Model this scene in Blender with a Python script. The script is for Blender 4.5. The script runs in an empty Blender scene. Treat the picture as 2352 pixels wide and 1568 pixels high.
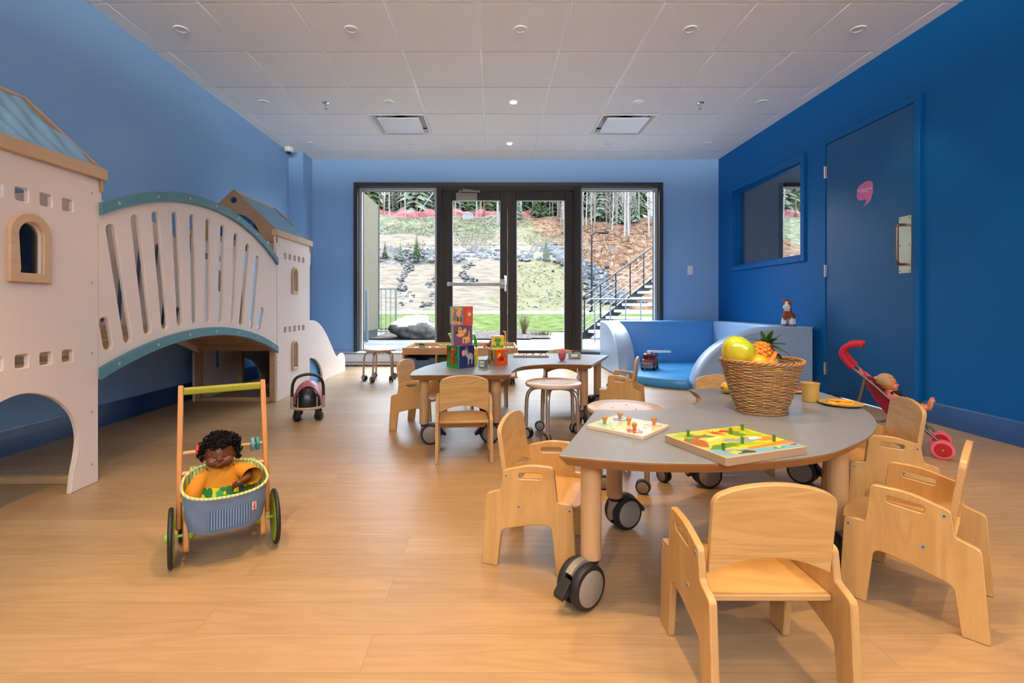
import bpy, bmesh, math, random
from mathutils import Vector, Matrix
from mathutils.geometry import tessellate_polygon
PI = math.pi
sc = bpy.context.scene
COL = sc.collection
random.seed(7)

# ------------------------------------------------------------ camera
CAMZ = 0.82
cam_d = bpy.data.cameras.new('camera')
cam_d.sensor_width = 36.0
cam_d.lens = 1100.0 / 2352.0 * 36.0
cam_d.shift_x = 41.0 / 2352.0
cam_d.shift_y = -84.0 / 2352.0
cam_d.clip_start = 0.02
cam_d.clip_end = 500
cam = bpy.data.objects.new('camera', cam_d)
cam.location = (0, 0, CAMZ)
cam.rotation_euler = (PI / 2, 0, 0)
COL.objects.link(cam)
sc.camera = cam

# ------------------------------------------------------------ world, exposure
sc.view_settings.view_transform = 'Standard'
sc.view_settings.look = 'None'
sc.view_settings.gamma = 1.0
sc.view_settings.use_curve_mapping = False
sc.view_settings.exposure = 0.47
w = bpy.data.worlds.new('overcast_sky')
sc.world = w
w.use_nodes = True
wn = w.node_tree.nodes
wl = w.node_tree.links
wn.clear()
wo = wn.new('ShaderNodeOutputWorld')
bg = wn.new('ShaderNodeBackground')
tc = wn.new('ShaderNodeTexCoord')
sp = wn.new('ShaderNodeSeparateXYZ')
cr = wn.new('ShaderNodeValToRGB')
cr.color_ramp.elements[0].position = 0.0
cr.color_ramp.elements[0].color = (1.7, 1.6, 1.5, 1)
cr.color_ramp.elements[1].position = 0.90
cr.color_ramp.elements[1].color = (0.95, 1.05, 1.15, 1)
wl.new(tc.outputs['Generated'], sp.inputs[0])
mr = wn.new('ShaderNodeMapRange'); mr.inputs[1].default_value = -1; mr.inputs[2].default_value = 1
wl.new(sp.outputs['Z'], mr.inputs[0]); wl.new(mr.outputs[0], cr.inputs[0])
e = cr.color_ramp.elements.new(0.49); e.color = (1.7, 1.6, 1.5, 1)   # added glow below the horizon, brightens the ceiling through the added opening
e = cr.color_ramp.elements.new(0.505); e.color = (0.26, 0.30, 0.36, 1)
e = cr.color_ramp.elements.new(0.74); e.color = (0.34, 0.40, 0.47, 1)
wl.new(cr.outputs[0], bg.inputs[0])
bg.inputs[1].default_value = 25.0
wl.new(bg.outputs[0], wo.inputs[0])

ROOM_X0, ROOM_X1, ROOM_Y0, ROOM_Y1, ROOM_Z = -2.66, 3.05, -2.6, 6.51, 2.797

# daylight enters through the glazed entrance: a portal helps the sampling
pl = bpy.data.lights.new('entrance_daylight_portal', 'AREA')
pl.shape = 'RECTANGLE'
pl.size = 4.1
pl.size_y = 2.4
pl.cycles.is_portal = True
plo = bpy.data.objects.new('entrance_daylight_portal', pl)
plo.location = (0.19, 6.72, 1.24)
plo.rotation_euler = (-PI / 2, 0, 0)
COL.objects.link(plo)

pl2 = pl.copy(); pl2.size = 5.0; pl2.size_y = 0.45
pl2o = bpy.data.objects.new('added_fill_opening_portal', pl2); pl2o.location = (0.2, -2.78, 2.52); pl2o.rotation_euler = (PI / 2, 0, 0)  # portal for the high opening added behind the camera as cool fill
COL.objects.link(pl2o)

# ------------------------------------------------------------ recessed lamps (x columns, y rows)
LAMP_X = (-2.245, -1.026, 0.188, 1.405, 2.61)
LAMP_Y = (-1.46, -0.24, 0.98, 2.2, 3.435, 4.667, 5.862)
LAMP_W = {-1.46: 30, -0.24: 46, 0.98: 84, 2.2: 46, 3.435: 18, 4.667: 7, 5.862: 5}
LAMP_COL = (1.0, 0.64, 0.285)
for yy in LAMP_Y:
    for xx in LAMP_X:
        ld = bpy.data.lights.new('recessed_lamp_light', 'SPOT')
        ld.energy = LAMP_W[yy]
        if xx < -2: ld.energy *= 0.3 if yy < 1.5 else 0.15
        if -2 < xx < 0 and yy > 2: ld.energy *= 0.55
        if abs(yy - 2.2) < .1: ld.energy *= 1.4 if abs(xx - .188) < .1 else .6 if xx > 1 else 1
        if abs(yy - .98) < .1: ld.energy *= 1.35 if abs(xx - .188) < .1 else .85 if xx > 1 else 1
        ld.color = LAMP_COL
        ld.spot_size = math.radians(68)
        ld.spot_blend = 0.45
        ld.shadow_soft_size = 0.016
        lo = bpy.data.objects.new('recessed_lamp_light', ld)
        lo.location = (xx, yy, ROOM_Z - 0.022)
        COL.objects.link(lo)

# ------------------------------------------------------------ materials
def _bsdf(name):
    m = bpy.data.materials.new(name)
    m.use_nodes = True
    nt = m.node_tree
    b = nt.nodes['Principled BSDF']
    return m, nt, b

def L(nt, a, b): nt.links.new(a, b)

def c4(c): return (c[0], c[1], c[2], 1.0)

def scl(c, k): return tuple(min(1.0, max(0.0, x * k)) for x in c)

def srgb(r, g, b):
    f = lambda u: (u / 255.0) / 12.92 if u / 255.0 <= 0.04045 else ((u / 255.0 + 0.055) / 1.055) ** 2.4
    return (f(r), f(g), f(b))

def mk(name, col, rough=0.5, metal=0.0, var=0.06, scale=6.0, bump=0.0, bscale=60.0, coat=0.0, emis=0.0, sheen=0.0, trans=0.0, spec=0.5):
    m, nt, b = _bsdf(name)
    t = nt.nodes.new('ShaderNodeTexCoord')
    n = nt.nodes.new('ShaderNodeTexNoise')
    n.inputs['Scale'].default_value = scale
    n.inputs['Detail'].default_value = 4
    mx = nt.nodes.new('ShaderNodeMix'); mx.data_type = 'RGBA'
    mx.inputs[6].default_value = c4(scl(col, 1 - var)); mx.inputs[7].default_value = c4(scl(col, 1 + var))
    L(nt, t.outputs['Object'], n.inputs['Vector']); L(nt, n.outputs['Fac'], mx.inputs[0])
    L(nt, mx.outputs[2], b.inputs['Base Color'])
    b.inputs['Roughness'].default_value = rough
    b.inputs['Metallic'].default_value = metal
    b.inputs['Specular IOR Level'].default_value = spec
    if coat: b.inputs['Coat Weight'].default_value = coat; b.inputs['Coat Roughness'].default_value = 0.15
    if sheen: b.inputs['Sheen Weight'].default_value = sheen
    if trans: b.inputs['Transmission Weight'].default_value = trans
    if emis:
        b.inputs['Emission Color'].default_value = c4(col); b.inputs['Emission Strength'].default_value = emis
    if bump:
        n2 = nt.nodes.new('ShaderNodeTexNoise'); n2.inputs['Scale'].default_value = bscale; n2.inputs['Detail'].default_value = 3
        bp = nt.nodes.new('ShaderNodeBump'); bp.inputs['Strength'].default_value = bump; bp.inputs['Distance'].default_value = 0.01
        L(nt, t.outputs['Object'], n2.inputs['Vector']); L(nt, n2.outputs['Fac'], bp.inputs['Height']); L(nt, bp.outputs[0], b.inputs['Normal'])
    return m

def wood(name, c1, c2, axis='X', scale=1.0, rough=0.38, ply=None, edge=None, grain=1.0, fine=0.35, lean=0.0):
    """wood with its grain running along axis; ply = thickness axis that shows striped laminations on its edges"""
    m, nt, b = _bsdf(name)
    t = nt.nodes.new('ShaderNodeTexCoord')
    oi = nt.nodes.new('ShaderNodeObjectInfo')
    ad = nt.nodes.new('ShaderNodeVectorMath'); ad.operation = 'ADD'
    cb = nt.nodes.new('ShaderNodeCombineXYZ')
    mu = nt.nodes.new('ShaderNodeMath'); mu.operation = 'MULTIPLY'; mu.inputs[1].default_value = 7.0
    L(nt, oi.outputs['Random'], mu.inputs[0])
    for i in range(3): L(nt, mu.outputs[0], cb.inputs[i])
    L(nt, t.outputs['Object'], ad.inputs[0]); L(nt, cb.outputs[0], ad.inputs[1])
    mp = nt.nodes.new('ShaderNodeMapping')
    s = [9.0 * scale] * 3; s['XYZ'.index(axis)] = 1.6 * scale
    mp.inputs['Scale'].default_value = s
    L(nt, ad.outputs[0], mp.inputs['Vector'])
    n = nt.nodes.new('ShaderNodeTexNoise'); n.inputs['Scale'].default_value = 1.3; n.inputs['Detail'].default_value = 6
    n.inputs['Distortion'].default_value = 1.4; n.inputs['Roughness'].default_value = 0.55
    L(nt, mp.outputs[0], n.inputs['Vector'])
    m1 = nt.nodes.new('ShaderNodeMath'); m1.operation = 'MULTIPLY'; m1.inputs[1].default_value = 7.0 * grain
    L(nt, n.outputs['Fac'], m1.inputs[0])
    m2 = nt.nodes.new('ShaderNodeMath'); m2.operation = 'PINGPONG'; m2.inputs[1].default_value = 1.0
    L(nt, m1.outputs[0], m2.inputs[0])
    mpf = nt.nodes.new('ShaderNodeMapping')
    s = [160.0 * scale] * 3; s['XYZ'.index(axis)] = 5 * scale
    mpf.inputs['Scale'].default_value = s
    L(nt, ad.outputs[0], mpf.inputs['Vector'])
    nf = nt.nodes.new('ShaderNodeTexNoise'); nf.inputs['Scale'].default_value = 1.0; nf.inputs['Detail'].default_value = 3
    L(nt, mpf.outputs[0], nf.inputs['Vector'])
    bl = nt.nodes.new('ShaderNodeMix'); bl.data_type = 'FLOAT'; bl.inputs[0].default_value = fine
    L(nt, m2.outputs[0], bl.inputs[2]); L(nt, nf.outputs['Fac'], bl.inputs[3])
    mx = nt.nodes.new('ShaderNodeMix'); mx.data_type = 'RGBA'
    mx.inputs[6].default_value = c4(c1); mx.inputs[7].default_value = c4(c2)
    L(nt, bl.outputs[0], mx.inputs[0])
    out = mx.outputs[2]
    if ply:
        k = 'XYZ'.index(ply)
        sx = nt.nodes.new('ShaderNodeSeparateXYZ'); L(nt, t.outputs['Object'], sx.inputs[0])
        st = nt.nodes.new('ShaderNodeMath'); st.operation = 'MULTIPLY'; st.inputs[1].default_value = 1 / 0.0015
        ln_ = nt.nodes.new('ShaderNodeMath'); ln_.operation = 'MULTIPLY_ADD'; ln_.inputs[1].default_value = lean
        L(nt, sx.outputs[2], ln_.inputs[0]); L(nt, sx.outputs[k], ln_.inputs[2]); L(nt, ln_.outputs[0], st.inputs[0])
        pp = nt.nodes.new('ShaderNodeMath'); pp.operation = 'PINGPONG'; pp.inputs[1].default_value = 1.0
        L(nt, st.outputs[0], pp.inputs[0])
        me = nt.nodes.new('ShaderNodeMix'); me.data_type = 'RGBA'
        me.inputs[6].default_value = c4(edge[0]); me.inputs[7].default_value = c4(edge[1])
        pw = nt.nodes.new('ShaderNodeMath'); pw.operation = 'POWER'; pw.inputs[1].default_value = 2.2
        L(nt, pp.outputs[0], pw.inputs[0]); L(nt, pw.outputs[0], me.inputs[0])
        sn = nt.nodes.new('ShaderNodeSeparateXYZ'); L(nt, t.outputs['Normal'], sn.inputs[0])
        ab = nt.nodes.new('ShaderNodeMath'); ab.operation = 'ABSOLUTE'; L(nt, sn.outputs[k], ab.inputs[0])
        lt = nt.nodes.new('ShaderNodeMath'); lt.operation = 'LESS_THAN'; lt.inputs[1].default_value = 0.6
        L(nt, ab.outputs[0], lt.inputs[0])
        mz = nt.nodes.new('ShaderNodeMix'); mz.data_type = 'RGBA'
        L(nt, lt.outputs[0], mz.inputs[0]); L(nt, out, mz.inputs[6]); L(nt, me.outputs[2], mz.inputs[7])
        out = mz.outputs[2]
    L(nt, out, b.inputs['Base Color'])
    b.inputs['Roughness'].default_value = rough
    return m

def stripes(name, c1, c2, axis, period, duty=0.5, rough=0.8, blend=0.0):
    m, nt, b = _bsdf(name)
    t = nt.nodes.new('ShaderNodeTexCoord')
    sx = nt.nodes.new('ShaderNodeSeparateXYZ'); L(nt, t.outputs['Object'], sx.inputs[0])
    st = nt.nodes.new('ShaderNodeMath'); st.operation = 'MULTIPLY'; st.inputs[1].default_value = 1 / period
    L(nt, sx.outputs['XYZ'.index(axis)], st.inputs[0])
    fr = nt.nodes.new('ShaderNodeMath'); fr.operation = 'FRACT'; L(nt, st.outputs[0], fr.inputs[0])
    lt = nt.nodes.new('ShaderNodeMath'); lt.operation = 'LESS_THAN'; lt.inputs[1].default_value = duty
    L(nt, fr.outputs[0], lt.inputs[0])
    mx = nt.nodes.new('ShaderNodeMix'); mx.data_type = 'RGBA'
    mx.inputs[6].default_value = c4(c1); mx.inputs[7].default_value = c4(c2)
    L(nt, lt.outputs[0], mx.inputs[0]); L(nt, mx.outputs[2], b.inputs['Base Color'])
    b.inputs['Roughness'].default_value = rough
    return m

def glass(name, tint=(0.97, 0.985, 1.0), refl=0.35):
    m = bpy.data.materials.new(name); m.use_nodes = True
    nt = m.node_tree; nt.nodes.clear()
    o = nt.nodes.new('ShaderNodeOutputMaterial')
    tr = nt.nodes.new('ShaderNodeBsdfTransparent'); tr.inputs[0].default_value = c4(tint)
    gl = nt.nodes.new('ShaderNodeBsdfGlossy'); gl.inputs['Roughness'].default_value = 0.02
    fr = nt.nodes.new('ShaderNodeFresnel'); fr.inputs[0].default_value = 1.45
    mm = nt.nodes.new('ShaderNodeMath'); mm.operation = 'MULTIPLY'; mm.inputs[1].default_value = refl
    mx = nt.nodes.new('ShaderNodeMixShader')
    L(nt, fr.outputs[0], mm.inputs[0]); L(nt, mm.outputs[0], mx.inputs[0]); L(nt, tr.outputs[0], mx.inputs[1]); L(nt, gl.outputs[0], mx.inputs[2])
    L(nt, mx.outputs[0], o.inputs[0])
    return m

# ------------------------------------------------------------ mesh building
def rot_to(d):
    """matrix whose Z column points along d"""
    d = Vector(d).normalized()
    up = Vector((0, 0, 1)) if abs(d.z) < 0.95 else Vector((1, 0, 0))
    x = up.cross(d).normalized(); y = d.cross(x)
    return Matrix((x, y, d)).transposed()

def spline(pts, n=6, closed=False):
    """Catmull-Rom through pts"""
    P = [Vector(p) for p in pts]; out = []
    N = len(P)
    rng = range(N) if closed else range(N - 1)
    for i in rng:
        p0 = P[(i - 1) % N] if closed or i > 0 else P[0] * 2 - P[1]
        p1 = P[i]; p2 = P[(i + 1) % N]
        p3 = P[(i + 2) % N] if closed or i + 2 < N else P[-1] * 2 - P[-2]
        for k in range(n):
            t = k / n
            out.append(0.5 * ((2 * p1) + (p2 - p0) * t + (2 * p0 - 5 * p1 + 4 * p2 - p3) * t * t + (3 * p1 - p0 - 3 * p2 + p3) * t ** 3))
    if not closed: out.append(P[-1])
    return out

def area2(p):
    return 0.5 * sum(p[i][0] * p[(i + 1) % len(p)][1] - p[(i + 1) % len(p)][0] * p[i][1] for i in range(len(p)))

def inset(p, d):
    """move a CCW polygon inwards by d"""
    n = len(p); out = []
    for i in range(n):
        a, b, c = Vector(p[i - 1][:2]), Vector(p[i][:2]), Vector(p[(i + 1) % n][:2])
        e1 = (b - a); e2 = (c - b)
        if e1.length < 1e-9: e1 = e2
        if e2.length < 1e-9: e2 = e1
        e1 = e1.normalized(); e2 = e2.normalized()
        n1 = Vector((-e1.y, e1.x)); n2 = Vector((-e2.y, e2.x))
        m = n1 + n2
        if m.length < 1e-6: m = n1
        m.normalize()
        k = 1.0 / max(0.5, m.dot(n1))
        out.append(b + m * d * k)
    return out

def fillet(pts, r=0.01, n=5):
    """pts: (x, y[, radius])"""
    out = []; N = len(pts)
    for i in range(N):
        p = Vector(pts[i][:2]); a = Vector(pts[i - 1][:2]); c = Vector(pts[(i + 1) % N][:2])
        rr = pts[i][2] if len(pts[i]) > 2 else r
        if rr <= 0: out.append(p); continue
        u = (a - p); v = (c - p); lu, lv = u.length, v.length
        u.normalize(); v.normalize()
        ang = u.angle(v)
        if ang > PI - 0.02: out.append(p); continue
        t = min(rr / math.tan(ang / 2), lu * 0.48, lv * 0.48)
        p1 = p + u * t; p2 = p + v * t
        for k in range(n + 1):
            s = k / n
            out.append(p1 * (1 - s) ** 2 + p * 2 * s * (1 - s) + p2 * s * s)
    return out

def ellipse(cx, cy, rx, ry, n=24, rot=0):
    c, s = math.cos(rot), math.sin(rot)
    return [(cx + rx * math.cos(2 * PI * i / n) * c - ry * math.sin(2 * PI * i / n) * s,
             cy + rx * math.cos(2 * PI * i / n) * s + ry * math.sin(2 * PI * i / n) * c) for i in range(n)]

def stadium(p0, p1, w, n=7):
    """slot from p0 to p1 (end centres) of width w"""
    a = Vector(p0); b = Vector(p1); d = (b - a).normalized(); ang = math.atan2(d.y, d.x); r = w / 2
    o = []
    for k in range(n + 1):
        t = ang - PI / 2 + PI * k / n; o.append((b.x + r * math.cos(t), b.y + r * math.sin(t)))
    for k in range(n + 1):
        t = ang + PI / 2 + PI * k / n; o.append((a.x + r * math.cos(t), a.y + r * math.sin(t)))
    return o

FR = {'XZ': Matrix(((1, 0, 0), (0, 0, -1), (0, 1, 0))),      # a->X b->Z normal -> -Y
      'YZ': Matrix(((0, 0, 1), (1, 0, 0), (0, 1, 0))),       # a->Y b->Z normal -> +X
      'XY': Matrix.Identity(3)}

class MB:
    def __init__(s): s.v = []; s.f = []; s.m = []; s.T = Matrix.Identity(4)
    def add(s, vs, fs, mi=0):
        o = len(s.v); s.v += [s.T @ Vector(v) for v in vs]
        for f in fs: s.f.append([i + o for i in f]); s.m.append(mi)
        return s
    def box(s, c, d, mi=0, r=0.0, rot=None):
        bm = bmesh.new(); bmesh.ops.create_cube(bm, size=1)
        for v in bm.verts: v.co = Vector((v.co.x * d[0], v.co.y * d[1], v.co.z * d[2]))
        if r > 0:
            bmesh.ops.bevel(bm, geom=bm.edges[:], offset=min(r, min(d) * 0.49), segments=2 if r > 0.004 else 1, affect='EDGES', profile=0.5)
        R = rot if rot is not None else Matrix.Identity(3)
        bm.verts.index_update()
        s.add([R @ v.co + Vector(c) for v in bm.verts], [[v.index for v in f.verts] for f in bm.faces], mi)
        bm.free(); return s
    def bb(s, a, b, mi=0, r=0.0):
        return s.box([(a[i] + b[i]) / 2 for i in range(3)], [abs(b[i] - a[i]) for i in range(3)], mi, r)
    def bar(s, p0, p1, w, h, mi=0, r=0.0):
        p0 = Vector(p0); p1 = Vector(p1)
        return s.box((p0 + p1) / 2, (w, h, (p1 - p0).length), mi, r, rot_to(p1 - p0))
    def cyl(s, p0, p1, r0, r1=None, n=20, mi=0, caps=True, ch=0.0):
        r1 = r0 if r1 is None else r1
        p0 = Vector(p0); p1 = Vector(p1); R = rot_to(p1 - p0); ln = (p1 - p0).length
        prof = [(r0, 0), (r1, ln)]
        if ch: prof = [(r0 - ch, 0), (r0, ch), (r1, ln - ch), (r1 - ch, ln)]
        vs = []
        for (r, z) in prof:
            for i in range(n): vs.append(R @ Vector((r * math.cos(2 * PI * i / n), r * math.sin(2 * PI * i / n), z)) + p0)
        fs = []
        for k in range(len(prof) - 1):
            for i in range(n): j = (i + 1) % n; fs.append([k * n + i, k * n + j, (k + 1) * n + j, (k + 1) * n + i])
        if caps: fs.append(list(range(n))[::-1]); fs.append([(len(prof) - 1) * n + i for i in range(n)])
        return s.add(vs, fs, mi)
    def lathe(s, prof, c=(0, 0, 0), n=28, mi=0, axis=(0, 0, 1), sx=1.0, sy=1.0):
        R = rot_to(axis) if tuple(axis) != (0, 0, 1) else Matrix.Identity(3)
        vs = []; fs = []; c = Vector(c)
        for (r, z) in prof:
            for i in range(n): vs.append(R @ Vector((r * sx * math.cos(2 * PI * i / n), r * sy * math.sin(2 * PI * i / n), z)) + c)
        for k in range(len(prof) - 1):
            for i in range(n): j = (i + 1) % n; fs.append([k * n + i, k * n + j, (k + 1) * n + j, (k + 1) * n + i])
        if prof[0][0] > 1e-5: fs.append(list(range(n))[::-1])
        if prof[-1][0] > 1e-5: fs.append([(len(prof) - 1) * n + i for i in range(n)])
        return s.add(vs, fs, mi)
    def sph(s, c, r, mi=0, nu=18, nv=12, rot=None, fn=None):
        if not hasattr(r, '__len__'): r = (r, r, r)
        R = rot if rot is not None else Matrix.Identity(3); c = Vector(c); vs = []; fs = []
        for j in range(nv + 1):
            th = PI * j / nv
            for i in range(nu):
                ph = 2 * PI * i / nu
                u = Vector((math.sin(th) * math.cos(ph), math.sin(th) * math.sin(ph), math.cos(th)))
                k = fn(u) if fn else 1.0
                vs.append(R @ Vector((u.x * r[0] * k, u.y * r[1] * k, u.z * r[2] * k)) + c)
        for j in range(nv):
            for i in range(nu):
                a = j * nu + i; b = j * nu + (i + 1) % nu; fs.append([a, a + nu, b + nu, b])
        return s.add(vs, fs, mi)
    def tube(s, pts, r, n=10, mi=0, closed=False, caps=True, flat=None):
        P = [Vector(p) for p in pts]; N = len(P)
        rs = r if hasattr(r, '__len__') else [r] * N
        tg = []
        for i in range(N):
            a = P[i - 1] if (i > 0 or closed) else P[0]; b = P[(i + 1) % N] if (i < N - 1 or closed) else P[-1]
            d = b - a; tg.append(d.normalized() if d.length > 1e-9 else Vector((0, 0, 1)))
        up = Vector((0, 0, 1)) if abs(tg[0].z) < 0.9 else Vector((1, 0, 0))
        x = up.cross(tg[0]).normalized(); vs = []
        for i in range(N):
            x = (x - tg[i] * x.dot(tg[i])).normalized(); y = tg[i].cross(x)
            fx, fy = flat or (1, 1)
            for k in range(n):
                a = 2 * PI * k / n; vs.append(P[i] + (x * math.cos(a) * fx + y * math.sin(a) * fy) * rs[i])
        fs = []
        for i in range(N if closed else N - 1):
            i2 = (i + 1) % N
            for k in range(n): k2 = (k + 1) % n; fs.append([i * n + k, i * n + k2, i2 * n + k2, i2 * n + k])
        if caps and not closed: fs.append(list(range(n))[::-1]); fs.append([(N - 1) * n + k for k in range(n)])
        return s.add(vs, fs, mi)
    def prism(s, outer, holes=(), t=0.02, frame='XY', o=(0, 0, 0), b=0.0, mi=0, mi_side=None, base=0.0):
        """flat plate: outline in the frame's plane, from depth base to base+t, bevel b"""
        F = FR[frame] if isinstance(frame, str) else frame
        o = Vector(o); mis = mi if mi_side is None else mi_side
        loops = [[Vector(p[:2]) for p in outer]] + [[Vector(p[:2]) for p in h] for h in holes]
        for i, lp in enumerate(loops):
            a = area2(lp)
            if (i == 0 and a < 0) or (i > 0 and a > 0): lp.reverse()
        ins = [inset(lp, b) if b > 0 else lp for lp in loops]
        tri = tessellate_polygon([[Vector((p.x, p.y, 0)) for p in lp] for lp in ins])
        flat = [p for lp in ins for p in lp]
        W = lambda p, d: F @ Vector((p.x, p.y, d)) + o
        vb = [W(p, base) for p in flat]; vt = [W(p, base + t) for p in flat]
        ft = []
        for a_, b_, c_ in tri:
            pa, pb, pc = flat[a_], flat[b_], flat[c_]
            cr_ = (pb - pa).x * (pc - pa).y - (pb - pa).y * (pc - pa).x
            if abs(cr_) < 1e-14: continue
            ft.append([a_, b_, c_] if cr_ > 0 else [c_, b_, a_])
        s.add(vt, ft, mi); s.add(vb, [f[::-1] for f in ft], mi)
        for lp, li in zip(loops, ins):
            n = len(lp)
            rows = [(li, base), (lp, base + b), (lp, base + t - b), (li, base + t)] if b > 0 else [(lp, base), (lp, base + t)]
            vs = [W(p, d) for (q, d) in rows for p in q]
            fs = []
            for k in range(len(rows) - 1):
                for i in range(n): j = (i + 1) % n; fs.append([k * n + i, k * n + j, (k + 1) * n + j, (k + 1) * n + i])
            s.add(vs, fs, mis)
        return s
    def grid(s, fn, nu, nv, mi=0, wrap=False):
        vs = [fn(i / nu, j / nv) for j in range(nv + 1) for i in range(nu + (0 if wrap else 1))]
        w_ = nu if wrap else nu + 1; fs = []
        for j in range(nv):
            for i in range(nu):
                a = j * w_ + i; b = j * w_ + (i + 1) % w_; fs.append([a, b, b + w_, a + w_])
        return s.add(vs, fs, mi)
    def mesh(s, name, mats, sharp=38):
        me = bpy.data.meshes.new(name)
        me.from_pydata([tuple(v) for v in s.v], [], s.f)
        me.polygons.foreach_set('material_index', s.m)
        me.polygons.foreach_set('use_smooth', [True] * len(s.f))
        for m in (mats if isinstance(mats, (list, tuple)) else [mats]): me.materials.append(m)
        me.update(); me.set_sharp_from_angle(angle=math.radians(sharp))
        return me
    def build(s, name, mats, parent=None, sharp=38, weld=False, loc=None):
        me = s.mesh(name, mats, sharp)
        if weld:
            bm = bmesh.new(); bm.from_mesh(me); bmesh.ops.remove_doubles(bm, verts=bm.verts, dist=1e-5); bm.to_mesh(me); bm.free()
        ob = bpy.data.objects.new(name, me); COL.objects.link(ob)
        if parent: ob.parent = parent
        if loc: ob.location = loc
        return ob

def fused(mb, name, mats, parent=None, voxel=0.004, smooth=4, paint=None, loc=None):
    """union of the overlapping blobs in mb as one continuous skin; paint(co)->material index"""
    me = mb.mesh(name + '_raw', mats)
    ob = bpy.data.objects.new(name, me); COL.objects.link(ob)
    r = ob.modifiers.new('r', 'REMESH'); r.mode = 'VOXEL'; r.voxel_size = voxel
    if smooth:
        q = ob.modifiers.new('s', 'SMOOTH'); q.iterations = smooth; q.factor = 0.5
    bpy.context.view_layer.update()
    dg = bpy.context.evaluated_depsgraph_get()
    nm = bpy.data.meshes.new_from_object(ob.evaluated_get(dg), depsgraph=dg)
    nm.name = name
    ob.modifiers.clear(); ob.data = nm
    if len(nm.materials) == 0:
        for m in (mats if isinstance(mats, (list, tuple)) else [mats]): nm.materials.append(m)
    nm.polygons.foreach_set('use_smooth', [True] * len(nm.polygons))
    if paint:
        for p in nm.polygons: p.material_index = paint(p.center)
    if parent: ob.parent = parent
    if loc: ob.location = loc
    return ob

def tag(o, label=None, cat=None, group=None, kind=None):
    if label: o['label'] = label
    if cat: o['category'] = cat
    if group: o['group'] = group
    if kind: o['kind'] = kind
    return o

def thing(name, label, cat, loc=(0, 0, 0), rz=0.0, group=None):
    o = bpy.data.objects.new(name, None); COL.objects.link(o)
    o.empty_display_size = 0.05; o.location = loc; o.rotation_euler = (0, 0, rz)
    return tag(o, label, cat, group)

def struct(name, mb, mats, parent=None, label=None, sharp=38):
    o = mb.build(name, mats, parent, sharp)
    if not parent: o['kind'] = 'structure'
    if label: o['label'] = label
    return o

def copy_tree(o, parent=None):
    c = o.copy(); COL.objects.link(c)
    if parent: c.parent = parent
    for ch in o.children: copy_tree(ch, c)
    return c
# ============================================================ shared materials
M = {}
M['wall_light'] = mk('light_blue_paint', (0.255, 0.455, 0.73), 0.7, var=0.015, scale=2, bump=0.03, bscale=220)
M['wall_deep'] = mk('deep_blue_paint', (0.001, 0.125, 0.385), 0.5, var=0.02, scale=2, spec=.18, bump=0.03, bscale=220)
M['door_blue'] = mk('deep_blue_door_enamel', (0.004, 0.095, 0.27), 0.36, spec=.4, var=0.02, scale=2, bump=0.02, bscale=120)
M['base_blue'] = mk('navy_baseboard_vinyl', (0.012, 0.055, 0.17), 0.35, var=0.05)
M['base_blue_r'] = mk('blue_baseboard_vinyl', (0.02, 0.085, 0.25), 0.35, var=0.05)
M['tile'] = mk('white_acoustic_tile', (0.93, 0.92, 0.91), 0.85, var=0.015, scale=30, bump=0.12, bscale=400)
M['tgrid'] = mk('white_enamel_grid', (0.93, 0.93, 0.93), 0.3, var=0.01)
M['white_metal'] = mk('white_enamel', (0.82, 0.83, 0.84), 0.3, var=0.02)
M['black_frame'] = mk('black_anodised_frame', (0.022, 0.021, 0.022), 0.38, var=0.1)
M['bronze_frame'] = mk('dark_bronze_frame', (0.034, 0.025, 0.020), 0.45, var=0.1, spec=.3)
M['silver'] = mk('brushed_aluminium', (0.40, 0.40, 0.40), 0.35, metal=0.3, var=0.05)
M['chrome'] = mk('polished_steel', (0.75, 0.75, 0.75), 0.15, metal=1.0, var=0.02)
M['steel_satin'] = mk('satin_grey_tube', (0.50, 0.44, 0.38), 0.33, metal=0.75, var=0.04)
M['glass'] = glass('clear_window_glass')
M['acrylic'] = glass('clear_acrylic', (0.97, 0.98, 0.98), 1.5)
M['black_plastic'] = mk('black_plastic', (0.018, 0.017, 0.018), 0.35, var=0.1)
M['rubber'] = mk('black_rubber', (0.015, 0.014, 0.015), 0.5, var=0.1)
M['grey_plastic'] = mk('warm_grey_plastic', (0.27, 0.235, 0.20), 0.4, var=0.04)
M['white_plastic'] = mk('white_plastic', (0.8, 0.8, 0.8), 0.35, var=0.02)
BIR1, BIR2 = (0.66, 0.40, 0.15), (0.50, 0.27, 0.085)
EDG = ((0.62, 0.38, 0.16), (0.30, 0.145, 0.045))
M['birch_y'] = wood('birch_plywood_side', BIR1, BIR2, 'Z', 1.0, 0.33, ply='Y', edge=EDG, grain=0.8, fine=0.45)
M['birch_x'] = wood('birch_plywood_back', BIR1, BIR2, 'Y', .8, 0.33, ply='X', edge=EDG, grain=1.7, fine=0.35, lean=.1405)
M['birch_z'] = wood('birch_plywood_seat', BIR1, BIR2, 'Y', 1.0, 0.33, ply='Z', edge=EDG, grain=0.7, fine=0.5)
M['birch'] = wood('beech_turned', (0.58, 0.35, 0.17), (0.50, 0.29, 0.13), 'Z', 1.2, 0.35, grain=0.6, fine=0.6)
M['beech_r'] = wood('beech_disc', (0.56, 0.40, 0.28), (0.47, 0.32, 0.21), 'X', 1.4, 0.35, grain=0.5, fine=0.6)
M['edge_top'] = wood('table_edge_wood', (0.38, 0.18, 0.06), (0.20, 0.09, 0.03), 'X', 1.0, 0.35, grain=0.5, fine=0.7)
M['laminate'] = mk('grey_table_laminate', (0.205, 0.225, 0.255), 0.36, var=0.05, scale=14, bump=0.03, bscale=260)
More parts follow.
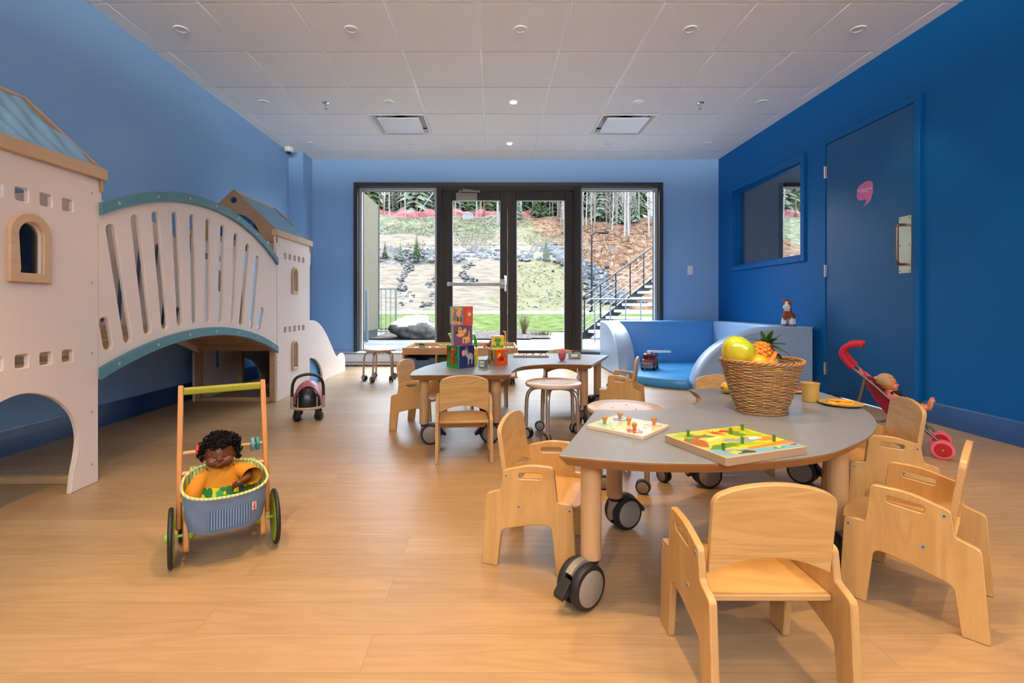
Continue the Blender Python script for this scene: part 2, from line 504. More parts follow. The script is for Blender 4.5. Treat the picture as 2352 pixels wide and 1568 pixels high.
M['castle_white'] = wood('whitewashed_panel', (0.78, 0.66, 0.59), (0.75, 0.63, 0.555), 'Z', 0.7, 0.5, grain=0.5, fine=0.6)
M['castle_edge'] = mk('panel_edge_beige', (0.42, 0.33, 0.26), 0.6, var=0.05)
M['castle_wood'] = wood('castle_beech', (0.52, 0.335, 0.18), (0.43, 0.26, 0.13), 'Z', 1.0, 0.4, grain=0.6)
M['castle_wood_y'] = wood('castle_beech_beam', (0.60, 0.40, 0.23), (0.52, 0.33, 0.175), 'Y', 1.0, 0.4, grain=0.6)
M['gable'] = wood('castle_gable_ply', (0.36, 0.225, 0.125), (0.30, 0.18, 0.095), 'X', 1.0, 0.4, grain=0.5, ply='Y', edge=EDG)
M['teal'] = wood('teal_stained_rail', (0.075, 0.23, 0.28), (0.06, 0.19, 0.235), 'Y', 1.0, 0.45, grain=0.6)
M['roof_fabric'] = mk('pale_blue_roof_fabric', (0.20, 0.37, 0.52), 0.75, var=0.05, scale=3)
M['roof_inside'] = mk('blue_underside_glow', (0.02, 0.20, 0.60), 0.7, var=0.05)  # blue underside, light coming through the fabric put into its colour
M['foam_light'] = mk('pale_blue_vinyl', (0.36, 0.55, 0.78), 0.36, var=0.03, scale=2)
M['foam_grey'] = mk('grey_blue_vinyl', (0.33, 0.45, 0.62), 0.36, var=0.03, scale=2)
M['foam_mid'] = mk('sky_blue_vinyl', (0.085, 0.31, 0.66), 0.36, var=0.03, scale=2)
M['foam_floor'] = mk('bright_blue_vinyl', (0.055, 0.30, 0.60), 0.30, var=0.03, scale=2)
def paint(name, r, g, b, rough=0.45, **k): 
    M[name] = mk(name, srgb(r, g, b), rough, **k); return M[name]
for nm, c in dict(red=(200, 30, 25), dark_red=(120, 18, 30), orange=(235, 120, 30), deep_orange=(215, 85, 25), yellow=(235, 190, 30), lime=(150, 190, 40), green=(50, 150, 60), dark_green=(30, 95, 45),
                 teal_paint=(30, 130, 120), blue=(45, 80, 160), sky=(90, 150, 190), navy=(40, 48, 105), purple=(110, 60, 95), pink=(225, 95, 120), pale_pink=(232, 160, 150), cream=(225, 205, 165), tan=(222, 165, 90),
                 brown=(120, 75, 40), dark_brown=(60, 35, 22), grey=(130, 125, 125), light_grey=(180, 178, 178), white=(235, 235, 235), black=(15, 14, 14), rust=(160, 80, 45), skin_dark=(120, 62, 32), skin_light=(225, 150, 105), blond=(205, 170, 115),
                 coral=(235, 85, 65), mustard=(200, 160, 80), terracotta=(190, 110, 70), slate=(96, 124, 150)).items():
    paint(nm, *c)

# ============================================================ room shell
def floor_mat():
    m, nt, b = _bsdf('oak_plank_vinyl')
    t = nt.nodes.new('ShaderNodeTexCoord')
    mp = nt.nodes.new('ShaderNodeMapping'); mp.inputs['Location'].default_value = (0.3, 0.075, 0)
    L(nt, t.outputs['Object'], mp.inputs['Vector'])
    br = nt.nodes.new('ShaderNodeTexBrick')
    br.offset = 0.37; br.offset_frequency = 2; br.squash = 1.0
    br.inputs['Scale'].default_value = 1.0
    br.inputs['Brick Width'].default_value = 1.22; br.inputs['Row Height'].default_value = 0.127
    br.inputs['Mortar Size'].default_value = 0.0011; br.inputs['Mortar Smooth'].default_value = 0.3; br.inputs['Bias'].default_value = 0.0
    br.inputs['Color1'].default_value = (0.0, 0, 0, 1); br.inputs['Color2'].default_value = (1, 1, 1, 1); br.inputs['Mortar'].default_value = (0.5, 0.5, 0.5, 1)
    L(nt, mp.outputs[0], br.inputs['Vector'])
    # grain, shifted from board to board
    off = nt.nodes.new('ShaderNodeVectorMath'); off.operation = 'MULTIPLY_ADD'
    off.inputs[1].default_value = (9, 5, 3)
    L(nt, br.outputs['Color'], off.inputs[0]); L(nt, t.outputs['Object'], off.inputs[2])
    m1 = nt.nodes.new('ShaderNodeMapping'); m1.inputs['Scale'].default_value = (0.9, 10, 1)
    L(nt, off.outputs[0], m1.inputs['Vector'])
    n1 = nt.nodes.new('ShaderNodeTexNoise'); n1.inputs['Scale'].default_value = 1.6; n1.inputs['Detail'].default_value = 5; n1.inputs['Distortion'].default_value = 1.2
    L(nt, m1.outputs[0], n1.inputs['Vector'])
    k1 = nt.nodes.new('ShaderNodeMath'); k1.operation = 'MULTIPLY'; k1.inputs[1].default_value = 9
    L(nt, n1.outputs['Fac'], k1.inputs[0])
    k2 = nt.nodes.new('ShaderNodeMath'); k2.operation = 'PINGPONG'; k2.inputs[1].default_value = 1
    L(nt, k1.outputs[0], k2.inputs[0])
    m2 = nt.nodes.new('ShaderNodeMapping'); m2.inputs['Scale'].default_value = (4, 130, 1)
    L(nt, off.outputs[0], m2.inputs['Vector'])
    n2 = nt.nodes.new('ShaderNodeTexNoise'); n2.inputs['Scale'].default_value = 1.0; n2.inputs['Detail'].default_value = 3
    L(nt, m2.outputs[0], n2.inputs['Vector'])
    bl = nt.nodes.new('ShaderNodeMix'); bl.data_type = 'FLOAT'; bl.inputs[0].default_value = 0.55
    L(nt, k2.outputs[0], bl.inputs[2]); L(nt, n2.outputs['Fac'], bl.inputs[3])
    rp = nt.nodes.new('ShaderNodeValToRGB')
    rp.color_ramp.elements[0].position = 0.1; rp.color_ramp.elements[0].color = (0.42, 0.275, 0.143, 1)
    rp.color_ramp.elements[1].position = 0.95; rp.color_ramp.elements[1].color = (0.325, 0.205, 0.10, 1)
    L(nt, bl.outputs[0], rp.inputs[0])
    tn = nt.nodes.new('ShaderNodeValToRGB')
    tn.color_ramp.elements[0].color = (0.92, 0.91, 0.90, 1); tn.color_ramp.elements[1].color = (1.06, 1.06, 1.06, 1)
    L(nt, br.outputs['Color'], tn.inputs[0])
    mu = nt.nodes.new('ShaderNodeMix'); mu.data_type = 'RGBA'; mu.blend_type = 'MULTIPLY'; mu.inputs[0].default_value = 1
    L(nt, rp.outputs[0], mu.inputs[6]); L(nt, tn.outputs[0], mu.inputs[7])
    gm = nt.nodes.new('ShaderNodeMix'); gm.data_type = 'RGBA'; gm.inputs[7].default_value = (0.25, 0.16, 0.10, 1)
    fk = nt.nodes.new('ShaderNodeMath'); fk.operation = 'MULTIPLY'; fk.inputs[1].default_value = 0.75
    L(nt, br.outputs['Fac'], fk.inputs[0]); L(nt, fk.outputs[0], gm.inputs[0]); L(nt, mu.outputs[2], gm.inputs[6])
    L(nt, gm.outputs[2], b.inputs['Base Color'])
    b.inputs['Roughness'].default_value = 0.40
    b.inputs['Specular IOR Level'].default_value = 0.32
    bp = nt.nodes.new('ShaderNodeBump'); bp.inputs['Strength'].default_value = 0.08; bp.inputs['Distance'].default_value = 0.002
    L(nt, n2.outputs['Fac'], bp.inputs['Height']); L(nt, bp.outputs[0], b.inputs['Normal'])
    return m
struct('floor', MB().bb((ROOM_X0 - .1, ROOM_Y0 - .1, -0.1), (ROOM_X1 + 3.4, 6.60, 0)), floor_mat())

# ceiling: dropped tiles over a bright grid
cl = bpy.data.objects.new('ceiling', None); COL.objects.link(cl); cl['kind'] = 'structure'
g = MB(); g.bb((ROOM_X0 - .2, ROOM_Y0 - .2, ROOM_Z + 0.004), (ROOM_X1 + .2, 6.6, ROOM_Z + 0.05)); g.build('ceiling_grid', M['tgrid'], cl)
TS = 0.608; TX0 = -0.103; TY0 = 3.137
VENTS = {(-2, 3), (2, 3)}
tl = MB()
vent_c = []
for ix in range(-6, 7):
    for iy in range(-11, 7):
        x0 = TX0 + ix * TS + 0.009; x1 = x0 + TS - 0.018; y0 = TY0 + iy * TS + 0.006; y1 = y0 + TS - 0.012
        if (ix, iy) in VENTS: vent_c.append(((x0 + x1) / 2, (y0 + y1) / 2)); continue
        x0 = max(x0, ROOM_X0); x1 = min(x1, ROOM_X1); y0 = max(y0, ROOM_Y0); y1 = min(y1, ROOM_Y1)
        if x1 - x0 < 0.02 or y1 - y0 < 0.02: continue
        tl.bb((x0, y0, ROOM_Z), (x1, y1, ROOM_Z + 0.0045), 0, 0.0015)
tl.build('ceiling_tiles', M['tile'], cl)

# left wall, front wall (behind the photographer), back wall with its opening, right wall with window + door
struct('wall_left', MB().bb((ROOM_X0 - .15, ROOM_Y0 - .15, 0), (ROOM_X0, 6.76, ROOM_Z + .3)), M['wall_light'])
struct('wall_front', MB().bb((ROOM_X0, ROOM_Y0 - .15, 0), (ROOM_X1, ROOM_Y0, 2.30)).bb((ROOM_X0, ROOM_Y0 - .15, 2.75), (ROOM_X1, ROOM_Y0, ROOM_Z + .3)).bb((ROOM_X0, ROOM_Y0 - .15, 2.30), (-2.3, ROOM_Y0, 2.75)).bb((2.7, ROOM_Y0 - .15, 2.30), (ROOM_X1, ROOM_Y0, 2.75)), mk('warm_white_paint', (0.62, 0.58, 0.54), 0.7))  # high opening in this unseen wall is added to let in cool fill light
OX0, OX1, OZ = -1.893, 2.280, 2.472
WB = 6.76
wb = MB()
wb.bb((ROOM_X0, ROOM_Y1, 0), (OX0, WB, ROOM_Z + .3)); wb.bb((OX1, ROOM_Y1, 0), (ROOM_X1, WB, ROOM_Z + .3)); wb.bb((OX0, ROOM_Y1, OZ), (OX1, WB, ROOM_Z + .3))
struct('wall_back', wb, M['wall_light'])
struct('wall_corner_boxing', MB().bb((ROOM_X0, 6.20, 0), (-2.472, ROOM_Y1, ROOM_Z)), M['wall_light'])
# right wall
WX0, WX1 = ROOM_X1, ROOM_X1 + 0.13
DY0, DY1, DZ = 3.410, 4.430, 2.332     # door frame outer
IY0, IY1, IZ0, IZ1 = 4.735, 6.10, 1.30, 2.262   # interior window opening
wr = MB()
def wall_rect(y0, y1, z0, z1): wr.bb((WX0, y0, z0), (WX1, y1, z1))
wall_rect(ROOM_Y0, DY0 + .05, 0, ROOM_Z + .3); wall_rect(DY0 + .05, DY1 - .05, DZ - .05, ROOM_Z + .3); wall_rect(DY1 - .05, IY0, 0, ROOM_Z + .3)
wall_rect(IY0, IY1, 0, IZ0); wall_rect(IY0, IY1, IZ1, ROOM_Z + .3); wall_rect(IY1, WB, 0, ROOM_Z + .3)
struct('wall_right', wr, M['wall_deep'])

def baseboard(name, x, y0, y1, s, mat):
    # stepped profile along Y; s = +1 protrudes to +x
    pr = [(0, 0), (0.016, 0), (0.016, 0.10), (0.010, 0.115), (0.010, 0.128), (0.004, 0.145), (0, 0.145)]
    m = MB(); vs = []; n = len(pr)
    for y in (y0, y1):
        for a, z in pr: vs.append((x + s * a, y, z))
    fs = [[i, (i + 1) % n, n + (i + 1) % n, n + i] for i in range(n)] + [list(range(n)), [n + i for i in range(n)][::-1]]
    m.add(vs, fs); return struct(name, m, mat)
baseboard('baseboard_left', ROOM_X0, ROOM_Y0, 6.2, 1, M['base_blue'])
baseboard('baseboard_right', ROOM_X1, ROOM_Y0, DY0 - 0.004, -1, M['base_blue_r'])
baseboard('baseboard_right_far', ROOM_X1, DY1 + 0.004, 6.5, -1, M['base_blue_r'])

# ---------------- door in the right wall
dr = bpy.data.objects.new('door_3', None); COL.objects.link(dr); dr['kind'] = 'structure'
dr['label'] = 'deep blue flush door in a blue steel frame'
f = MB(); FX = ROOM_X1 - 0.022; fw = 0.048
f.bb((FX, DY0, 0), (WX1, DY0 + fw, DZ), 0, .002); f.bb((FX, DY1 - fw, 0), (WX1, DY1, DZ), 0, .002); f.bb((FX, DY0 + fw, DZ - fw), (WX1, DY1 - fw, DZ), 0, .002)
f.build('door_frame', M['wall_deep'], dr)
LY0, LY1 = DY0 + fw + .004, DY1 - fw - .004
lf = MB().bb((ROOM_X1 - 0.014, LY0, 0.012), (ROOM_X1 + 0.03, LY1, DZ - fw - .004), 0, .0015).build('door_leaf', M['door_blue'], dr)
DXF = ROOM_X1 - 0.014
for hz in (0.24, 1.13, 2.03):
    h = MB(); h.cyl((DXF - 0.012, DY1 - fw, hz - .055), (DXF - 0.012, DY1 - fw, hz + .055), 0.008, n=12, ch=.001)
    h.bb((DXF - 0.004, LY1 - .012, hz - .055), (DXF, LY1, hz + .055)); h.build('hinge', M['chrome'], dr)
pp_ = MB(); pp_.bb((DXF - 0.003, 3.485, 1.055), (DXF + .001, 3.59, 1.475), 0, .001)
for yy in (3.497, 3.578):
    for zz in (1.07, 1.26, 1.46): pp_.cyl((DXF - .005, yy, zz), (DXF - .002, yy, zz), 0.004, n=8, mi=1)
pp_.build('push_plate', [mk('worn_brass_plate', (0.62, 0.60, 0.46), 0.3, metal=0.8, var=0.06), M['black_plastic']], dr)
hp = [(DXF, 3.535, 1.12), (DXF - .045, 3.535, 1.12), (DXF - .062, 3.535, 1.14), (DXF - .065, 3.535, 1.17), (DXF - .065, 3.535, 1.36), (DXF - .062, 3.535, 1.395), (DXF - .045, 3.535, 1.41), (DXF, 3.535, 1.41)]
MB().tube(spline(hp, 4), 0.0105, 12).build('pull_handle', mk('brown_bronze_tube', (0.26, 0.17, 0.12), 0.3, metal=0.8), dr)
MB().bb((DXF - .006, LY0 - .012, 1.08), (DXF + .01, LY0 + .001, 1.17)).build('strike_plate', M['brown'], dr)
# pink speech bubble sticker with its lettering
sg = [(-.075, .06, .05), (.02, .085, .06), (.085, .07, .05), (.088, -.02, .05), (.06, -.085, .03), (-.02, -.125, .004), (.01, -.095, .02), (.02, -.062, .01), (-.055, -.062, .04), (-.085, -.03, .03)]
SF = Matrix(((0, 0, -1), (-1, 0, 0), (0, 1, 0)))   # a -> -Y, b -> Z, normal -> -X  (as read from inside the room)
stk = thing('door_sticker', 'pink speech bubble sticker reading SALLE DE CHANGE on the blue door', 'sticker', (DXF, 3.925, 1.745))
MB().prism(fillet(sg, n=6), t=0.0008, frame=SF, o=(0, 0, 0)).build('bubble', paint('sticker_pink', 215, 110, 168, 0.6), stk)
def letters(txt, size, parent, loc, rot, mat, name='lettering', bold=0.0):
    c = bpy.data.curves.new(name, 'FONT'); c.body = txt; c.size = size; c.align_x = 'CENTER'; c.align_y = 'CENTER'; c.extrude = 0.0003; c.offset = bold
    c.resolution_u = 3; c.space_line = 0.9
    tmp = bpy.data.objects.new(name, c); COL.objects.link(tmp); bpy.context.view_layer.update()
    dg = bpy.context.evaluated_depsgraph_get()
    me = bpy.data.meshes.new_from_object(tmp.evaluated_get(dg)); bpy.data.objects.remove(tmp)
    me.materials.clear(); me.materials.append(mat)
    ob = bpy.data.objects.new(name, me); COL.objects.link(ob); ob.parent = parent; ob.location = loc; ob.rotation_euler = rot
    return ob
letters('SALLE DE CHANGE\nCHANGE', 0.0188, stk, (-.0012, 0, 0.012), (PI / 2, math.radians(6), -PI / 2), M['white'])

# ---------------- interior window in the right wall
iw = bpy.data.objects.new('window_3', None); COL.objects.link(iw); iw['kind'] = 'structure'
f = MB(); a = 0.055
def ring_x(mb, x0, x1, y0, y1, z0, z1, w_, mi=0, r=.002):
    mb.bb((x0, y0, z0), (x1, y0 + w_, z1), mi, r); mb.bb((x0, y1 - w_, z0), (x1, y1, z1), mi, r)
    mb.bb((x0, y0 + w_, z1 - w_), (x1, y1 - w_, z1), mi, r); mb.bb((x0, y0 + w_, z0), (x1, y1 - w_, z0 + w_), mi, r)
ring_x(f, ROOM_X1 - .022, WX1, IY0 - .05, IY1 + .05, IZ0 - .05, IZ1 + .05, .055)
ring_x(f, ROOM_X1 + .04, ROOM_X1 + .09, IY0 + .005, IY1 - .005, IZ0 + .005, IZ1 - .005, .022)
f.build('window_frame', M['wall_deep'], iw)
MB().bb((ROOM_X1 + .055, IY0 + .02, IZ0 + .02), (ROOM_X1 + .061, IY1 - .02, IZ1 - .02)).build('window_pane', M['glass'], iw)

# adjacent room seen through it
side = MB()
side.bb((WX1, 3.2, 0), (WX1 + 3.2, 3.32, 3)); side.bb((WX1 + 3.2, 3.2, 0), (WX1 + 3.3, WB, 3))
side.bb((WX1, ROOM_Y1, 0), (3.865, WB, 3)); side.bb((5.6, ROOM_Y1, 0), (WX1 + 3.2, WB, 3)); side.bb((3.865, ROOM_Y1, 2.472), (5.6, WB, 3)); side.bb((3.865, ROOM_Y1, 0), (5.6, WB, .45))
struct('wall_side_room', side, mk('grey_side_room_paint', (0.20, 0.21, 0.23), 0.7))
struct('ceiling_side_room', MB().bb((WX1, 3.2, ROOM_Z), (WX1 + 3.3, 6.6, ROOM_Z + .05)), M['tile'])
f = MB()
def ring_y(mb, y0, y1, x0, x1, z0, z1, w_, mi=0, r=.002, bot=None):
    mb.bb((x0, y0, z0), (x0 + w_, y1, z1), mi, r); mb.bb((x1 - w_, y0, z0), (x1, y1, z1), mi, r)
    mb.bb((x0 + w_, y0, z1 - w_), (x1 - w_, y1, z1), mi, r); mb.bb((x0 + w_, y0, z0), (x1 - w_, y1, z0 + (bot or w_)), mi, r)
wf = bpy.data.objects.new('window_4', None); COL.objects.link(wf); wf['kind'] = 'structure'
ring_y(f, 6.49, 6.6, 3.865, 5.6, .45, 2.472, .05); f.build('window_frame', M['black_frame'], wf)
MB().bb((3.9, 6.56, .5), (5.57, 6.566, 2.43)).build('window_pane', M['glass'], wf)

# ---------------- glazed entrance in the back wall
FY0, FY1 = 6.455, 6.60
tr = MB()
tr.bb((OX0 - .004, FY0, 0), (OX0 + .05, FY1, OZ), 0, .002); tr.bb((OX1 - .05, FY0, 0), (OX1, FY1, OZ), 0, .002)
tr.bb((OX0 + .05, FY0, OZ - .052), (OX1 - .05, FY1, OZ), 0, .002)
struct('trim_1', tr, M['black_frame'])
MXL0, MXL1 = -0.775, -0.700      # mullion left of the doors
MXR0, MXR1 = 1.068, 1.170
tm = MB(); FYM = FY0 - .012
tm.bb((MXL0, FYM, 0), (MXL1, FY1, OZ - .052), 0, .003); tm.bb((MXR0, FYM, 0), (MXR1, FY1, OZ - .052), 0, .003)
tm.bb((MXL1, FYM, OZ - .112), (MXR0, FY1, OZ - .052), 0, .003)
tm.bb((MXL1 - .02, FYM - .012, 0), (MXL1 - .008, FYM, OZ - .06), 0, .002); tm.bb((MXR0 + .01, FYM - .012, 0), (MXR0 + .022, FYM, OZ - .06), 0, .002)
struct('trim_2', tm, M['bronze_frame'])
def sidelight(n, x0, x1, z0, logo_x):
    o = bpy.data.objects.new('window_%d' % n, None); COL.objects.link(o); o['kind'] = 'structure'
    q = MB(); ring_y(q, 6.54, 6.63, x0, x1, z0, OZ - .052, .036); q.build('window_frame', M['silver'], o)
    q = MB(); ring_y(q, 6.60, 6.625, x0 + .03, x1 - .03, z0 + .03, OZ - .08, .012); q.build('glazing_gasket', M['black_plastic'], o)
    MB().bb((x0 + .036, 6.606, z0 + .036), (x1 - .036, 6.612, OZ - .088)).build('window_pane', M['glass'], o)
    decal(o, logo_x); return o
frost = mk('frosted_film', (0.62, 0.66, 0.68), 0.6)
frost.blend_method = 'BLEND' if hasattr(frost, 'blend_method') else None
_b = frost.node_tree.nodes['Principled BSDF']; _b.inputs['Alpha'].default_value = 0.35
def decal(parent, x):
    q = MB()
    for pts in ([(-.10, -.06), (-.055, .05), (-.03, .02), (-.065, -.06)], [(-.045, -.06), (-.01, .05), (.02, .03), (.025, -.01), (-.005, -.06)], [(.02, -.06), (.05, -.005), (.075, .0), (.10, -.06)]):
        q.prism(pts, t=.001, frame='XZ', o=(x, 6.602, 1.60))
    return q.build('mountain_film_mark', frost, parent)
sidelight(1, OX0 + .05, MXL0, 0.172, -1.42)
sidelight(2, MXR1, OX1 - .05, 0.172, 1.65)
# lower sill walls under the side lights
struct('trim_3', MB().bb((OX0 + .05, 6.53, 0), (MXL0, 6.64, 0.172), 0, .002).bb((MXR1, 6.53, 0), (OX1 - .05, 6.64, 0.172), 0, .002), M['black_frame'])
def entry_door(n, x0, x1, lw, rw, logo):
    o = bpy.data.objects.new('door_%d' % n, None); COL.objects.link(o); o['kind'] = 'structure'
    q = MB(); y0, y1 = 6.49, 6.545; z1 = OZ - .118
    q.bb((x0, y0, .012), (x0 + lw, y1, z1), 0, .003); q.bb((x1 - rw, y0, .012), (x1, y1, z1), 0, .003)
    q.bb((x0 + lw, y0, z1 - .115), (x1 - rw, y1, z1), 0, .003); q.bb((x0 + lw, y0, .012), (x1 - rw, y1, .20), 0, .003)
    q.build('door_stile_frame', M['bronze_frame'], o)
    q = MB(); ring_y(q, y0 + .008, y1 - .008, x0 + lw, x1 - rw, .20, z1 - .115, .008); q.build('glass_bead', M['silver'], o)
    MB().bb((x0 + lw, 6.514, .20), (x1 - rw, 6.52, z1 - .115)).build('door_pane', M['glass'], o)
    qd = decal(o, logo); qd.location = (0, -.09, 0); return o
XC = 0.182
dL = entry_door(1, MXL1 + .004, XC - .002, .128, .095, -0.235)
dR = entry_door(2, XC + .002, MXR0 - .004, .118, .105, 0.58)
pb = MB(); pb.bb((-.632, 6.405, 1.075), (.155, 6.44, 1.122), 0, .006); pb.bb((-.632, 6.40, 1.07), (-.60, 6.49, 1.128), 0, .004); pb.bb((.075, 6.395, 1.04), (.165, 6.49, 1.165), 0, .006)
pb.build('panic_bar', M['silver'], dL)
pb.T = Matrix.Identity(4)
MB().bb((.135, 6.385, 1.00), (.165, 6.40, 1.21), 0, .004).build('latch_cover', M['chrome'], dL)
cl_ = MB(); cl_.bb((-.515, 6.425, 2.225), (-.225, 6.49, 2.325), 0, .005); cl_.cyl((-.46, 6.45, 2.325), (-.46, 6.45, 2.36), .02, n=12)
cl_.bar((-.46, 6.45, 2.352), (-.20, 6.40, 2.335), .012, .022, 0, .002); cl_.bar((-.20, 6.40, 2.335), (-.42, 6.44, 2.372), .010, .018, 0, .002); cl_.cyl((-.20, 6.40, 2.32), (-.20, 6.40, 2.35), .013, n=10)
cl_.build('door_closer', M['grey_plastic'], dL)
dr2 = MB()
for z in (.40, .95, 1.5): dr2.cyl((MXR0 - .004, 6.478, z), (MXR0 - .004, 6.478, z + .12), .006, n=10)
dr2.build('hinge', M['bronze_frame'], dR)

# ---------------- heater
ht = thing('baseboard_heater', 'long white electric baseboard heater under the window on the back wall', 'heater', (0, 0, 0))
HX0, HX1 = -2.465, -0.86
q = MB(); q.prism([(6.505, .012), (6.43, .012), (6.425, .03), (6.425, .12), (6.44, .175), (6.46, .19), (6.505, .19)], t=HX1 - HX0, frame='YZ', o=(HX0, 0, 0), b=.001)
q.build('housing', M['white_metal'], ht)
q = MB()
x = HX0 + .06
while x < HX1 - .06:
    for z, y in ((.158, 6.4325), (.040, 6.4235)): q.bb((x, y - .0035, z), (x + .022, y + .004, z + .011), 0)
    x += .036
for z, y in ((.158, 6.4325), (.040, 6.4235)): q.bb((HX0 + .03, y - .002, z + .014), (HX1 - .03, y + .005, z + .018), 0)
q.build('vent_slots', M['grey'], ht)
# ---------------- light switch
sw = thing('light_switch', 'white rocker light switch plate on the light blue back wall', 'light switch', (2.663, 6.51, 1.29))
MB().bb((-.037, -.006, -.06), (.037, 0, .06), 0, .003).build('cover_plate', M['white_plastic'], sw)
MB().bb((-.017, -.010, -.034), (.017, -.004, .034), 0, .002).build('rocker', M['white_plastic'], sw)

# ---------------- ceiling fittings
emit_on = mk('lit_lamp_disc', (1.0, 0.80, 0.55), 0.5, emis=14.0, var=0)
lamp_in = mk('lamp_reflector', (0.55, 0.46, 0.38), 0.4, var=0.05)
def downlight(x, y, label, lit):
    t = thing('ceiling_light', label, 'ceiling light', (x, y, ROOM_Z), 0, 'recessed ceiling lights')
    MB().lathe([(.031, -.0015), (.034, -.006), (.046, -.006), (.050, -.001), (.050, 0.0004), (.031, 0.0004)], n=32).build('trim_ring', M['white_metal'], t)
    (MB().sph((0, 0, -.004), (.031, .031, .012)) if lit else MB().lathe([(.0001, -.0012), (.0315, -.0012), (.0315, 0.0), (.0001, 0.0)], n=24)).build('lamp', emit_on if lit else lamp_in, t)
cols = ['leftmost', 'second from left', 'middle', 'second from right', 'rightmost']
rows = {3.435: 'the row nearest the camera', 4.667: 'the sprinkler row', 5.862: 'the row nearest the entrance'}
for yy in (3.435, 4.667, 5.862):
    for i, xx in enumerate(LAMP_X):
        lit = xx == 0.188 and yy > 4
        downlight(xx, yy, '%s recessed ceiling light, %s of %s' % ('glowing round' if lit else 'small round white', cols[i], rows[yy]), lit)
for (x, y), sd in zip(vent_c, ('left', 'right')):
    v = thing('ceiling_vent', 'square white air diffuser in the ceiling, %s one of the two' % sd, 'air vent', (x, y, ROOM_Z), 0, 'ceiling air diffusers')
    h = TS / 2 - .006; q = MB()
    # sloping collar going up
    def sq(r, z): return [(-r, -r, z), (r, -r, z), (r, r, z), (-r, r, z)]
    lo = [sq(h, .0), sq(h, -.006), sq(h - .022, -.006), sq(h - .055, .045)]
    vs = [p for r in lo for p in r]
    q.add(vs, [[k * 4 + i, k * 4 + (i + 1) % 4, (k + 1) * 4 + (i + 1) % 4, (k + 1) * 4 + i] for k in range(3) for i in range(4)])
    q.build('collar', M['white_metal'], v, weld=False)
    MB().bb((-h + .05, -h + .05, .060), (h - .05, h - .05, .07)).cyl((0, 0, .03), (0, 0, .059), .11, n=28, mi=1).build('duct', [M['white_metal'], M['black_plastic']], v)
    MB().bb((-.222, -.222, -.014), (.222, .222, -.004), 0, .003).build('deflector_plate', M['white_metal'], v)
# the grid sheet is cut above the diffusers by rebuilding it as strips
bpy.data.objects.remove(bpy.data.objects['ceiling_grid'])
g = MB(); ys = sorted([c[1] for c in vent_c])[0]; hh = TS / 2 - .006
y0, y1 = ys - hh, ys + hh; xl, xr = sorted([c[0] for c in vent_c])
z0, z1 = ROOM_Z + .004, ROOM_Z + .05
g.bb((ROOM_X0 - .2, ROOM_Y0 - .2, z0), (ROOM_X1 + .1, y0, z1)); g.bb((ROOM_X0 - .2, y1, z0), (ROOM_X1 + .1, 6.6, z1))
g.bb((ROOM_X0 - .2, y0, z0), (xl - hh, y1, z1)); g.bb((xl + hh, y0, z0), (xr - hh, y1, z1)); g.bb((xr + hh, y0, z0), (ROOM_X1 + .1, y1, z1))
g.build('ceiling_grid', M['tgrid'], cl)
MB().bb((ROOM_X0 - .2, ROOM_Y0 - .2, ROOM_Z + .14), (ROOM_X1 + .2, 6.7, ROOM_Z + .2)).build('ceiling_void', M['grey'], cl)
for x, sd in ((-1.645, 'left'), (2.016, 'right')):
    s_ = thing('sprinkler', 'chrome fire sprinkler hanging from the ceiling tiles, %s one' % sd, 'sprinkler', (x, 4.69, ROOM_Z), 0, 'fire sprinklers')
    MB().lathe([(.0001, -.012), (.012, -.012), (.02, -.006), (.038, -.002), (.038, 0), (.0001, 0)], n=24).build('escutcheon', M['chrome'], s_)
    q = MB(); q.cyl((0, 0, -.03), (0, 0, -.01), .007, n=10); q.tube([(-.009, 0, -.028), (-.011, 0, -.042), (0, 0, -.055)], .0025, 6); q.tube([(.009, 0, -.028), (.011, 0, -.042), (0, 0, -.055)], .0025, 6); q.cyl((0, 0, -.059), (0, 0, -.055), .016, n=16)
    q.build('deflector', M['steel_satin'], s_)
sc_ = thing('security_camera', 'small white dome security camera in the ceiling corner by the left wall', 'security camera', (-2.585, 6.03, ROOM_Z))
MB().lathe([(.055, 0), (.058, -.01), (.056, -.04), (.045, -.052), (.032, -.054), (.0001, -.05)], n=28).build('housing', M['white_metal'], sc_)
MB().sph((0, 0, -.05), .032).build('dome', M['black_plastic'], sc_)
# ============================================================ outdoors
def ground_mat(name, stops, scale=3.0, rough=0.95, bump=0.4, bscale=20, detail=6):
    m, nt, b = _bsdf(name)
    t = nt.nodes.new('ShaderNodeTexCoord'); n = nt.nodes.new('ShaderNodeTexNoise')
    n.inputs['Scale'].default_value = scale; n.inputs['Detail'].default_value = detail; n.inputs['Roughness'].default_value = 0.7
    r = nt.nodes.new('ShaderNodeValToRGB'); r.color_ramp.elements[0].position = stops[0][0]; r.color_ramp.elements[0].color = c4(stops[0][1])
    r.color_ramp.elements[1].position = stops[-1][0]; r.color_ramp.elements[1].color = c4(stops[-1][1])
    for p, c in stops[1:-1]: e = r.color_ramp.elements.new(p); e.color = c4(c)
    L(nt, t.outputs['Object'], n.inputs['Vector']); L(nt, n.outputs['Fac'], r.inputs[0]); L(nt, r.outputs[0], b.inputs['Base Color'])
    b.inputs['Roughness'].default_value = rough
    return m
M['paver'] = None
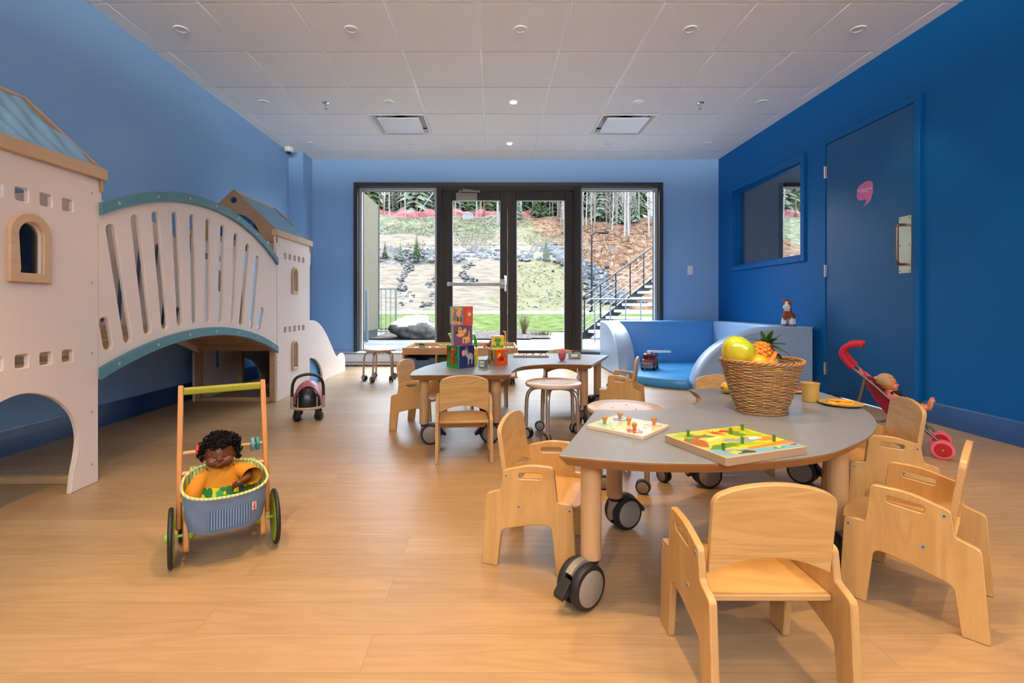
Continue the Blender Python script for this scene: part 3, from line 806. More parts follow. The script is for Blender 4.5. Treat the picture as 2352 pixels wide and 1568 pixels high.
def paver_mat():
    m, nt, b = _bsdf('pale_terrace_paving')
    t = nt.nodes.new('ShaderNodeTexCoord'); br = nt.nodes.new('ShaderNodeTexBrick')
    br.inputs['Scale'].default_value = 1; br.inputs['Brick Width'].default_value = .9; br.inputs['Row Height'].default_value = .3; br.inputs['Mortar Size'].default_value = .008
    br.inputs['Color1'].default_value = (.50, .52, .54, 1); br.inputs['Color2'].default_value = (.62, .64, .66, 1); br.inputs['Mortar'].default_value = (.32, .33, .34, 1)
    n = nt.nodes.new('ShaderNodeTexNoise'); n.inputs['Scale'].default_value = 1.4; n.inputs['Detail'].default_value = 6
    mx = nt.nodes.new('ShaderNodeMix'); mx.data_type = 'RGBA'; mx.inputs[7].default_value = (.78, .80, .83, 1)
    rp = nt.nodes.new('ShaderNodeValToRGB'); rp.color_ramp.elements[0].position = .45; rp.color_ramp.elements[1].position = .62
    L(nt, t.outputs['Object'], br.inputs['Vector']); L(nt, t.outputs['Object'], n.inputs['Vector']); L(nt, n.outputs['Fac'], rp.inputs[0]); L(nt, rp.outputs[0], mx.inputs[0])
    L(nt, br.outputs['Color'], mx.inputs[6]); L(nt, mx.outputs[2], b.inputs['Base Color']); b.inputs['Roughness'].default_value = .45
    return m
def zt(x, y):
    if y < 12: return 0.0
    if y < 24: return (y - 12) * .03
    if y < 31: return .36
    s = min(1.0, (y - 31) / 31.0)
    z = .36 + 11.9 * s
    if y > 62: z += (y - 62) * .12
    return z
gp = MB().grid(lambda u, v: (-14 + 60 * u, 6.6 + 8 * v, zt(0, 6.6 + 8 * v) - .02), 30, 8); struct('terrace', gp, paver_mat())
gr = lambda x0, x1, y0, y1, dz, nx=20, ny=20: MB().grid(lambda u, v: (x0 + (x1 - x0) * u, y0 + (y1 - y0) * v, zt(0, y0 + (y1 - y0) * v) + dz), nx, ny)
lawn = gr(-14, 46, 13.8, 25, .0)
struct('lawn', lawn, ground_mat('wet_lawn', [(.36, (.20, .32, .06)), (.48, (.38, .50, .14)), (.56, (.52, .62, .26)), (.68, (.85, .9, .7))], 3.0, detail=12))
struct('mulch_bed', gr(-3.0, .9, 11.5, 13.9, .012, 8, 4).grid(lambda u, v: (.2 + 1.2 * u, 11.7 + 2.3 * v, zt(0, 11.7 + 2.3 * v) + .014), 6, 6),
       ground_mat('wood_chip_mulch', [(.35, (.20, .13, .10)), (.5, (.50, .38, .33)), (.58, (.78, .72, .70)), (.7, (.92, .92, .93))], 22.0, detail=3))
struct('garden_path', gr(-14, 46, 25, 31.2, .0, 6, 6), ground_mat('snowy_concrete_path', [(.3, (.78, .77, .75)), (.7, (.92, .93, .95))], 1.0))
# hill
def hill_mat():
    m, nt, b = _bsdf('autumn_hillside')
    N = nt.nodes
    t = N.new('ShaderNodeTexCoord'); sx = N.new('ShaderNodeSeparateXYZ'); L(nt, t.outputs['Object'], sx.inputs[0])
    def noise(scale, detail=5, sc3=None):
        n = N.new('ShaderNodeTexNoise'); n.inputs['Scale'].default_value = scale; n.inputs['Detail'].default_value = detail; n.inputs['Roughness'].default_value = .78
        if sc3:
            mp = N.new('ShaderNodeMapping'); mp.inputs['Scale'].default_value = sc3; L(nt, t.outputs['Object'], mp.inputs[0]); L(nt, mp.outputs[0], n.inputs[0])
        else: L(nt, t.outputs['Object'], n.inputs[0])
        return n.outputs['Fac']
    def math_(op, a, b_=None):
        q = N.new('ShaderNodeMath'); q.operation = op
        for i, v in enumerate((a, b_)):
            if v is None: continue
            if isinstance(v, (int, float)): q.inputs[i].default_value = v
            else: L(nt, v, q.inputs[i])
        return q.outputs[0]
    nb = noise(.35, 6)
    jit = math_('MULTIPLY', math_('SUBTRACT', nb, .5), 9.0)
    Y = math_('ADD', sx.outputs[1], jit); X = math_('ADD', sx.outputs[0], jit)
    def step(v, lo, hi):
        q = N.new('ShaderNodeMapRange'); q.interpolation_type = 'SMOOTHSTEP'; q.inputs[1].default_value = lo; q.inputs[2].default_value = hi
        L(nt, v, q.inputs[0]); return q.outputs[0]
    def mix(f, a, b_):
        q = N.new('ShaderNodeMix'); q.data_type = 'RGBA'
        L(nt, f, q.inputs[0])
        for i, v in ((6, a), (7, b_)):
            if isinstance(v, tuple): q.inputs[i].default_value = c4(v)
            else: L(nt, v, q.inputs[i])
        return q.outputs[2]
    def ramp(f, stops):
        r = N.new('ShaderNodeValToRGB'); r.color_ramp.elements[0].position = stops[0][0]; r.color_ramp.elements[0].color = c4(stops[0][1])
        r.color_ramp.elements[1].position = stops[-1][0]; r.color_ramp.elements[1].color = c4(stops[-1][1])
        for p, c in stops[1:-1]: e = r.color_ramp.elements.new(p); e.color = c4(c)
        L(nt, f, r.inputs[0]); return r.outputs[0]
    fine = noise(1.5, 14)
    fine2 = noise(1.3, 14, (.6, 1.6, 3))
    tan = ramp(fine2, [(.34, (.42, .30, .20)), (.5, (.72, .60, .47)), (.64, (.90, .80, .70))])
    rocky = ramp(fine, [(.36, (.16, .14, .12)), (.48, (.45, .38, .33)), (.56, (.72, .68, .66)), (.66, (.93, .94, .96))])
    green = ramp(fine, [(.38, (.20, .25, .10)), (.48, (.50, .52, .30)), (.56, (.74, .74, .56)), (.64, (.95, .96, .90))])
    lower_green = ramp(fine, [(.36, (.30, .32, .12)), (.46, (.60, .62, .34)), (.52, (.78, .62, .42)), (.58, (.62, .64, .40)), (.66, (.95, .95, .88))])
    leaf = ramp(fine, [(.38, (.16, .09, .06)), (.46, (.52, .26, .15)), (.53, (.78, .48, .32)), (.60, (.80, .66, .52)), (.66, (.98, .95, .92))])
    c = mix(step(Y, 41.8, 42.6), tan, rocky)
    c = mix(step(Y, 45.5, 46.5), c, tan)
    c = mix(step(Y, 51.0, 52.5), c, green)
    # grass tongue on the right door's view
    gx = math_('ADD', X, math_('MULTIPLY', sx.outputs[1], -0.11))
    c = mix(step(gx, -3.6, -2.6), c, lower_green)
    lx = math_('ADD', X, math_('MULTIPLY', sx.outputs[1], 0.16))
    c = mix(step(lx, 13.0, 14.2), c, leaf)
    c = mix(step(sx.outputs[1], 61.0, 64.0), c, leaf)
    c = mix(step(sx.outputs[0], 30.0, 31.0), c, green)
    L(nt, c, b.inputs['Base Color']); b.inputs['Roughness'].default_value = .95
    return m
from mathutils import noise as mn
hm = MB().grid(lambda u, v: (lambda x, y: (x, y, zt(x, y) + (.5 * mn.noise(Vector((x * .25, y * .25, 0))) + .18 * mn.noise(Vector((x * .9, y * .9, 3)))) * min(1, (y - 31) / 3)))(-80 + 150 * u, 31 + 60 * v), 230, 110)
struct('hillside', hm, hill_mat(), sharp=80)

rock_m = ground_mat('grey_stone', [(.3, (.16, .16, .17)), (.5, (.34, .34, .35)), (.7, (.55, .56, .58))], 6)
rock_snow = ground_mat('snow_dusted_stone', [(.3, (.20, .20, .21)), (.48, (.42, .43, .45)), (.55, (.85, .87, .9))], 5)
def rock(mb, c, r, seed, mi=0, nu=8, nv=6):
    rr = random.Random(seed); o = Vector((rr.random() * 50, rr.random() * 50, 0))
    mb.sph(c, (r * rr.uniform(.8, 1.4), r * rr.uniform(.8, 1.3), r * rr.uniform(.5, .85)), mi, nu, nv, Matrix.Rotation(rr.random() * 6, 3, 'Z'), lambda u: 1 + .35 * mn.noise(u * 1.3 + o))
rp = MB(); R2 = random.Random(3)
path = [(5.2, 47.5), (6.0, 44.5), (6.9, 41.5), (7.7, 38.5), (7.9, 35), (8.3, 32.2)]
for i in range(620):
    s = R2.random() * (len(path) - 1.001); k = int(s); f_ = s - k
    x = path[k][0] * (1 - f_) + path[k + 1][0] * f_ + R2.gauss(0, .42 + .06 * s * 2); y = path[k][1] * (1 - f_) + path[k + 1][1] * f_
    rock(rp, (x, y, zt(x, y) + .12), R2.uniform(.13, .30), i, 0 if R2.random() < .55 else 1, 6, 4)
tag(rp.build('riprap_stones', [rock_m, rock_snow], sharp=30), 'band of loose grey rubble stones running down the hillside', 'rubble', kind='stuff')
rg = MB()
for (x0, y0, x1, y1, n_) in ((-6.3, 31.8, -7.6, 41.5, 90), (-4.6, 31.8, -4.4, 41.5, 100), (-2.2, 36, -2.4, 41.8, 50)):
    for i in range(n_):
        f_ = R2.random(); x = x0 + (x1 - x0) * f_ + R2.gauss(0, .22) + .3 * math.sin(f_ * 9); y = y0 + (y1 - y0) * f_
        rock(rg, (x, y, zt(x, y) + .05), R2.uniform(.06, .17), i + 900, 0 if R2.random() < .6 else 1, 6, 4)
for i in range(260):
    y = R2.uniform(42, 45.8); x = R2.uniform(-12, 5)
    rock(rg, (x, y, zt(x, y) + .1), R2.uniform(.08, .32), i + 2000, 0 if R2.random() < .35 else 1, 6, 4)
tag(rg.build('scattered_stones', [rock_m, rock_snow], sharp=30), 'stones scattered in gullies and along the bench of the slope', 'stones', kind='stuff')

# fallen branches, brush and tufts in the leaf litter
fb = MB()
for i in range(150):
    x = R2.uniform(7, 21); y = R2.uniform(44, 62); a = R2.uniform(0, 3.14); l = R2.uniform(.3, 1.3); z = zt(x, y) + .12
    if x < 5 + (62 - y) * .2: continue
    fb.tube([(x, y, z), (x + l * math.cos(a), y + l * math.sin(a) * .3, zt(x, y + l * math.sin(a) * .3) + R2.uniform(.05, .5))], [R2.uniform(.03, .06), .015], 4, R2.randrange(3))
for i in range(1500):
    x = R2.uniform(5.5, 21); y = R2.uniform(40, 63)
    if x < 4.5 + (60 - y) * .22: continue
    z = zt(x, y); a = R2.uniform(0, 6.28); h = R2.uniform(.12, .55); e = R2.uniform(.05, .3)
    fb.tube([(x, y, z), (x + e * math.cos(a), y + e * math.sin(a), z + h)], [.025, .008], 3, 1 + R2.randrange(3))
tag(fb.build('fallen_branches', [mk('bleached_deadwood', (.85, .82, .78), .9), mk('russet_brush', (.40, .17, .09), .9), mk('dark_brush', (.16, .11, .08), .9), mk('olive_brush', (.42, .42, .16), .9)]), 'fallen branches and low brush in the orange leaf litter of the slope', 'branches', kind='stuff')
tf = MB()
for i in range(6000):
    x = R2.uniform(-14, 9); y = R2.uniform(46.5, 61) if R2.random() < .45 or x < 1 else R2.uniform(31.5, 61)
    z = zt(x, y); a = R2.uniform(0, 6.28); h = R2.uniform(.08, .28)
    tf.tube([(x, y, z), (x + .25 * math.cos(a), y + .1 * math.sin(a), z + h * .7)], [.04, .01], 3, R2.randrange(4))
tag(tf.build('grass_tufts', [mk('pale_grass', (.62, .66, .40), .9), mk('dry_grass', (.78, .62, .42), .9), mk('frosted_grass', (.95, .96, .92), .9), mk('dark_grass', (.25, .30, .12), .9)]), 'tufts of frosted grass over the open slope', 'grass', kind='stuff')

# boulders on the mulch bed
def boulder(c, r, seed, label):
    o = Vector((seed, 2, 1))
    mb = MB().sph((0, 0, 0), r, 0, 40, 26, None, lambda u: 1 + .30 * mn.noise(u * 1.1 + o) + .10 * mn.noise(u * 3 + o) + .03 * mn.noise(u * 9 + o))
    vs = mb.v; mb.v = [Vector((v.x, v.y, max(v.z, -r[2] * .55))) for v in vs]
    ob = mb.build('boulder', [ground_mat('boulder_granite_%d' % seed, [(.3, (.13, .12, .11)), (.5, (.32, .29, .26)), (.7, (.58, .55, .52))], 5), mk('settled_snow', (.86, .88, .92), .8)], sharp=60)
    for p in ob.data.polygons:
        if p.normal.z > .55 and p.center.z > -.05: p.material_index = 1
    ob.location = (c[0], c[1], c[2] + r[2] * .55); return tag(ob, label, 'boulder')
boulder((-1.96, 11.9, 0.0), (.60, .42, .36), 4, 'large snow-topped boulder on the gravel edge outside the left window')
boulder((-1.45, 12.9, 0.02), (.30, .22, .22), 9, 'smaller dark rock just behind the snow-topped boulder')

# wing of the building outside on the left
wg = MB(); wg.bb((-3.4, 6.76, .20), (-3.0, 12.4, 3.4)); 
struct('wall_exterior_wing', wg, mk('cream_cladding', (.56, .49, .36), .7, var=.05, scale=1.5))
struct('trim_4', MB().bb((-3.06, 12.4, .2), (-2.985, 12.48, 3.4)).bb((-3.4, 6.78, 0), (-3.005, 12.35, .2)), mk('concrete_plinth', (.42, .43, .44), .8, var=.2))
galv = mk('galvanised_steel', (.055, .060, .064), .5, spec=0.1)
fn = thing('garden_fence', 'galvanised metal railing with upright bars outside the left window', 'fence', (0, 0, 0))
q = MB(); Zg = zt(0, 13)
for z in (.12, 1.2): MB().bb((-3.75, 13.0, Zg + z), (-2.68, 13.03, Zg + z + .04)).build('rail', galv, fn)
for i in range(9):
    x = -3.72 + i * .128; MB().bb((x, 13.0, Zg), (x + (.05 if i in (2, 8) else .022), 13.02, Zg + 1.22)).build('upright', galv, fn)
tag(MB().bb((-2.86, 10.6, 0), (-2.80, 10.66, 1.15), 0, .004).build('metal_post', galv), 'single pale steel post standing in front of the cream wall outside', 'post')

# outside staircase and railings on the right
st = thing('outdoor_staircase', 'black steel staircase with pale treads climbing to the right outside', 'staircase', (0, 0, 0))
sd = Vector((1.9, 1.45, 0)).normalized(); sn_ = Vector((sd.y, -sd.x, 0)); S0 = Vector((2.15, 11.75, 0)); RISE, RUN, WD = .165, .33, 2.2
steel_dark = mk('charcoal_steel', (.003, .0032, .0036), .5, spec=0.1); tread_m = mk('galvanised_tread', (.95, .95, .93), .5, var=.1)
for k in range(1, 11):
    p = S0 + sd * (RUN * k) + Vector((0, 0, RISE * k)); c_ = p + sn_ * (WD / 2)
    Rz = Matrix(((sd.x, sn_.x, 0), (sd.y, sn_.y, 0), (0, 0, 1)))
    MB().box(c_, (.28, WD, .07), 0, .003, Rz).build('tread', tread_m, st)
for s_, w_ in ((0, .0), (1, WD)):
    a_ = S0 + sn_ * w_; b_ = a_ + sd * (RUN * 11) + Vector((0, 0, RISE * 11)); 
    q = MB(); dv = (b_ - a_); nn = Vector((-sd.x * dv.z, -sd.y * dv.z, dv.xy.length)).normalized() * .13
    off = sn_ * .03
    vs = [a_ - nn - off, b_ - nn - off, b_ + nn - off, a_ + nn - off, a_ - nn + off, b_ - nn + off, b_ + nn + off, a_ + nn + off]
    q.add(vs, [[0, 1, 2, 3], [7, 6, 5, 4], [0, 4, 5, 1], [1, 5, 6, 2], [2, 6, 7, 3], [3, 7, 4, 0]]); q.build('stringer', steel_dark, st)
def handrail(parent, a_, b_, h0, hs, posts, m_, r=.018):
    a_ = Vector(a_); b_ = Vector(b_); up = Vector((0, 0, 1))
    MB().tube([a_ + up * h0, b_ + up * h0], r * 1.4, 8, caps=True).build('top_rail', m_, parent)
    q = MB()
    for h in hs: q.tube([a_ + up * h, b_ + up * h], r * .55, 6)
    q.build('infill_rails', galv, parent)
    for i in range(posts):
        p = a_ + (b_ - a_) * ((i + .15) / posts); MB().cyl(p, p + up * h0, r * 1.1, n=8).build('railing_post', m_, parent)
handrail(st, S0, S0 + sd * (RUN * 11) + Vector((0, 0, RISE * 11)), 1.0, (.28, .45, .62, .8), 6, steel_dark)
rl = thing('terrace_railing', 'thin grey steel railing at the foot of the outdoor stairs', 'railing', (0, 0, 0))
handrail(rl, S0 + sn_ * 1.0 + Vector((-.55, -.2, 0)), S0 + sn_ * 1.9 + sd * 1.9, .95, (.06, .5), 7, galv, .014)
# lamp post
lp = thing('street_lamp', 'tall grey lamp post beyond the lawn seen through the right window', 'lamp post', (6.15, 30.2, .36))
MB().cyl((0, 0, 0), (0, 0, 4.9), .07, .05, n=12).cyl((0, 0, 0), (0, 0, .12), .18, n=12).build('pole', mk('lamp_post_grey', (.008, .008, .0085), .6, spec=0), lp)
MB().tube([(0, 0, 4.85), (.2, 0, 5.0), (.55, 0, 5.02)], .04, 8).box((.75, 0, 5.0), (.6, .3, .1), 0, .03).build('lamp_head', mk('lamp_post_grey', (.008, .008, .0085), .6, spec=0), lp)
# shrub near the door
sh = MB(); R3 = random.Random(5)
for i in range(70):
    a = R3.uniform(0, 6.28); e = R3.uniform(.02, .22); h = R3.uniform(.3, .62)
    sh.tube([(0 + R3.uniform(-.05, .05), R3.uniform(-.05, .05), 0), (math.cos(a) * e * .5, math.sin(a) * e * .5, h * .5), (math.cos(a) * e, math.sin(a) * e, h)], [.006, .005, .002], 4, i % 2)
tag(sh.build('shrub', [mk('shrub_twig', (.26, .20, .12), .8), mk('shrub_twig_green', (.45, .45, .18), .8)], loc=(.80, 12.9, .02)), 'bare twiggy shrub on the mulch bed outside the right door', 'shrub')
gc = MB()
for i in range(90):
    a = R3.uniform(0, 6.28); r_ = R3.uniform(0, .28); gc.tube([(r_ * math.cos(a), r_ * math.sin(a) * .5, 0), (r_ * 1.3 * math.cos(a), r_ * .7 * math.sin(a), R3.uniform(.06, .16))], [.008, .002], 3)
tag(gc.build('grass_clump', mk('fresh_grass', (.50, .62, .22), .8), loc=(1.28, 12.6, .02)), 'low tuft of fresh grass beside the twiggy shrub', 'grass', kind='stuff')

# wood on the hilltop
bark_w = mk('pale_birch_bark', (.74, .71, .68), .8, var=.25, scale=3); bark_g = mk('grey_bark', (.27, .24, .22), .9, var=.3, scale=3)
needle = mk('evergreen_needles', (.10, .15, .07), .9, var=.4, scale=1.5); needle2 = mk('snowy_evergreen_needles', (.26, .33, .24), .9, var=.5, scale=1.2)
def bare_tree(name, h, m_, seed):
    rr = random.Random(seed); q = MB()
    pts = [(0, 0, -.3)]; x = y = 0
    for i in range(1, 7): x += rr.uniform(-.12, .12); y += rr.uniform(-.1, .1); pts.append((x, y, h * i / 6))
    rs = [.10 * (1 - .85 * i / 6) * h / 11 for i in range(7)]
    q.tube(pts, rs, 6)
    for i in range(26):
        f_ = rr.uniform(.22, .98); k = min(5, int(f_ * 6)); g_ = f_ * 6 - k
        p = Vector(pts[k]).lerp(Vector(pts[k + 1]), g_); a = rr.uniform(0, 6.28); l = rr.uniform(.5, 1.7) * (1.15 - f_)
        e = p + Vector((math.cos(a) * l, math.sin(a) * l, l * rr.uniform(.5, 1.2)))
        q.tube([p, p.lerp(e, .5) + Vector((0, 0, -.05)), e], [.035, .022, .008], 4)
        for _ in range(3):
            s_ = p.lerp(e, rr.uniform(.4, .9)); q.tube([s_, s_ + Vector((rr.uniform(-.5, .5), rr.uniform(-.5, .5), rr.uniform(.1, .6)))], [.012, .005], 3)
    return q.mesh(name, m_)
def fir_tree(name, h, m_, seed):
    rr = random.Random(seed); q = MB(); q.cyl((0, 0, -.3), (0, 0, h), .12, .02, 6, 0)
    z = h * .10
    while z < h * .98:
        R_ = (h - z) * .24 + .1; n_ = 11
        for i in range(n_):
            a = 2 * PI * i / n_ + rr.random(); r_ = R_ * rr.uniform(.7, 1.15); d = Vector((math.cos(a), math.sin(a), 0)); t_ = Vector((-d.y, d.x, 0))
            b0 = Vector((0, 0, z)); tip = b0 + d * r_ + Vector((0, 0, -r_ * .35)); mid = b0 + d * r_ * .5
            w_ = r_ * .26
            q.add([b0, mid + t_ * w_ + Vector((0, 0, -.12 * r_)), tip, mid - t_ * w_ + Vector((0, 0, -.12 * r_)), mid + Vector((0, 0, .12))], [[0, 1, 4], [1, 2, 4], [2, 3, 4], [3, 0, 4]], 1)
        z += h * .042
    return q.mesh(name, [bark_g, m_])
T_b = [bare_tree('birch_mesh', 11 + i, bark_w, 20 + i) for i in range(3)]
T_g = [bare_tree('bare_mesh', 10 + i, bark_g, 40 + i) for i in range(3)]
T_f = [fir_tree('fir_mesh', 8 + 2 * i, needle if i % 2 else needle2, 60 + i) for i in range(4)]
def put_tree(kind, x, y, s, k):
    src = {'birch_tree': T_b, 'bare_tree': T_g, 'fir_tree': T_f}[kind]
    o = bpy.data.objects.new(kind, src[k % len(src)]); COL.objects.link(o)
    o.location = (x, y, zt(x, y) - .2); o.scale = (s, s, s); o.rotation_euler = (0, 0, k * 1.7)
    lab = {'birch_tree': 'slender white-barked leafless tree in the wood on the slope', 'bare_tree': 'grey leafless tree in the wood on the slope', 'fir_tree': 'snow-dusted evergreen in the wood on the slope'}[kind]
    pxx = 1135 + 1100 * x / y; reg = 'interior pane' if pxx < 830 else 'left window' if pxx < 1010 else 'left glass door' if pxx < 1160 else 'right glass door' if pxx < 1310 else 'right window' if pxx < 1560 else 'side room window'
    lab += ', seen through the ' + reg
    tag(o, lab, 'tree', {'birch_tree': 'white-barked trees of the hilltop wood', 'bare_tree': 'grey bare trees of the hilltop wood', 'fir_tree': 'evergreens of the hilltop wood'}[kind] + ' in the ' + reg)
R4 = random.Random(11)
for i in range(64): put_tree('fir_tree', -20 + 42 * i / 64 + R4.uniform(-.5, .5), R4.uniform(66, 84), R4.uniform(.8, 1.3), i)
for i in range(62): put_tree('bare_tree', -20 + 46 * i / 62 + R4.uniform(-.4, .4), R4.uniform(63.5, 80), R4.uniform(.8, 1.2), i)
for i in range(26): put_tree('birch_tree', -18 + 26 * i / 26 + R4.uniform(-.4, .4), R4.uniform(63, 74), R4.uniform(.8, 1.2), i)
for i in range(24): put_tree('birch_tree', R4.uniform(8.5, 20), R4.uniform(51, 64), R4.uniform(.8, 1.2), i)
for i in range(18): put_tree('bare_tree', R4.uniform(7, 20), R4.uniform(52, 66), R4.uniform(.7, 1.1), i)
for i in range(8): put_tree('fir_tree', R4.uniform(9, 20), R4.uniform(56, 66), R4.uniform(.5, .8), i)
for i in range(8): put_tree('fir_tree', -46 + 22 * i / 8 + R4.uniform(-1, 1), R4.uniform(64, 74), R4.uniform(.8, 1.2), i)
for i in range(12): put_tree('fir_tree', R4.uniform(35, 46), R4.uniform(64, 74), R4.uniform(.8, 1.2), i)
for i in range(7): put_tree('birch_tree', R4.uniform(36, 43), R4.uniform(62.5, 66), R4.uniform(.8, 1.2), i)
# young firs on the slope
for i, (x, y, s_) in enumerate(((-10.6, 42.3, .24), (-9.8, 43.0, .16), (-8.3, 42.4, .15), (-6.9, 42.6, .17), (-5.6, 42.6, .17), (4.6, 42.4, .2), (3.0, 60, .3), (5.4, 61, .35))):
    o = bpy.data.objects.new('young_fir', T_f[i % 4]); COL.objects.link(o); o.location = (x, y, zt(x, y)); o.scale = (s_,) * 3
    tag(o, 'small young evergreen standing alone on the open slope', 'tree', 'young evergreens on the open slope')
# pink safety net with stakes, shed, pylon, lances
net_m, nt, b = _bsdf('pink_safety_net')
t = nt.nodes.new('ShaderNodeTexCoord'); n = nt.nodes.new('ShaderNodeTexNoise'); n.inputs['Scale'].default_value = 1.2
r = nt.nodes.new('ShaderNodeMapRange'); r.inputs[1].default_value = .3; r.inputs[2].default_value = .7; r.inputs[3].default_value = .25; r.inputs[4].default_value = .65
L(nt, t.outputs['Object'], n.inputs[0]); L(nt, n.outputs['Fac'], r.inputs[0]); L(nt, r.outputs[0], b.inputs['Alpha']); b.inputs['Base Color'].default_value = (.85, .32, .38, 1)
def safety_fence(x0, x1, y, label):
    t = thing('safety_fence', label, 'fence', (0, 0, 0)); n_ = int((x1 - x0) * 3)
    MB().grid(lambda u, v: (x0 + (x1 - x0) * u, y + .1 * math.sin(u * 30), zt(0, y) - .1 + v * (.95 + .18 * math.sin(u * (x1 - x0) * 1.9) + .1 * math.sin(u * 91))), n_, 1).build('net', net_m, t)
    k = 0; x = x0 + .5
    while x < x1:
        MB().cyl((x, y, zt(0, y) - .3), (x, y, zt(0, y) + 2.6), .07, n=6).build('stake', mk('orange_stake', (.62, .36, .20), .8) if k == 0 and 'orange_stake' not in bpy.data.materials else bpy.data.materials['orange_stake'], t)
        x += 4.3; k += 1
safety_fence(-19, 5.5, 61.6, 'long pink-red safety net fence on orange stakes below the wood')
safety_fence(34, 44, 61.6, 'pink-red safety net fence seen through the side room window')
tag(MB().bb((-4.0, 60.2, zt(0, 60.2) - .1), (-2.6, 61, zt(0, 60) + .75)).prism([(-4.1, .75), (-2.5, .75), (-3.3, 1.05)], t=.9, frame='XZ', o=(0, 61.05, zt(0, 60))).build('shed', M['white']), 'tiny white shed beside the pink net on top of the hill', 'shed')
pt = thing('ski_lift_tower', 'thin white steel pylon with crossarm on the hilltop', 'pylon', (.42, 56.5, zt(0, 56.5)))
MB().cyl((0, 0, 0), (0, 0, 4.4), .16, .1, n=8).build('mast', M['white'], pt); MB().bb((-.7, -.05, 4.0), (.7, .05, 4.15)).bb((-.55, -.05, 3.5), (-.45, .05, 4.1)).build('crossarm', M['light_grey'], pt)
for a_, b_, lb in (((-9.5, 60, .8), (-7.6, 60, 3.4), 'left'), ((-2.9, 57, -1.2), (.2, 57, 1.0), 'middle'), ((8.2, 58, .4), (10.8, 58, 3.4), 'right'), ((-16.3, 61, .3), (-17.6, 61, 4.6), 'leftmost')):
    z_ = zt(0, a_[1]); tag(MB().cyl((a_[0], a_[1], z_ + a_[2]), (b_[0], b_[1], z_ + b_[2]), .07, n=8).build('snow_lance', M['white']), 'slanting white snowmaking lance on the hilltop, %s one' % lb, 'pole', 'slanting white lances')

# outdoor colours darkened to keep the view in range under the overbright sky
def dim(m, k, done=set()):
    if m.name in done: return
    done.add(m.name)
    m.node_tree.nodes['Principled BSDF'].inputs['Specular IOR Level'].default_value = 0.0
    for nd in m.node_tree.nodes:
        if nd.type == 'VALTORGB' and nd.outputs[0].is_linked and any(l.to_socket.type == 'RGBA' for l in nd.outputs[0].links):
            for e in nd.color_ramp.elements: e.color = c4([v * k for v in e.color[:3]])
        elif nd.type == 'MIX' and nd.data_type == 'RGBA':
            for i in (6, 7):
                if not nd.inputs[i].is_linked: nd.inputs[i].default_value = c4([v * k for v in nd.inputs[i].default_value[:3]])
        elif nd.type == 'TEX_BRICK':
            for i in ('Color1', 'Color2', 'Mortar'): nd.inputs[i].default_value = c4([v * k for v in nd.inputs[i].default_value[:3]])
        elif nd.type == 'BSDF_PRINCIPLED' and not nd.inputs[0].is_linked: nd.inputs[0].default_value = c4([v * k for v in nd.inputs[0].default_value[:3]])
EXK = 0.060
for o in COL.objects:
    if o.type != 'MESH': continue
    far = o.name.startswith(('terrace', 'lawn', 'mulch', 'garden_path', 'hillside', 'riprap', 'scattered', 'fallen', 'grass_tufts', 'boulder', 'wall_exterior', 'trim_4', 'shrub', 'grass_clump', 'birch', 'bare', 'fir', 'young', 'net', 'stake', 'tread'))
    if far:
        for sl in o.material_slots: dim(sl.material, EXK * (3.6 if sl.material.name.startswith(('settled', 'galvanised_tread')) else 2.4 if sl.material.name.startswith(('pink_safety', 'boulder', 'evergreen', 'snowy_ever', 'shrub', 'grey_bark')) else 1.5 if sl.material.name.startswith('pale_birch') else 1.7 if o.name.startswith(('terrace', 'wall_ext', 'garden_path')) else 1))
outdoor_white = mk('darkened_outdoor_white', (.05, .05, .05), .6, spec=0)  # white darkened like the other outdoor colours, to suit the overbright sky
for o in COL.objects:
    if o.type == 'MESH' and o.name.startswith(('shed', 'mast', 'snow_lance', 'crossarm')): o.data.materials.clear(); o.data.materials.append(outdoor_white)
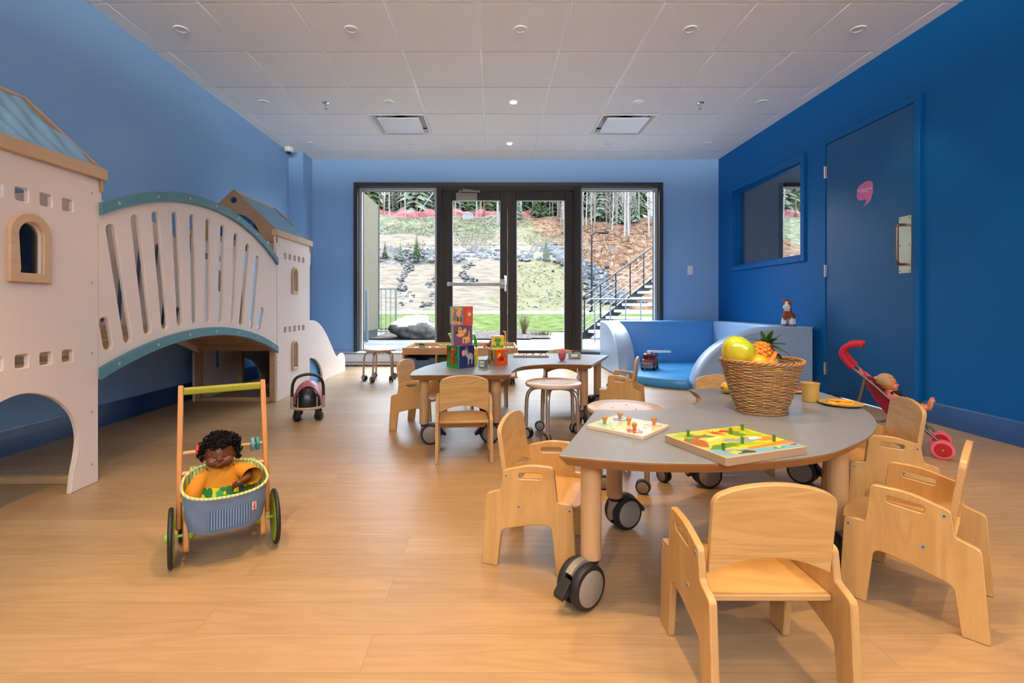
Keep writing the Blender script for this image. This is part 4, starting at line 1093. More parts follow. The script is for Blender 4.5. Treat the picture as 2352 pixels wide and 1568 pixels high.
# ============================================================ toddler chairs
# local frame: +x the way the sitter faces, y across, origin on the floor in the middle
def build_chair(label):
    t = thing('toddler_chair', label, 'chair')
    prof = [(.150, 0, .006), (.138, .222, .014), (.090, .224, .010), (.079, .328, .016), (.0, .328, .2), (-.082, .303, .016), (-.091, .240, .012), (-.137, .224, .016), (-.152, 0, .006), (-.101, 0, .006), (-.086, .118, .022), (.0, .142, .3), (.072, .154, .022), (.088, 0, .006)]
    out = fillet(prof, n=6)
    hole = fillet([(.045, .288, .009), (.045, .307, .009), (-.032, .300, .009), (-.032, .281, .009)], n=5)
    for s in (1, -1):
        y0 = s * .150
        side = MB().prism(out, [hole], t=.0165, frame='XZ', o=(0, y0 + (0 if s > 0 else .0165), 0), b=.0022).build('side_panel', M['birch_y'], t)
        for (x, z) in ((-.070, .288), (.0, .205) if False else (-.030, .196), (.128, .205)):
            MB().cyl((x, y0 - s * .001, z), (x, y0 + s * .0012, z), .0055, n=12).cyl((x, y0 + s * .0008, z), (x, y0 + s * .0016, z), .0025, n=6, mi=1).build('screw', [M['silver'], M['black_plastic']], side)
        for x in (.120, -.127):
            MB().bb((x - .018, y0 - s * .0085 - .007, -.0), (x + .018, y0 - s * .0085 + .007, .0025)).build('foot_glide', M['rubber'], side)
    # backrest: flat ply leaning back a little, arched top, arched lower edge
    w_ = .129; pts = []
    n = 16
    for i in range(n + 1): u = -1 + 2 * i / n; pts.append((u * w_, .252 + .036 * (1 - u * u)))
    top = [(w_, .424, .030)] + [((1 - 2 * i / 8) * .09, .452 - .012 * (abs(1 - 2 * i / 8)) ** 2, 0) for i in range(0, 9)] + [(-w_, .424, .030)]
    pts2 = fillet([(p[0], p[1], 0) for p in pts] + top, n=6)
    ln = math.radians(8)
    F = Matrix(((0, -math.sin(ln), math.cos(ln)), (1, 0, 0), (0, math.cos(ln), math.sin(ln))))
    # a -> Y, b -> up leaning to -x, normal -> backwards
    MB().prism([(p[0], p[1] - .252) for p in pts2], t=.015, frame=F, o=(-.087, 0, .252), b=.002).build('backrest', M['birch_x'], t)
    so = fillet([(-.085, -.1325, .004), (.120, -.1325, 0), (.150, -.100, 0), (.160, -.05, 0), (.163, 0, 0), (.160, .05, 0), (.150, .100, 0), (.120, .1325, 0), (-.085, .1325, .004)], n=4)
    MB().prism(so, t=.013, frame='XY', o=(0, 0, .193), b=.002).build('seat', M['birch_z'], t)
    MB().prism(fillet([(-.1325, 0, .004), (.1325, 0, .004), (.12, -.05, .02), (-.12, -.05, .02)], n=4), t=.013, frame=Matrix(((0, 0, 1), (1, 0, 0), (0, 1, 0))), o=(.03, 0, .192), b=.001).build('seat_brace', M['birch_x'], t)
    return t
chair0 = build_chair('birch toddler armchair in the foreground, seen from behind, at the near table')
CH = [  # x, y, heading deg, label
    (.582, 1.098, 90, None),
    (.155, 1.612, -19.8, 'birch toddler armchair pushed up to the left end of the near table'),
    (1.197, 1.36, 132.6, 'large birch toddler armchair at the right edge of the picture, side panel toward the camera'),
    (1.54, 1.93, 162, 'birch toddler armchair with pale sunlit back, beside the red doll stroller'),
    (1.20, 2.45, -90, 'birch toddler chair behind the fruit basket, only the top of its back showing'),
    (-.165, 2.62, 94, 'birch toddler chair seen from behind in front of the block tower'),
    (-.506, 3.245, -15, 'birch toddler armchair at the left end of the far table'),
    (.93, 3.47, 158, 'birch toddler armchair seen side-on between the far table and the blue foam corner'),
    (.56, 3.90, -90, 'birch toddler chair on the far side of the far table behind the pink strawberry toy'),
    (-.07, 3.96, -75, 'birch toddler chair mostly hidden behind the stacked picture blocks')]
for i, (x, y, h, lb) in enumerate(CH):
    c = chair0 if i == 0 else copy_tree(chair0)
    c.location = (x, y, 0); c.rotation_euler = (0, 0, math.radians(h))
    if lb: c['label'] = lb
    c['group'] = 'birch toddler chairs'

# ============================================================ casters
def caster_mesh(r, top, off, brake=True, name='caster_mesh'):
    """twin wheel caster: stem on the origin axis up to height top, wheels offset along -x, axle along y"""
    q = MB(); w_ = r * .42; cx = -off
    for s in (1, -1):
        y0 = s * w_ * .42; y1 = s * w_ * 1.45
        q.lathe([(r * .80, 0), (r * .97, w_ * .08), (r, w_ * .3), (r, w_ * .72), (r * .96, w_ * .97), (r * .80, w_ * 1.05)], (cx, y0, r), 32, 0, (0, s, 0))
        q.lathe([(r * .80, w_ * 1.03), (r * .76, w_ * 1.10), (.0001, w_ * 1.10)], (cx, y0, r), 28, 1, (0, s, 0))
        q.lathe([(r * .80, w_ * .0), (.0001, w_ * .0)], (cx, y0, r), 20, 0, (0, s, 0))
    # hood over the wheels and fork
    hood = [(cx + r * 1.10 * math.cos(a), r + r * 1.10 * math.sin(a)) for a in [math.radians(d) for d in range(-20, 150, 10)]]
    inner = [(cx + r * .35 * math.cos(a), r + r * .35 * math.sin(a)) for a in [math.radians(d) for d in range(150, -30, -20)]]
    q.prism(hood + inner, t=w_ * .80, frame='XZ', o=(0, w_ * .40, 0), b=.001, mi=2)
    q.cyl((0, 0, r * 1.0), (0, 0, top), r * .34, r * .34, 16, 2)
    if brake:
        q.prism([(cx - r * .9, r * .95), (cx - r * 1.45, r * .78), (cx - r * 1.5, r * .98), (cx - r * .95, r * 1.55)], t=w_ * 1.3, frame='XZ', o=(0, w_ * .65, 0), b=.001, mi=0)
    return q.mesh(name, [M['rubber'], M['grey_plastic'], M['grey_plastic']])
CM_big = caster_mesh(.060, .118, .040)
CM_small = caster_mesh(.031, .064, .017, False, 'small_caster_mesh')
def add_obj(name, me, parent, loc=(0, 0, 0), rz=0):
    o = bpy.data.objects.new(name, me); COL.objects.link(o); o.parent = parent; o.location = loc; o.rotation_euler = (0, 0, rz); return o

# ============================================================ moon-shaped tables
TZ = .42
def moon_table(label, outer, bite, legs, origin):
    ox, oy = origin
    t = thing('moon_table', label, 'table', (ox, oy, 0), 0, 'moon-shaped activity tables')
    P = [Vector((p[0] - ox, p[1] - oy)) for p in outer]; Q = [Vector((p[0] - ox, p[1] - oy)) for p in bite]
    loop = [Vector(v[:2]) for v in spline([(p.x, p.y, 0) for p in P], 5)] + [Vector(v[:2]) for v in spline([(p.x, p.y, 0) for p in Q], 5)]
    cl2 = [loop[0]]
    for p in loop[1:]:
        if (p - cl2[-1]).length > 1e-4: cl2.append(p)
    loop = cl2
    if area2(loop) < 0: loop.reverse()
    q = MB(); n = len(loop)
    rows = [(inset(loop, .0015), TZ, 0), (loop, TZ - .0015, 0), (loop, TZ - .006, 1), (inset(loop, .018), TZ - .030, 1), (inset(loop, .030), TZ - .030, 1)]
    for k in range(4):
        a_, b_ = rows[k], rows[k + 1]
        vs = [(p.x, p.y, a_[1]) for p in a_[0]] + [(p.x, p.y, b_[1]) for p in b_[0]]
        q.add(vs, [[i, n + i, n + (i + 1) % n, (i + 1) % n] for i in range(n)], 0 if k == 0 else 1)
    tri = tessellate_polygon([[Vector((p.x, p.y, 0)) for p in rows[0][0]]])
    fx = lambda f, L_: f if ((L_[f[1]] - L_[f[0]]).x * (L_[f[2]] - L_[f[0]]).y - (L_[f[1]] - L_[f[0]]).y * (L_[f[2]] - L_[f[0]]).x) > 0 else f[::-1]
    q.add([(p.x, p.y, TZ) for p in rows[0][0]], [list(fx(f, rows[0][0])) for f in tri], 0)
    q.add([(p.x, p.y, TZ - .030) for p in rows[4][0]], [list(fx(f, rows[4][0]))[::-1] for f in tri], 1)
    q.build('tabletop', [M['laminate'], M['edge_top']], t, sharp=30)
    lm = MB().cyl((0, 0, .118), (0, 0, TZ - .029), .0285, n=28, ch=.002).mesh('table_leg_mesh', M['birch'])
    cm = MB().cyl((0, 0, .106), (0, 0, .1185), .021, n=20).mesh('leg_collar_mesh', M['rubber'])
    for (x, y, a) in legs:
        lg = add_obj('leg', lm, t, (x - ox, y - oy, 0)); add_obj('caster', CM_big, lg, (0, 0, 0), math.radians(a)); add_obj('collar', cm, lg)
    return t
moon_table('grey moon-shaped table in the foreground carrying the fruit basket and puzzles',
    [(.173, 1.275), (.28, 1.24), (.401, 1.2165), (.571, 1.212), (.72, 1.235), (.865, 1.277), (.964, 1.329), (1.111, 1.433), (1.206, 1.519), (1.286, 1.609), (1.343, 1.692), (1.398, 1.789), (1.447, 1.913), (1.488, 2.069), (1.50, 2.206), (1.485, 2.335)],
    [(.924, 2.274), (.922, 2.16), (.888, 2.056), (.86, 2.0), (.816, 1.938), (.718, 1.868), (.639, 1.835), (.556, 1.822), (.473, 1.822), (.39, 1.833)],
    [(.270, 1.335, 37), (.441, 1.756, 205), (1.078, 1.503, 75), (1.0, 2.17, 0), (1.40, 2.24, 130)], (.85, 1.75))
moon_table('grey moon-shaped table in the middle of the room carrying the block tower',
    [(-.480, 2.725), (-.490, 2.876), (-.4725, 3.022), (-.436, 3.177), (-.345, 3.40), (-.22, 3.58), (-.05, 3.77), (.09, 3.87), (.197, 3.925), (.38, 3.955), (.564, 3.94), (.74, 3.885), (.911, 3.81)],
    [(.6545, 3.20), (.57, 3.225), (.493, 3.235), (.351, 3.223), (.223, 3.156), (.153, 3.056), (.111, 2.914), (.097, 2.757)],
    [(-.414, 2.835, 185), (.012, 2.87, 10), (.629, 3.357, 70), (.812, 3.77, 40), (-.03, 3.62, 60)], (.15, 3.35))

# ============================================================ round stools on casters
def stool(x, y, rz, label, zt_=.345, first=[None]):
    if first[0]:
        t = copy_tree(first[0])
    else:
        t = thing('stool', label, 'stool'); first[0] = t
        MB().lathe([(.0001, .331), (.130, .329), (.158, .320), (.170, .322), (.1745, .331), (.172, .341), (.164, .3455), (.10, .342), (.0001, .340)], n=48).build('seat', M['beech_r'], t)
        q = MB()
        for a in (20, 140, 260): q.cyl((.06 * math.cos(math.radians(a)), .06 * math.sin(math.radians(a)), .3405), (.06 * math.cos(math.radians(a)), .06 * math.sin(math.radians(a)), .3425), .004, n=10)
        q.build('seat_screws', M['brown'], t)
        MB().lathe([(.0001, .296), (.045, .298), (.052, .306), (.050, .319), (.0001, .320)], n=24).build('hub', M['steel_satin'], t)
        lm = MB().tube(spline([(.03, 0, .309), (.085, 0, .309), (.125, 0, .303), (.152, 0, .280), (.163, 0, .245), (.166, 0, .20), (.168, 0, .13), (.170, 0, .060)], 5), .0115, 12).mesh('stool_leg_mesh', M['steel_satin'])
        for i in range(5):
            lg = add_obj('leg', lm, t, (0, 0, 0), 2 * PI * i / 5)
            add_obj('caster', CM_small, lg, (.170, 0, 0), math.radians(50 + 67 * i))
    t.location = (x, y, 0); t.rotation_euler = (0, 0, math.radians(rz)); t['label'] = label; t['group'] = 'round stools on casters'
stool(.367, 2.97, -108, 'round beech stool on casters tucked into the bite of the far table')
stool(-1.25, 5.22, -100, 'round beech stool on casters by the window at the left')
stool(.611, 2.24, -72, 'round beech stool on casters half hidden behind the near table')
# ============================================================ play castle along the left wall
XS = -1.862          # inner face of the room-side panels (outer face at XS + .022)
XW = -2.560          # wall-side panels
ca = thing('play_castle', 'wooden play castle with two towers, arched bridge, blue roofs and slide along the left wall', 'playhouse', (-2.2, 3.1, 0))
CO = Vector((-2.2, 3.1, 0))
def cpart(mb, name, mats, sharp=38, parent=None):
    mb.v = [v - CO for v in mb.v]
    return mb.build(name, mats, parent or ca, sharp)
def side_outline(y0, y1, door):
    yc = (y0 + y1) / 2
    o = [(y0 - .02, 1.42, 0), (y0 - .02, 1.235, .03), (y0, 1.195, .03), (y0, 0, .004)]
    if door:
        arch = [(yc - .215, 0), (yc - .225, .08), (yc - .245, .17), (yc - .250, .25), (yc - .222, .34), (yc - .155, .415), (yc - .08, .456), (yc, .472), (yc + .08, .456), (yc + .155, .415), (yc + .222, .34), (yc + .250, .25), (yc + .245, .17), (yc + .225, .08), (yc + .215, 0)]
        o += [(p.x, p.y, 0) for p in spline([(a, b, 0) for a, b in arch], 4)]
    o += [(y1, 0, .004), (y1, 1.195, .03), (y1 + .02, 1.235, .03), (y1 + .02, 1.42, 0)]
    return fillet(o, n=5)
def sq_hole(yc, zc, s=.052): return fillet([(yc - s / 2, zc - s / 2), (yc + s / 2, zc - s / 2), (yc + s / 2, zc + s / 2), (yc - s / 2, zc + s / 2)], .009, 4)
def arch_hole(yc, z0, z1, w_):
    r = w_ / 2
    return fillet([(yc - r, z0, .008), (yc + r, z0, .008), (yc + r, z1 - r, 0)], n=4) + [(yc + r * math.cos(a), z1 - r + r * math.sin(a)) for a in [PI * k / 14 for k in range(1, 14)]] + [(yc - r, z1 - r)]
for (y0, y1, door) in ((1.507, 2.227, True), (4.06, 4.78, False)):
    yc = (y0 + y1) / 2
    for xs, room in ((XS, True), (XW, False)):
        holes = []
        for k in range(-2, 3):
            holes.append(sq_hole(yc + .100 * k, 1.250)); holes.append(sq_hole(yc + .100 * k, .600))
        arches = [(yc + .025 if door else yc - .01, .945, 1.145)]
        if not door: arches.append((yc - .01, .245, .475))
        aw = .082 if True else 0
        for (a, z0, z1) in arches: holes.append(arch_hole(a, z0, z1, .098 if door else .075))
        pn = cpart(MB().prism(side_outline(y0, y1, door), holes, t=.022, frame='YZ', o=(xs, 0, 0), b=.003), 'tower_side_panel', [M['castle_white']])
        if room:
            for (a, z0, z1) in arches:
                ww = .098 if door else .075; fr_ = .038 if door else .022
                outer = [(a - ww / 2 - fr_, z0 - fr_), (a + ww / 2 + fr_, z0 - fr_)] + [(a + (ww / 2 + fr_) * math.cos(q_), z1 - ww / 2 + (ww / 2 + fr_) * math.sin(q_)) for q_ in [PI * k / 20 for k in range(21)]]
                cpart(MB().prism(fillet([(p[0], p[1], .006 if i < 2 else 0) for i, p in enumerate(outer)], n=3), [arch_hole(a, z0, z1, ww)], t=.016, frame='YZ', o=(xs + .022, 0, 0), b=.004), 'arched_window_frame', M['castle_wood_y'])
                cpart(MB().bb((xs + .009, a - ww / 2 - .004, z0 - .004), (xs + .012, a + ww / 2 + .004, z1 + .004)), 'window_pane', M['acrylic'])
            q = MB()
            for zz in (.09, .33, .60, .92, 1.33):
                for yy in (y0 + .035, y1 - .035): q.cyl((xs + .021, yy, zz), (xs + .0235, yy, zz), .0055, n=8)
            cpart(q, 'screw_heads', M['silver'])
            cpart(MB().bb((xs - .012, y0 - .035, 1.402), (xs + .040, y1 + .035, 1.458), 0, .004), 'top_beam', M['castle_wood_y'])
    cpart(MB().bb((XW - .012, y0 - .035, 1.402), (XW + .032, y1 + .035, 1.458), 0, .004), 'top_beam', M['castle_wood_y'])
    # posts and frames
    for yy in (y0 + .022, y1 - .022):
        for xx in (XS - .023, XW + .045): cpart(MB().bb((xx - .022, yy - .022, 0), (xx + .022, yy + .022, 1.40), 0, .003), 'corner_post', M['castle_wood'])
        cpart(MB().bb((XW + .067, yy - .018, .0), (XS - .045, yy + .018, .035), 0, .003), 'floor_rail', M['castle_wood'])
        cpart(MB().bb((XW + .067, yy - .018, .43), (XS - .045, yy + .018, .56), 0, .003), 'deck_beam', M['castle_wood'])
    cpart(MB().bb((XW + .022, y0 + .04, .565), (XS, y1 - .04, .585)), 'deck_board', M['castle_wood'])
    # gables at both ends
    xc = (XS + .022 + XW) / 2; hw = (XS + .022 - XW) / 2 + .01
    for yy in (y0 - .018, y1 + .002):
        cut = [(xc + .225 * math.cos(a), 1.365 + .225 * math.sin(a)) for a in [PI * k / 24 for k in range(25)]]
        go = fillet([(xc + hw, 1.345, .006), (xc + hw, 1.452, .012), (xc, 1.800, .02), (xc - hw, 1.452, .012), (xc - hw, 1.345, .006)], n=4) + [(x, z) for x, z in cut[::-1]]
        cpart(MB().prism(go, [ellipse(xc, 1.705, .026, .026, 20)], t=.016, frame='XZ', o=(0, yy + .016, 0), b=.002), 'gable_panel', M['gable'])
    for s in (1, -1):
        def rf(u, v, s=s):
            # u along the ridge, v down the slope
            y = y0 + (y1 - y0) * u; x = xc + s * (hw - .012) * v; z = 1.785 - (1.785 - 1.452) * v
            wv = (.006 * math.sin(u * 60 + v * 7) + .005 * math.sin(u * 27 - v * 9)) * (0.25 + math.sin(v * PI)) + .016 * (-math.sin(v * PI)) * math.sin(u * PI)
            return (x + s * wv * .6, y, z + wv)
        rb = MB().grid(rf, 60, 12); rb.grid(lambda u, v, s=s: tuple(Vector(rf(u, v)) - Vector((s * .004, 0, .004))), 60, 12, 1)
        cpart(rb, 'fabric_roof', [M['roof_fabric'], M['roof_inside']], 80)
    cpart(MB().cyl((xc, y0, 1.782), (xc, y1, 1.782), .012, n=10), 'ridge_pole', M['castle_wood_y'])
# bridge
BC = 3.07
def arc_z(y, top, R_): return top - (R_ - math.sqrt(max(0, R_ * R_ - (y - BC) ** 2)))
TOPZ, TR, BOTZ, BR = 1.490, 1.86, .625, 2.45
y_a, y_b = 2.229, 4.056
ys_ = [y_a + (y_b - y_a) * k / 40 for k in range(41)]
outer = [(y, arc_z(y, TOPZ, TR)) for y in ys_] + [(y, arc_z(y, BOTZ, BR)) for y in ys_[::-1]]
slots = [((2.262, .735), (2.285, .630)), ((2.30, 1.180), (2.408, .655)), ((2.455, 1.255), (2.545, .690)), ((2.605, 1.300), (2.680, .708)), ((2.765, 1.330), (2.810, .722)), ((2.924, 1.345), (2.947, .730)), ((3.087, 1.348), (3.078, .733)), ((3.252, 1.335), (3.213, .730)),
         ((3.418, 1.303), (3.355, .720)), ((3.579, 1.250), (3.489, .700)), ((3.725, 1.175), (3.631, .665)), ((3.80, .775), (3.755, .650))]
holes = [stadium(a, b, .054) for a, b in slots]
for xs in (XS, XW + .03):
    cpart(MB().prism(outer, holes, t=.020, frame='YZ', o=(xs, 0, 0), b=.003), 'bridge_panel', M['castle_white'])
    for (tz, R_, lo, hi) in ((TOPZ, TR, -.050, .006), (BOTZ, BR, -.004, .052)):
        band = [(y, arc_z(y, tz, R_) + hi) for y in ys_] + [(y, arc_z(y, tz, R_) + lo) for y in ys_[::-1]]
        x_ = xs + .020 if xs == XS else xs - .018
        bd = cpart(MB().prism(band, t=.018, frame='YZ', o=(x_, 0, 0), b=.003), 'curved_rail', M['teal'])
        if xs == XS:
            for k in range(7):
                y = y_a + .10 + (y_b - y_a - .2) * k / 6; z = arc_z(y, tz, R_) + (lo + hi) / 2
                cpart(MB().cyl((x_ + .017, y, z), (x_ + .0205, y, z), .008, n=12), 'bolt', M['silver'])
q = MB()
n = 26
for k in range(n):
    y = y_a + (y_b - y_a) * (k + .5) / n; z = arc_z(y, BOTZ + .055, BR); dz = (arc_z(y + .01, BOTZ, BR) - arc_z(y - .01, BOTZ, BR)) / .02
    q.box(((XS + XW + .05) / 2, y, z), (XS - XW - .052, .058, .020), 0, .003, Matrix.Rotation(math.atan(dz), 3, 'X'))
cpart(q, 'bridge_deck_slats', M['castle_wood'])
# slide at the far end
sl = [(4.782, 0), (4.782, .655), (4.86, .662), (4.97, .650), (5.09, .610), (5.20, .550), (5.31, .470), (5.42, .375), (5.52, .285), (5.60, .225), (5.66, .208), (5.74, .232), (5.83, .235), (5.90, .205), (5.935, .15), (5.935, 0)]
top = [(p.x, p.y) for p in spline([(a, b, 0) for a, b in sl[1:-1]], 4)]
arc = [(5.15 - (5.15 - 4.782) * math.sin(a) * 1.0 if False else 4.782 + (5.16 - 4.782) * math.cos(a), .285 * math.sin(a)) for a in [PI / 2 * k / 14 for k in range(15)]]
so = top + [(5.935, 0)] + [(a, b) for a, b in arc]
for xs in (XS - .005, XW + .03):
    cpart(MB().prism(so, t=.022, frame='YZ', o=(xs, 0, 0), b=.003), 'slide_side_panel', M['castle_white'])
q = MB()
def bed(u, v):
    y = 4.79 + (5.90 - 4.79) * u; zz = .58 - .55 * (3 * u * u - 2 * u ** 3) ** .85 if u < 1 else .03
    return (XW + .052 + (XS - .005 - XW - .052) * v, y, max(.03, zz))
q.grid(bed, 30, 2)
cpart(q, 'slide_bed', M['foam_light'])
cpart(MB().bb((XS - .03, 4.784, 0), (XS - .022, 5.17, .30)), 'slide_skirt', M['foam_mid'])
cpart(MB().bb((XW + .05, 5.88, 0), (XS - .01, 5.93, .07), 0, .003), 'slide_foot_board', M['castle_white'])

# ============================================================ blue foam corner
def pad(name, mb, mat, label):
    t = mb.build(name, mat, None, 50); return tag(t, label, 'foam block', 'blue foam play corner')
FXL, FXR = 1.41, 3.028; FYB = 6.40; FYN = 4.53; FH = .612; TH = .20
def soft_profile(a0, a1, reach):
    """side profile: from the wall (a0) towards a1, quarter curve over the last part"""
    pts = [(a0, 0), (a0, FH)]
    n = 18
    for k in range(n + 1):
        th = PI / 2 * k / n; d = reach * math.sin(th) ** 1.0
        pts.append((a1 + (a0 - a1) * (1 - (abs(a0 - a1) - reach + d) / abs(a0 - a1)), FH * math.cos(th) ** .92))
    return pts
# left arm: profile in the YZ plane, running towards the camera
pl_ = [(FYB, 0), (FYB, FH)] + [(6.22 - .82 * math.sin(t_) , max(0, FH * math.cos(t_) ** .95)) for t_ in [PI / 2 * k / 20 for k in range(21)]]
pad('foam_bolster', MB().prism(pl_, t=TH - .002, frame='YZ', o=(FXL, 0, 0), b=.018), [M['foam_grey'], M['foam_light']], 'pale blue foam arm with curved top beside the glass door')
pad('foam_wall', MB().bb((FXL + TH, FYB - TH, 0), (FXR, FYB, FH), 0, .018), M['foam_mid'], 'long sky blue foam wall block standing under the right window')
pad('foam_wall', MB().bb((FXR - TH, FYN + TH, 0), (FXR, FYB - TH - .002, FH), 0, .018), M['foam_light'], 'light blue foam wall block against the deep blue right wall')
pr_ = [(FXR, 0), (FXR, FH)] + [(2.77 - .86 * math.sin(t_), max(0, FH * math.cos(t_) ** .95)) for t_ in [PI / 2 * k / 20 for k in range(21)]]
pad('foam_bolster', MB().prism(pr_, t=TH - .002, frame='XZ', o=(0, FYN + TH - .001, 0), b=.018), [M['foam_grey'], M['foam_light']], 'grey-blue foam arm with curved top nearest the camera, toy horse on it')
mo = [(FXL + TH + .002, FYB - TH - .002), (FXL + TH + .002, 5.385), (1.50, 5.375), (1.435, 5.18), (1.47, 4.97), (1.58, 4.80), (1.72, 4.69), (1.85, 4.635), (1.90, 4.64), (1.905, 4.735), (FXR - TH - .002, 4.735), (FXR - TH - .002, FYB - TH - .002)]
mo = fillet([(a, b, 0) for a, b in mo[:2]] + [(p.x, p.y, 0) for p in spline([(a, b, 0) for a, b in mo[2:9]], 5)] + [(a, b, 0) for a, b in mo[9:]], n=1)
pad('foam_mat', MB().prism(mo, t=.088, frame='XY', o=(0, 0, .001), b=.012), M['foam_floor'], 'bright blue curved foam floor mat with a toy fire truck on it')

# ============================================================ toy fire truck
ft = thing('toy_fire_truck', 'dark red toy fire truck with white ladder on the blue foam mat', 'toy truck', (1.775, 5.46, .0895), math.radians(-118)); ft.scale = (1.22, 1.22, 1.22)
# local +x = front
MB().prism(fillet([(.115, .03, .006), (.12, .065, .012), (.095, .09, .015), (.07, .10, .01), (.052, .142, .012), (-.01, .148, .008), (-.012, .10, .004), (-.115, .10, .006), (-.118, .035, .004)], n=4), t=.108, frame='XZ', o=(0, .054, 0), b=.006).build('cab_and_body', mk('truck_dark_red', (.20, .012, .022), .35), ft)
MB().bb((.108, -.053, .022), (.128, .053, .045), 0, .007).bb((.112, -.045, .045), (.123, .045, .07), 0, .005).build('bumper', M['grey'], ft)
MB().bb((.048, -.046, .108), (.070, -.004, .134), 0, .003, ).bb((.048, .004, .108), (.070, .046, .134), 0, .003).bb((.005, -.056, .108), (.042, .056, .134), 0, .003).build('windows', M['black'], ft)
q = MB(); q.tube([(-.02, -.045, .10), (-.02, -.045, .15), (-.11, -.045, .15), (-.11, -.045, .10)], .004, 6); q.tube([(-.02, .045, .10), (-.02, .045, .15), (-.11, .045, .15), (-.11, .045, .10)], .004, 6)
q.cyl((.03, -.02, .148), (.03, -.02, .162), .008, n=10).cyl((.03, .02, .148), (.03, .02, .162), .008, n=10); q.build('rails_and_lights', M['dark_red'], ft)
for x in (.072, -.072):
    for s in (1, -1):
        MB().lathe([(.0001, -.014), (.020, -.014), (.031, -.012), (.034, -.006), (.034, .006), (.031, .012), (.018, .013)], (x, s * .052, .034), 24, 0, (0, s, 0)).lathe([(.018, .012), (.016, .015), (.0001, .015)], (x, s * .052, .034), 20, 1, (0, s, 0)).build('wheel', [M['rubber'], M['light_grey']], ft)
a_, b_ = Vector((.03, .0, .165)), Vector((-.13, .16, .158)); q = MB()
d_ = (b_ - a_).normalized(); n_ = Vector((-d_.y, d_.x, 0))
for s in (1, -1): q.bar(a_ + n_ * .014 * s, b_ + n_ * .014 * s, .008, .02, 0, .003)
for k in range(12): p = a_.lerp(b_, (k + .5) / 12); q.cyl(p - n_ * .014, p + n_ * .014, .004, n=6)
q.cyl(a_ + Vector((0, 0, -.02)), a_ + Vector((0, 0, .008)), .02, n=16); q.build('ladder', M['white'], ft)

# ============================================================ toy horse
hs = thing('toy_horse', 'small brown and white toy horse standing on the foam corner', 'toy horse', (2.865, 4.66, FH), math.radians(-132))
q = MB()   # local +x forward
q.sph((-.01, 0, .115), (.068, .042, .042)); q.sph((.035, 0, .125), (.040, .040, .045))
q.tube([(.035, 0, .13), (.05, 0, .17), (.055, 0, .20)], [.040, .034, .033], 16)
q.sph((.062, 0, .205), (.036, .034, .040)); q.sph((.088, 0, .188), (.030, .033, .027))
for x, s in ((.045, 1), (.045, -1), (-.05, 1), (-.05, -1)): q.tube([(x, s * .024, .11), (x + .004, s * .032, .05), (x + .004, s * .034, .0)], [.026, .020, .023], 14)
def hp(c):
    if c.z < .024: return 2
    if c.z < .072 + .010 * math.sin(c.y * 160 + c.x * 120): return 1
    if c.x > .092 or (c.x > .07 and abs(c.y) < .012 and c.z > .195) or (c.x > .072 and c.z < .19 and c.z > .15): return 1
    if c.x < -.005 and c.z > .13 - .01 * math.sin(c.y * 90) and c.x > -.05: return 1
    return 0
fused(q, 'body', [paint('horse_brown', 150, 75, 45, .7), M['white'], M['grey']], hs, .0035, 3, hp)
q = MB()
for k in range(16): q.sph((.045 - .008 * (k % 4), -.016 + .011 * (k // 4), .245 + .004 * (k % 3)), (.006, .006, .013), 0, 8, 6, Matrix.Rotation(.4 * (k % 3 - 1), 3, 'X'))
for k in range(7): q.sph((.022 - .006 * k, 0, .225 - .016 * k), (.009, .005, .011), 0, 8, 6)
q.tube([(-.07, 0, .13), (-.088, 0, .10), (-.09, .005, .05)], [.006, .010, .004], 8); q.build('mane_and_tail', M['brown'], hs)
for s in (1, -1):
    MB().sph((.058, s * .034, .245), (.006, .010, .020), 0, 10, 8, Matrix.Rotation(-s * .9, 3, 'X')).build('ear', M['rust'], hs)
    MB().sph((.088, s * .025, .215), .005, 0, 10, 8).sph((.115, s * .012, .193), .0035, 0, 8, 6).build('eye_and_nostril', M['dark_brown'], hs)
# ============================================================ wooden doll pusher with a doll
pc = thing('doll_pusher', 'wooden doll walker with blue cloth seat, green wheels and lime handle', 'toy pushcart', (-.889, 1.585, 0), math.radians(32.2))
orange_wood = wood('amber_varnished_wood', (.60, .26, .07), (.50, .20, .05), 'Z', 1.2, .35, grain=.6)
for s in (-1, 1):
    up = MB().bar((s * .131, .035, .095), (s * .126, .135, .545), .021, .016, 0, .003).build('upright', orange_wood, pc)
    sd_ = MB().prism(fillet([(-.035, .045, .015), (.0, .135, .03), (.06, .15, .03), (.20, .10, .02), (.205, .055, .015), (.06, .08, .02), (.01, .03, .012)], n=4), t=.017, frame='YZ', o=(s * .110 - .0085, 0, 0), b=.003).build('side_board', orange_wood, pc)
    for (y, r_, nm) in ((0, .088, 'front'), (.175, .062, 'rear')):
        xw = s * .150 if nm == 'front' else s * .128
        wh = MB().lathe([(.0001, -.008), (r_ * .90, -.008), (r_ * .93, -.005), (r_ * .93, .005), (r_ * .90, .008), (.0001, .008)], (xw, y, r_), 40, 0, (s, 0, 0)).build('wheel', mk('lime_lacquered_wheel', srgb(140, 185, 35), .3) if 'lime_lacquered_wheel' not in bpy.data.materials else bpy.data.materials['lime_lacquered_wheel'], pc)
        MB().tube([(xw, y + r_ * .95 * math.cos(a), r_ + r_ * .95 * math.sin(a)) for a in [2 * PI * k / 48 for k in range(48)]], r_ * .085, 10, closed=True).build('tyre', M['rubber'], wh)
        q = MB().sph((xw + s * .011, y, r_), (.009, .013, .013)).sph((xw - s * .052 if nm == 'front' else xw - s * .03, y, r_), (.014, .015, .015))
        q.cyl((xw - s * .05, y, r_), (xw + s * .014, y, r_), .005, n=8); q.build('hub_knob', bpy.data.materials['lime_lacquered_wheel'], wh)
MB().cyl((-.108, .0, .088), (.108, .0, .088), .008, n=12).build('axle_rod', orange_wood, pc)
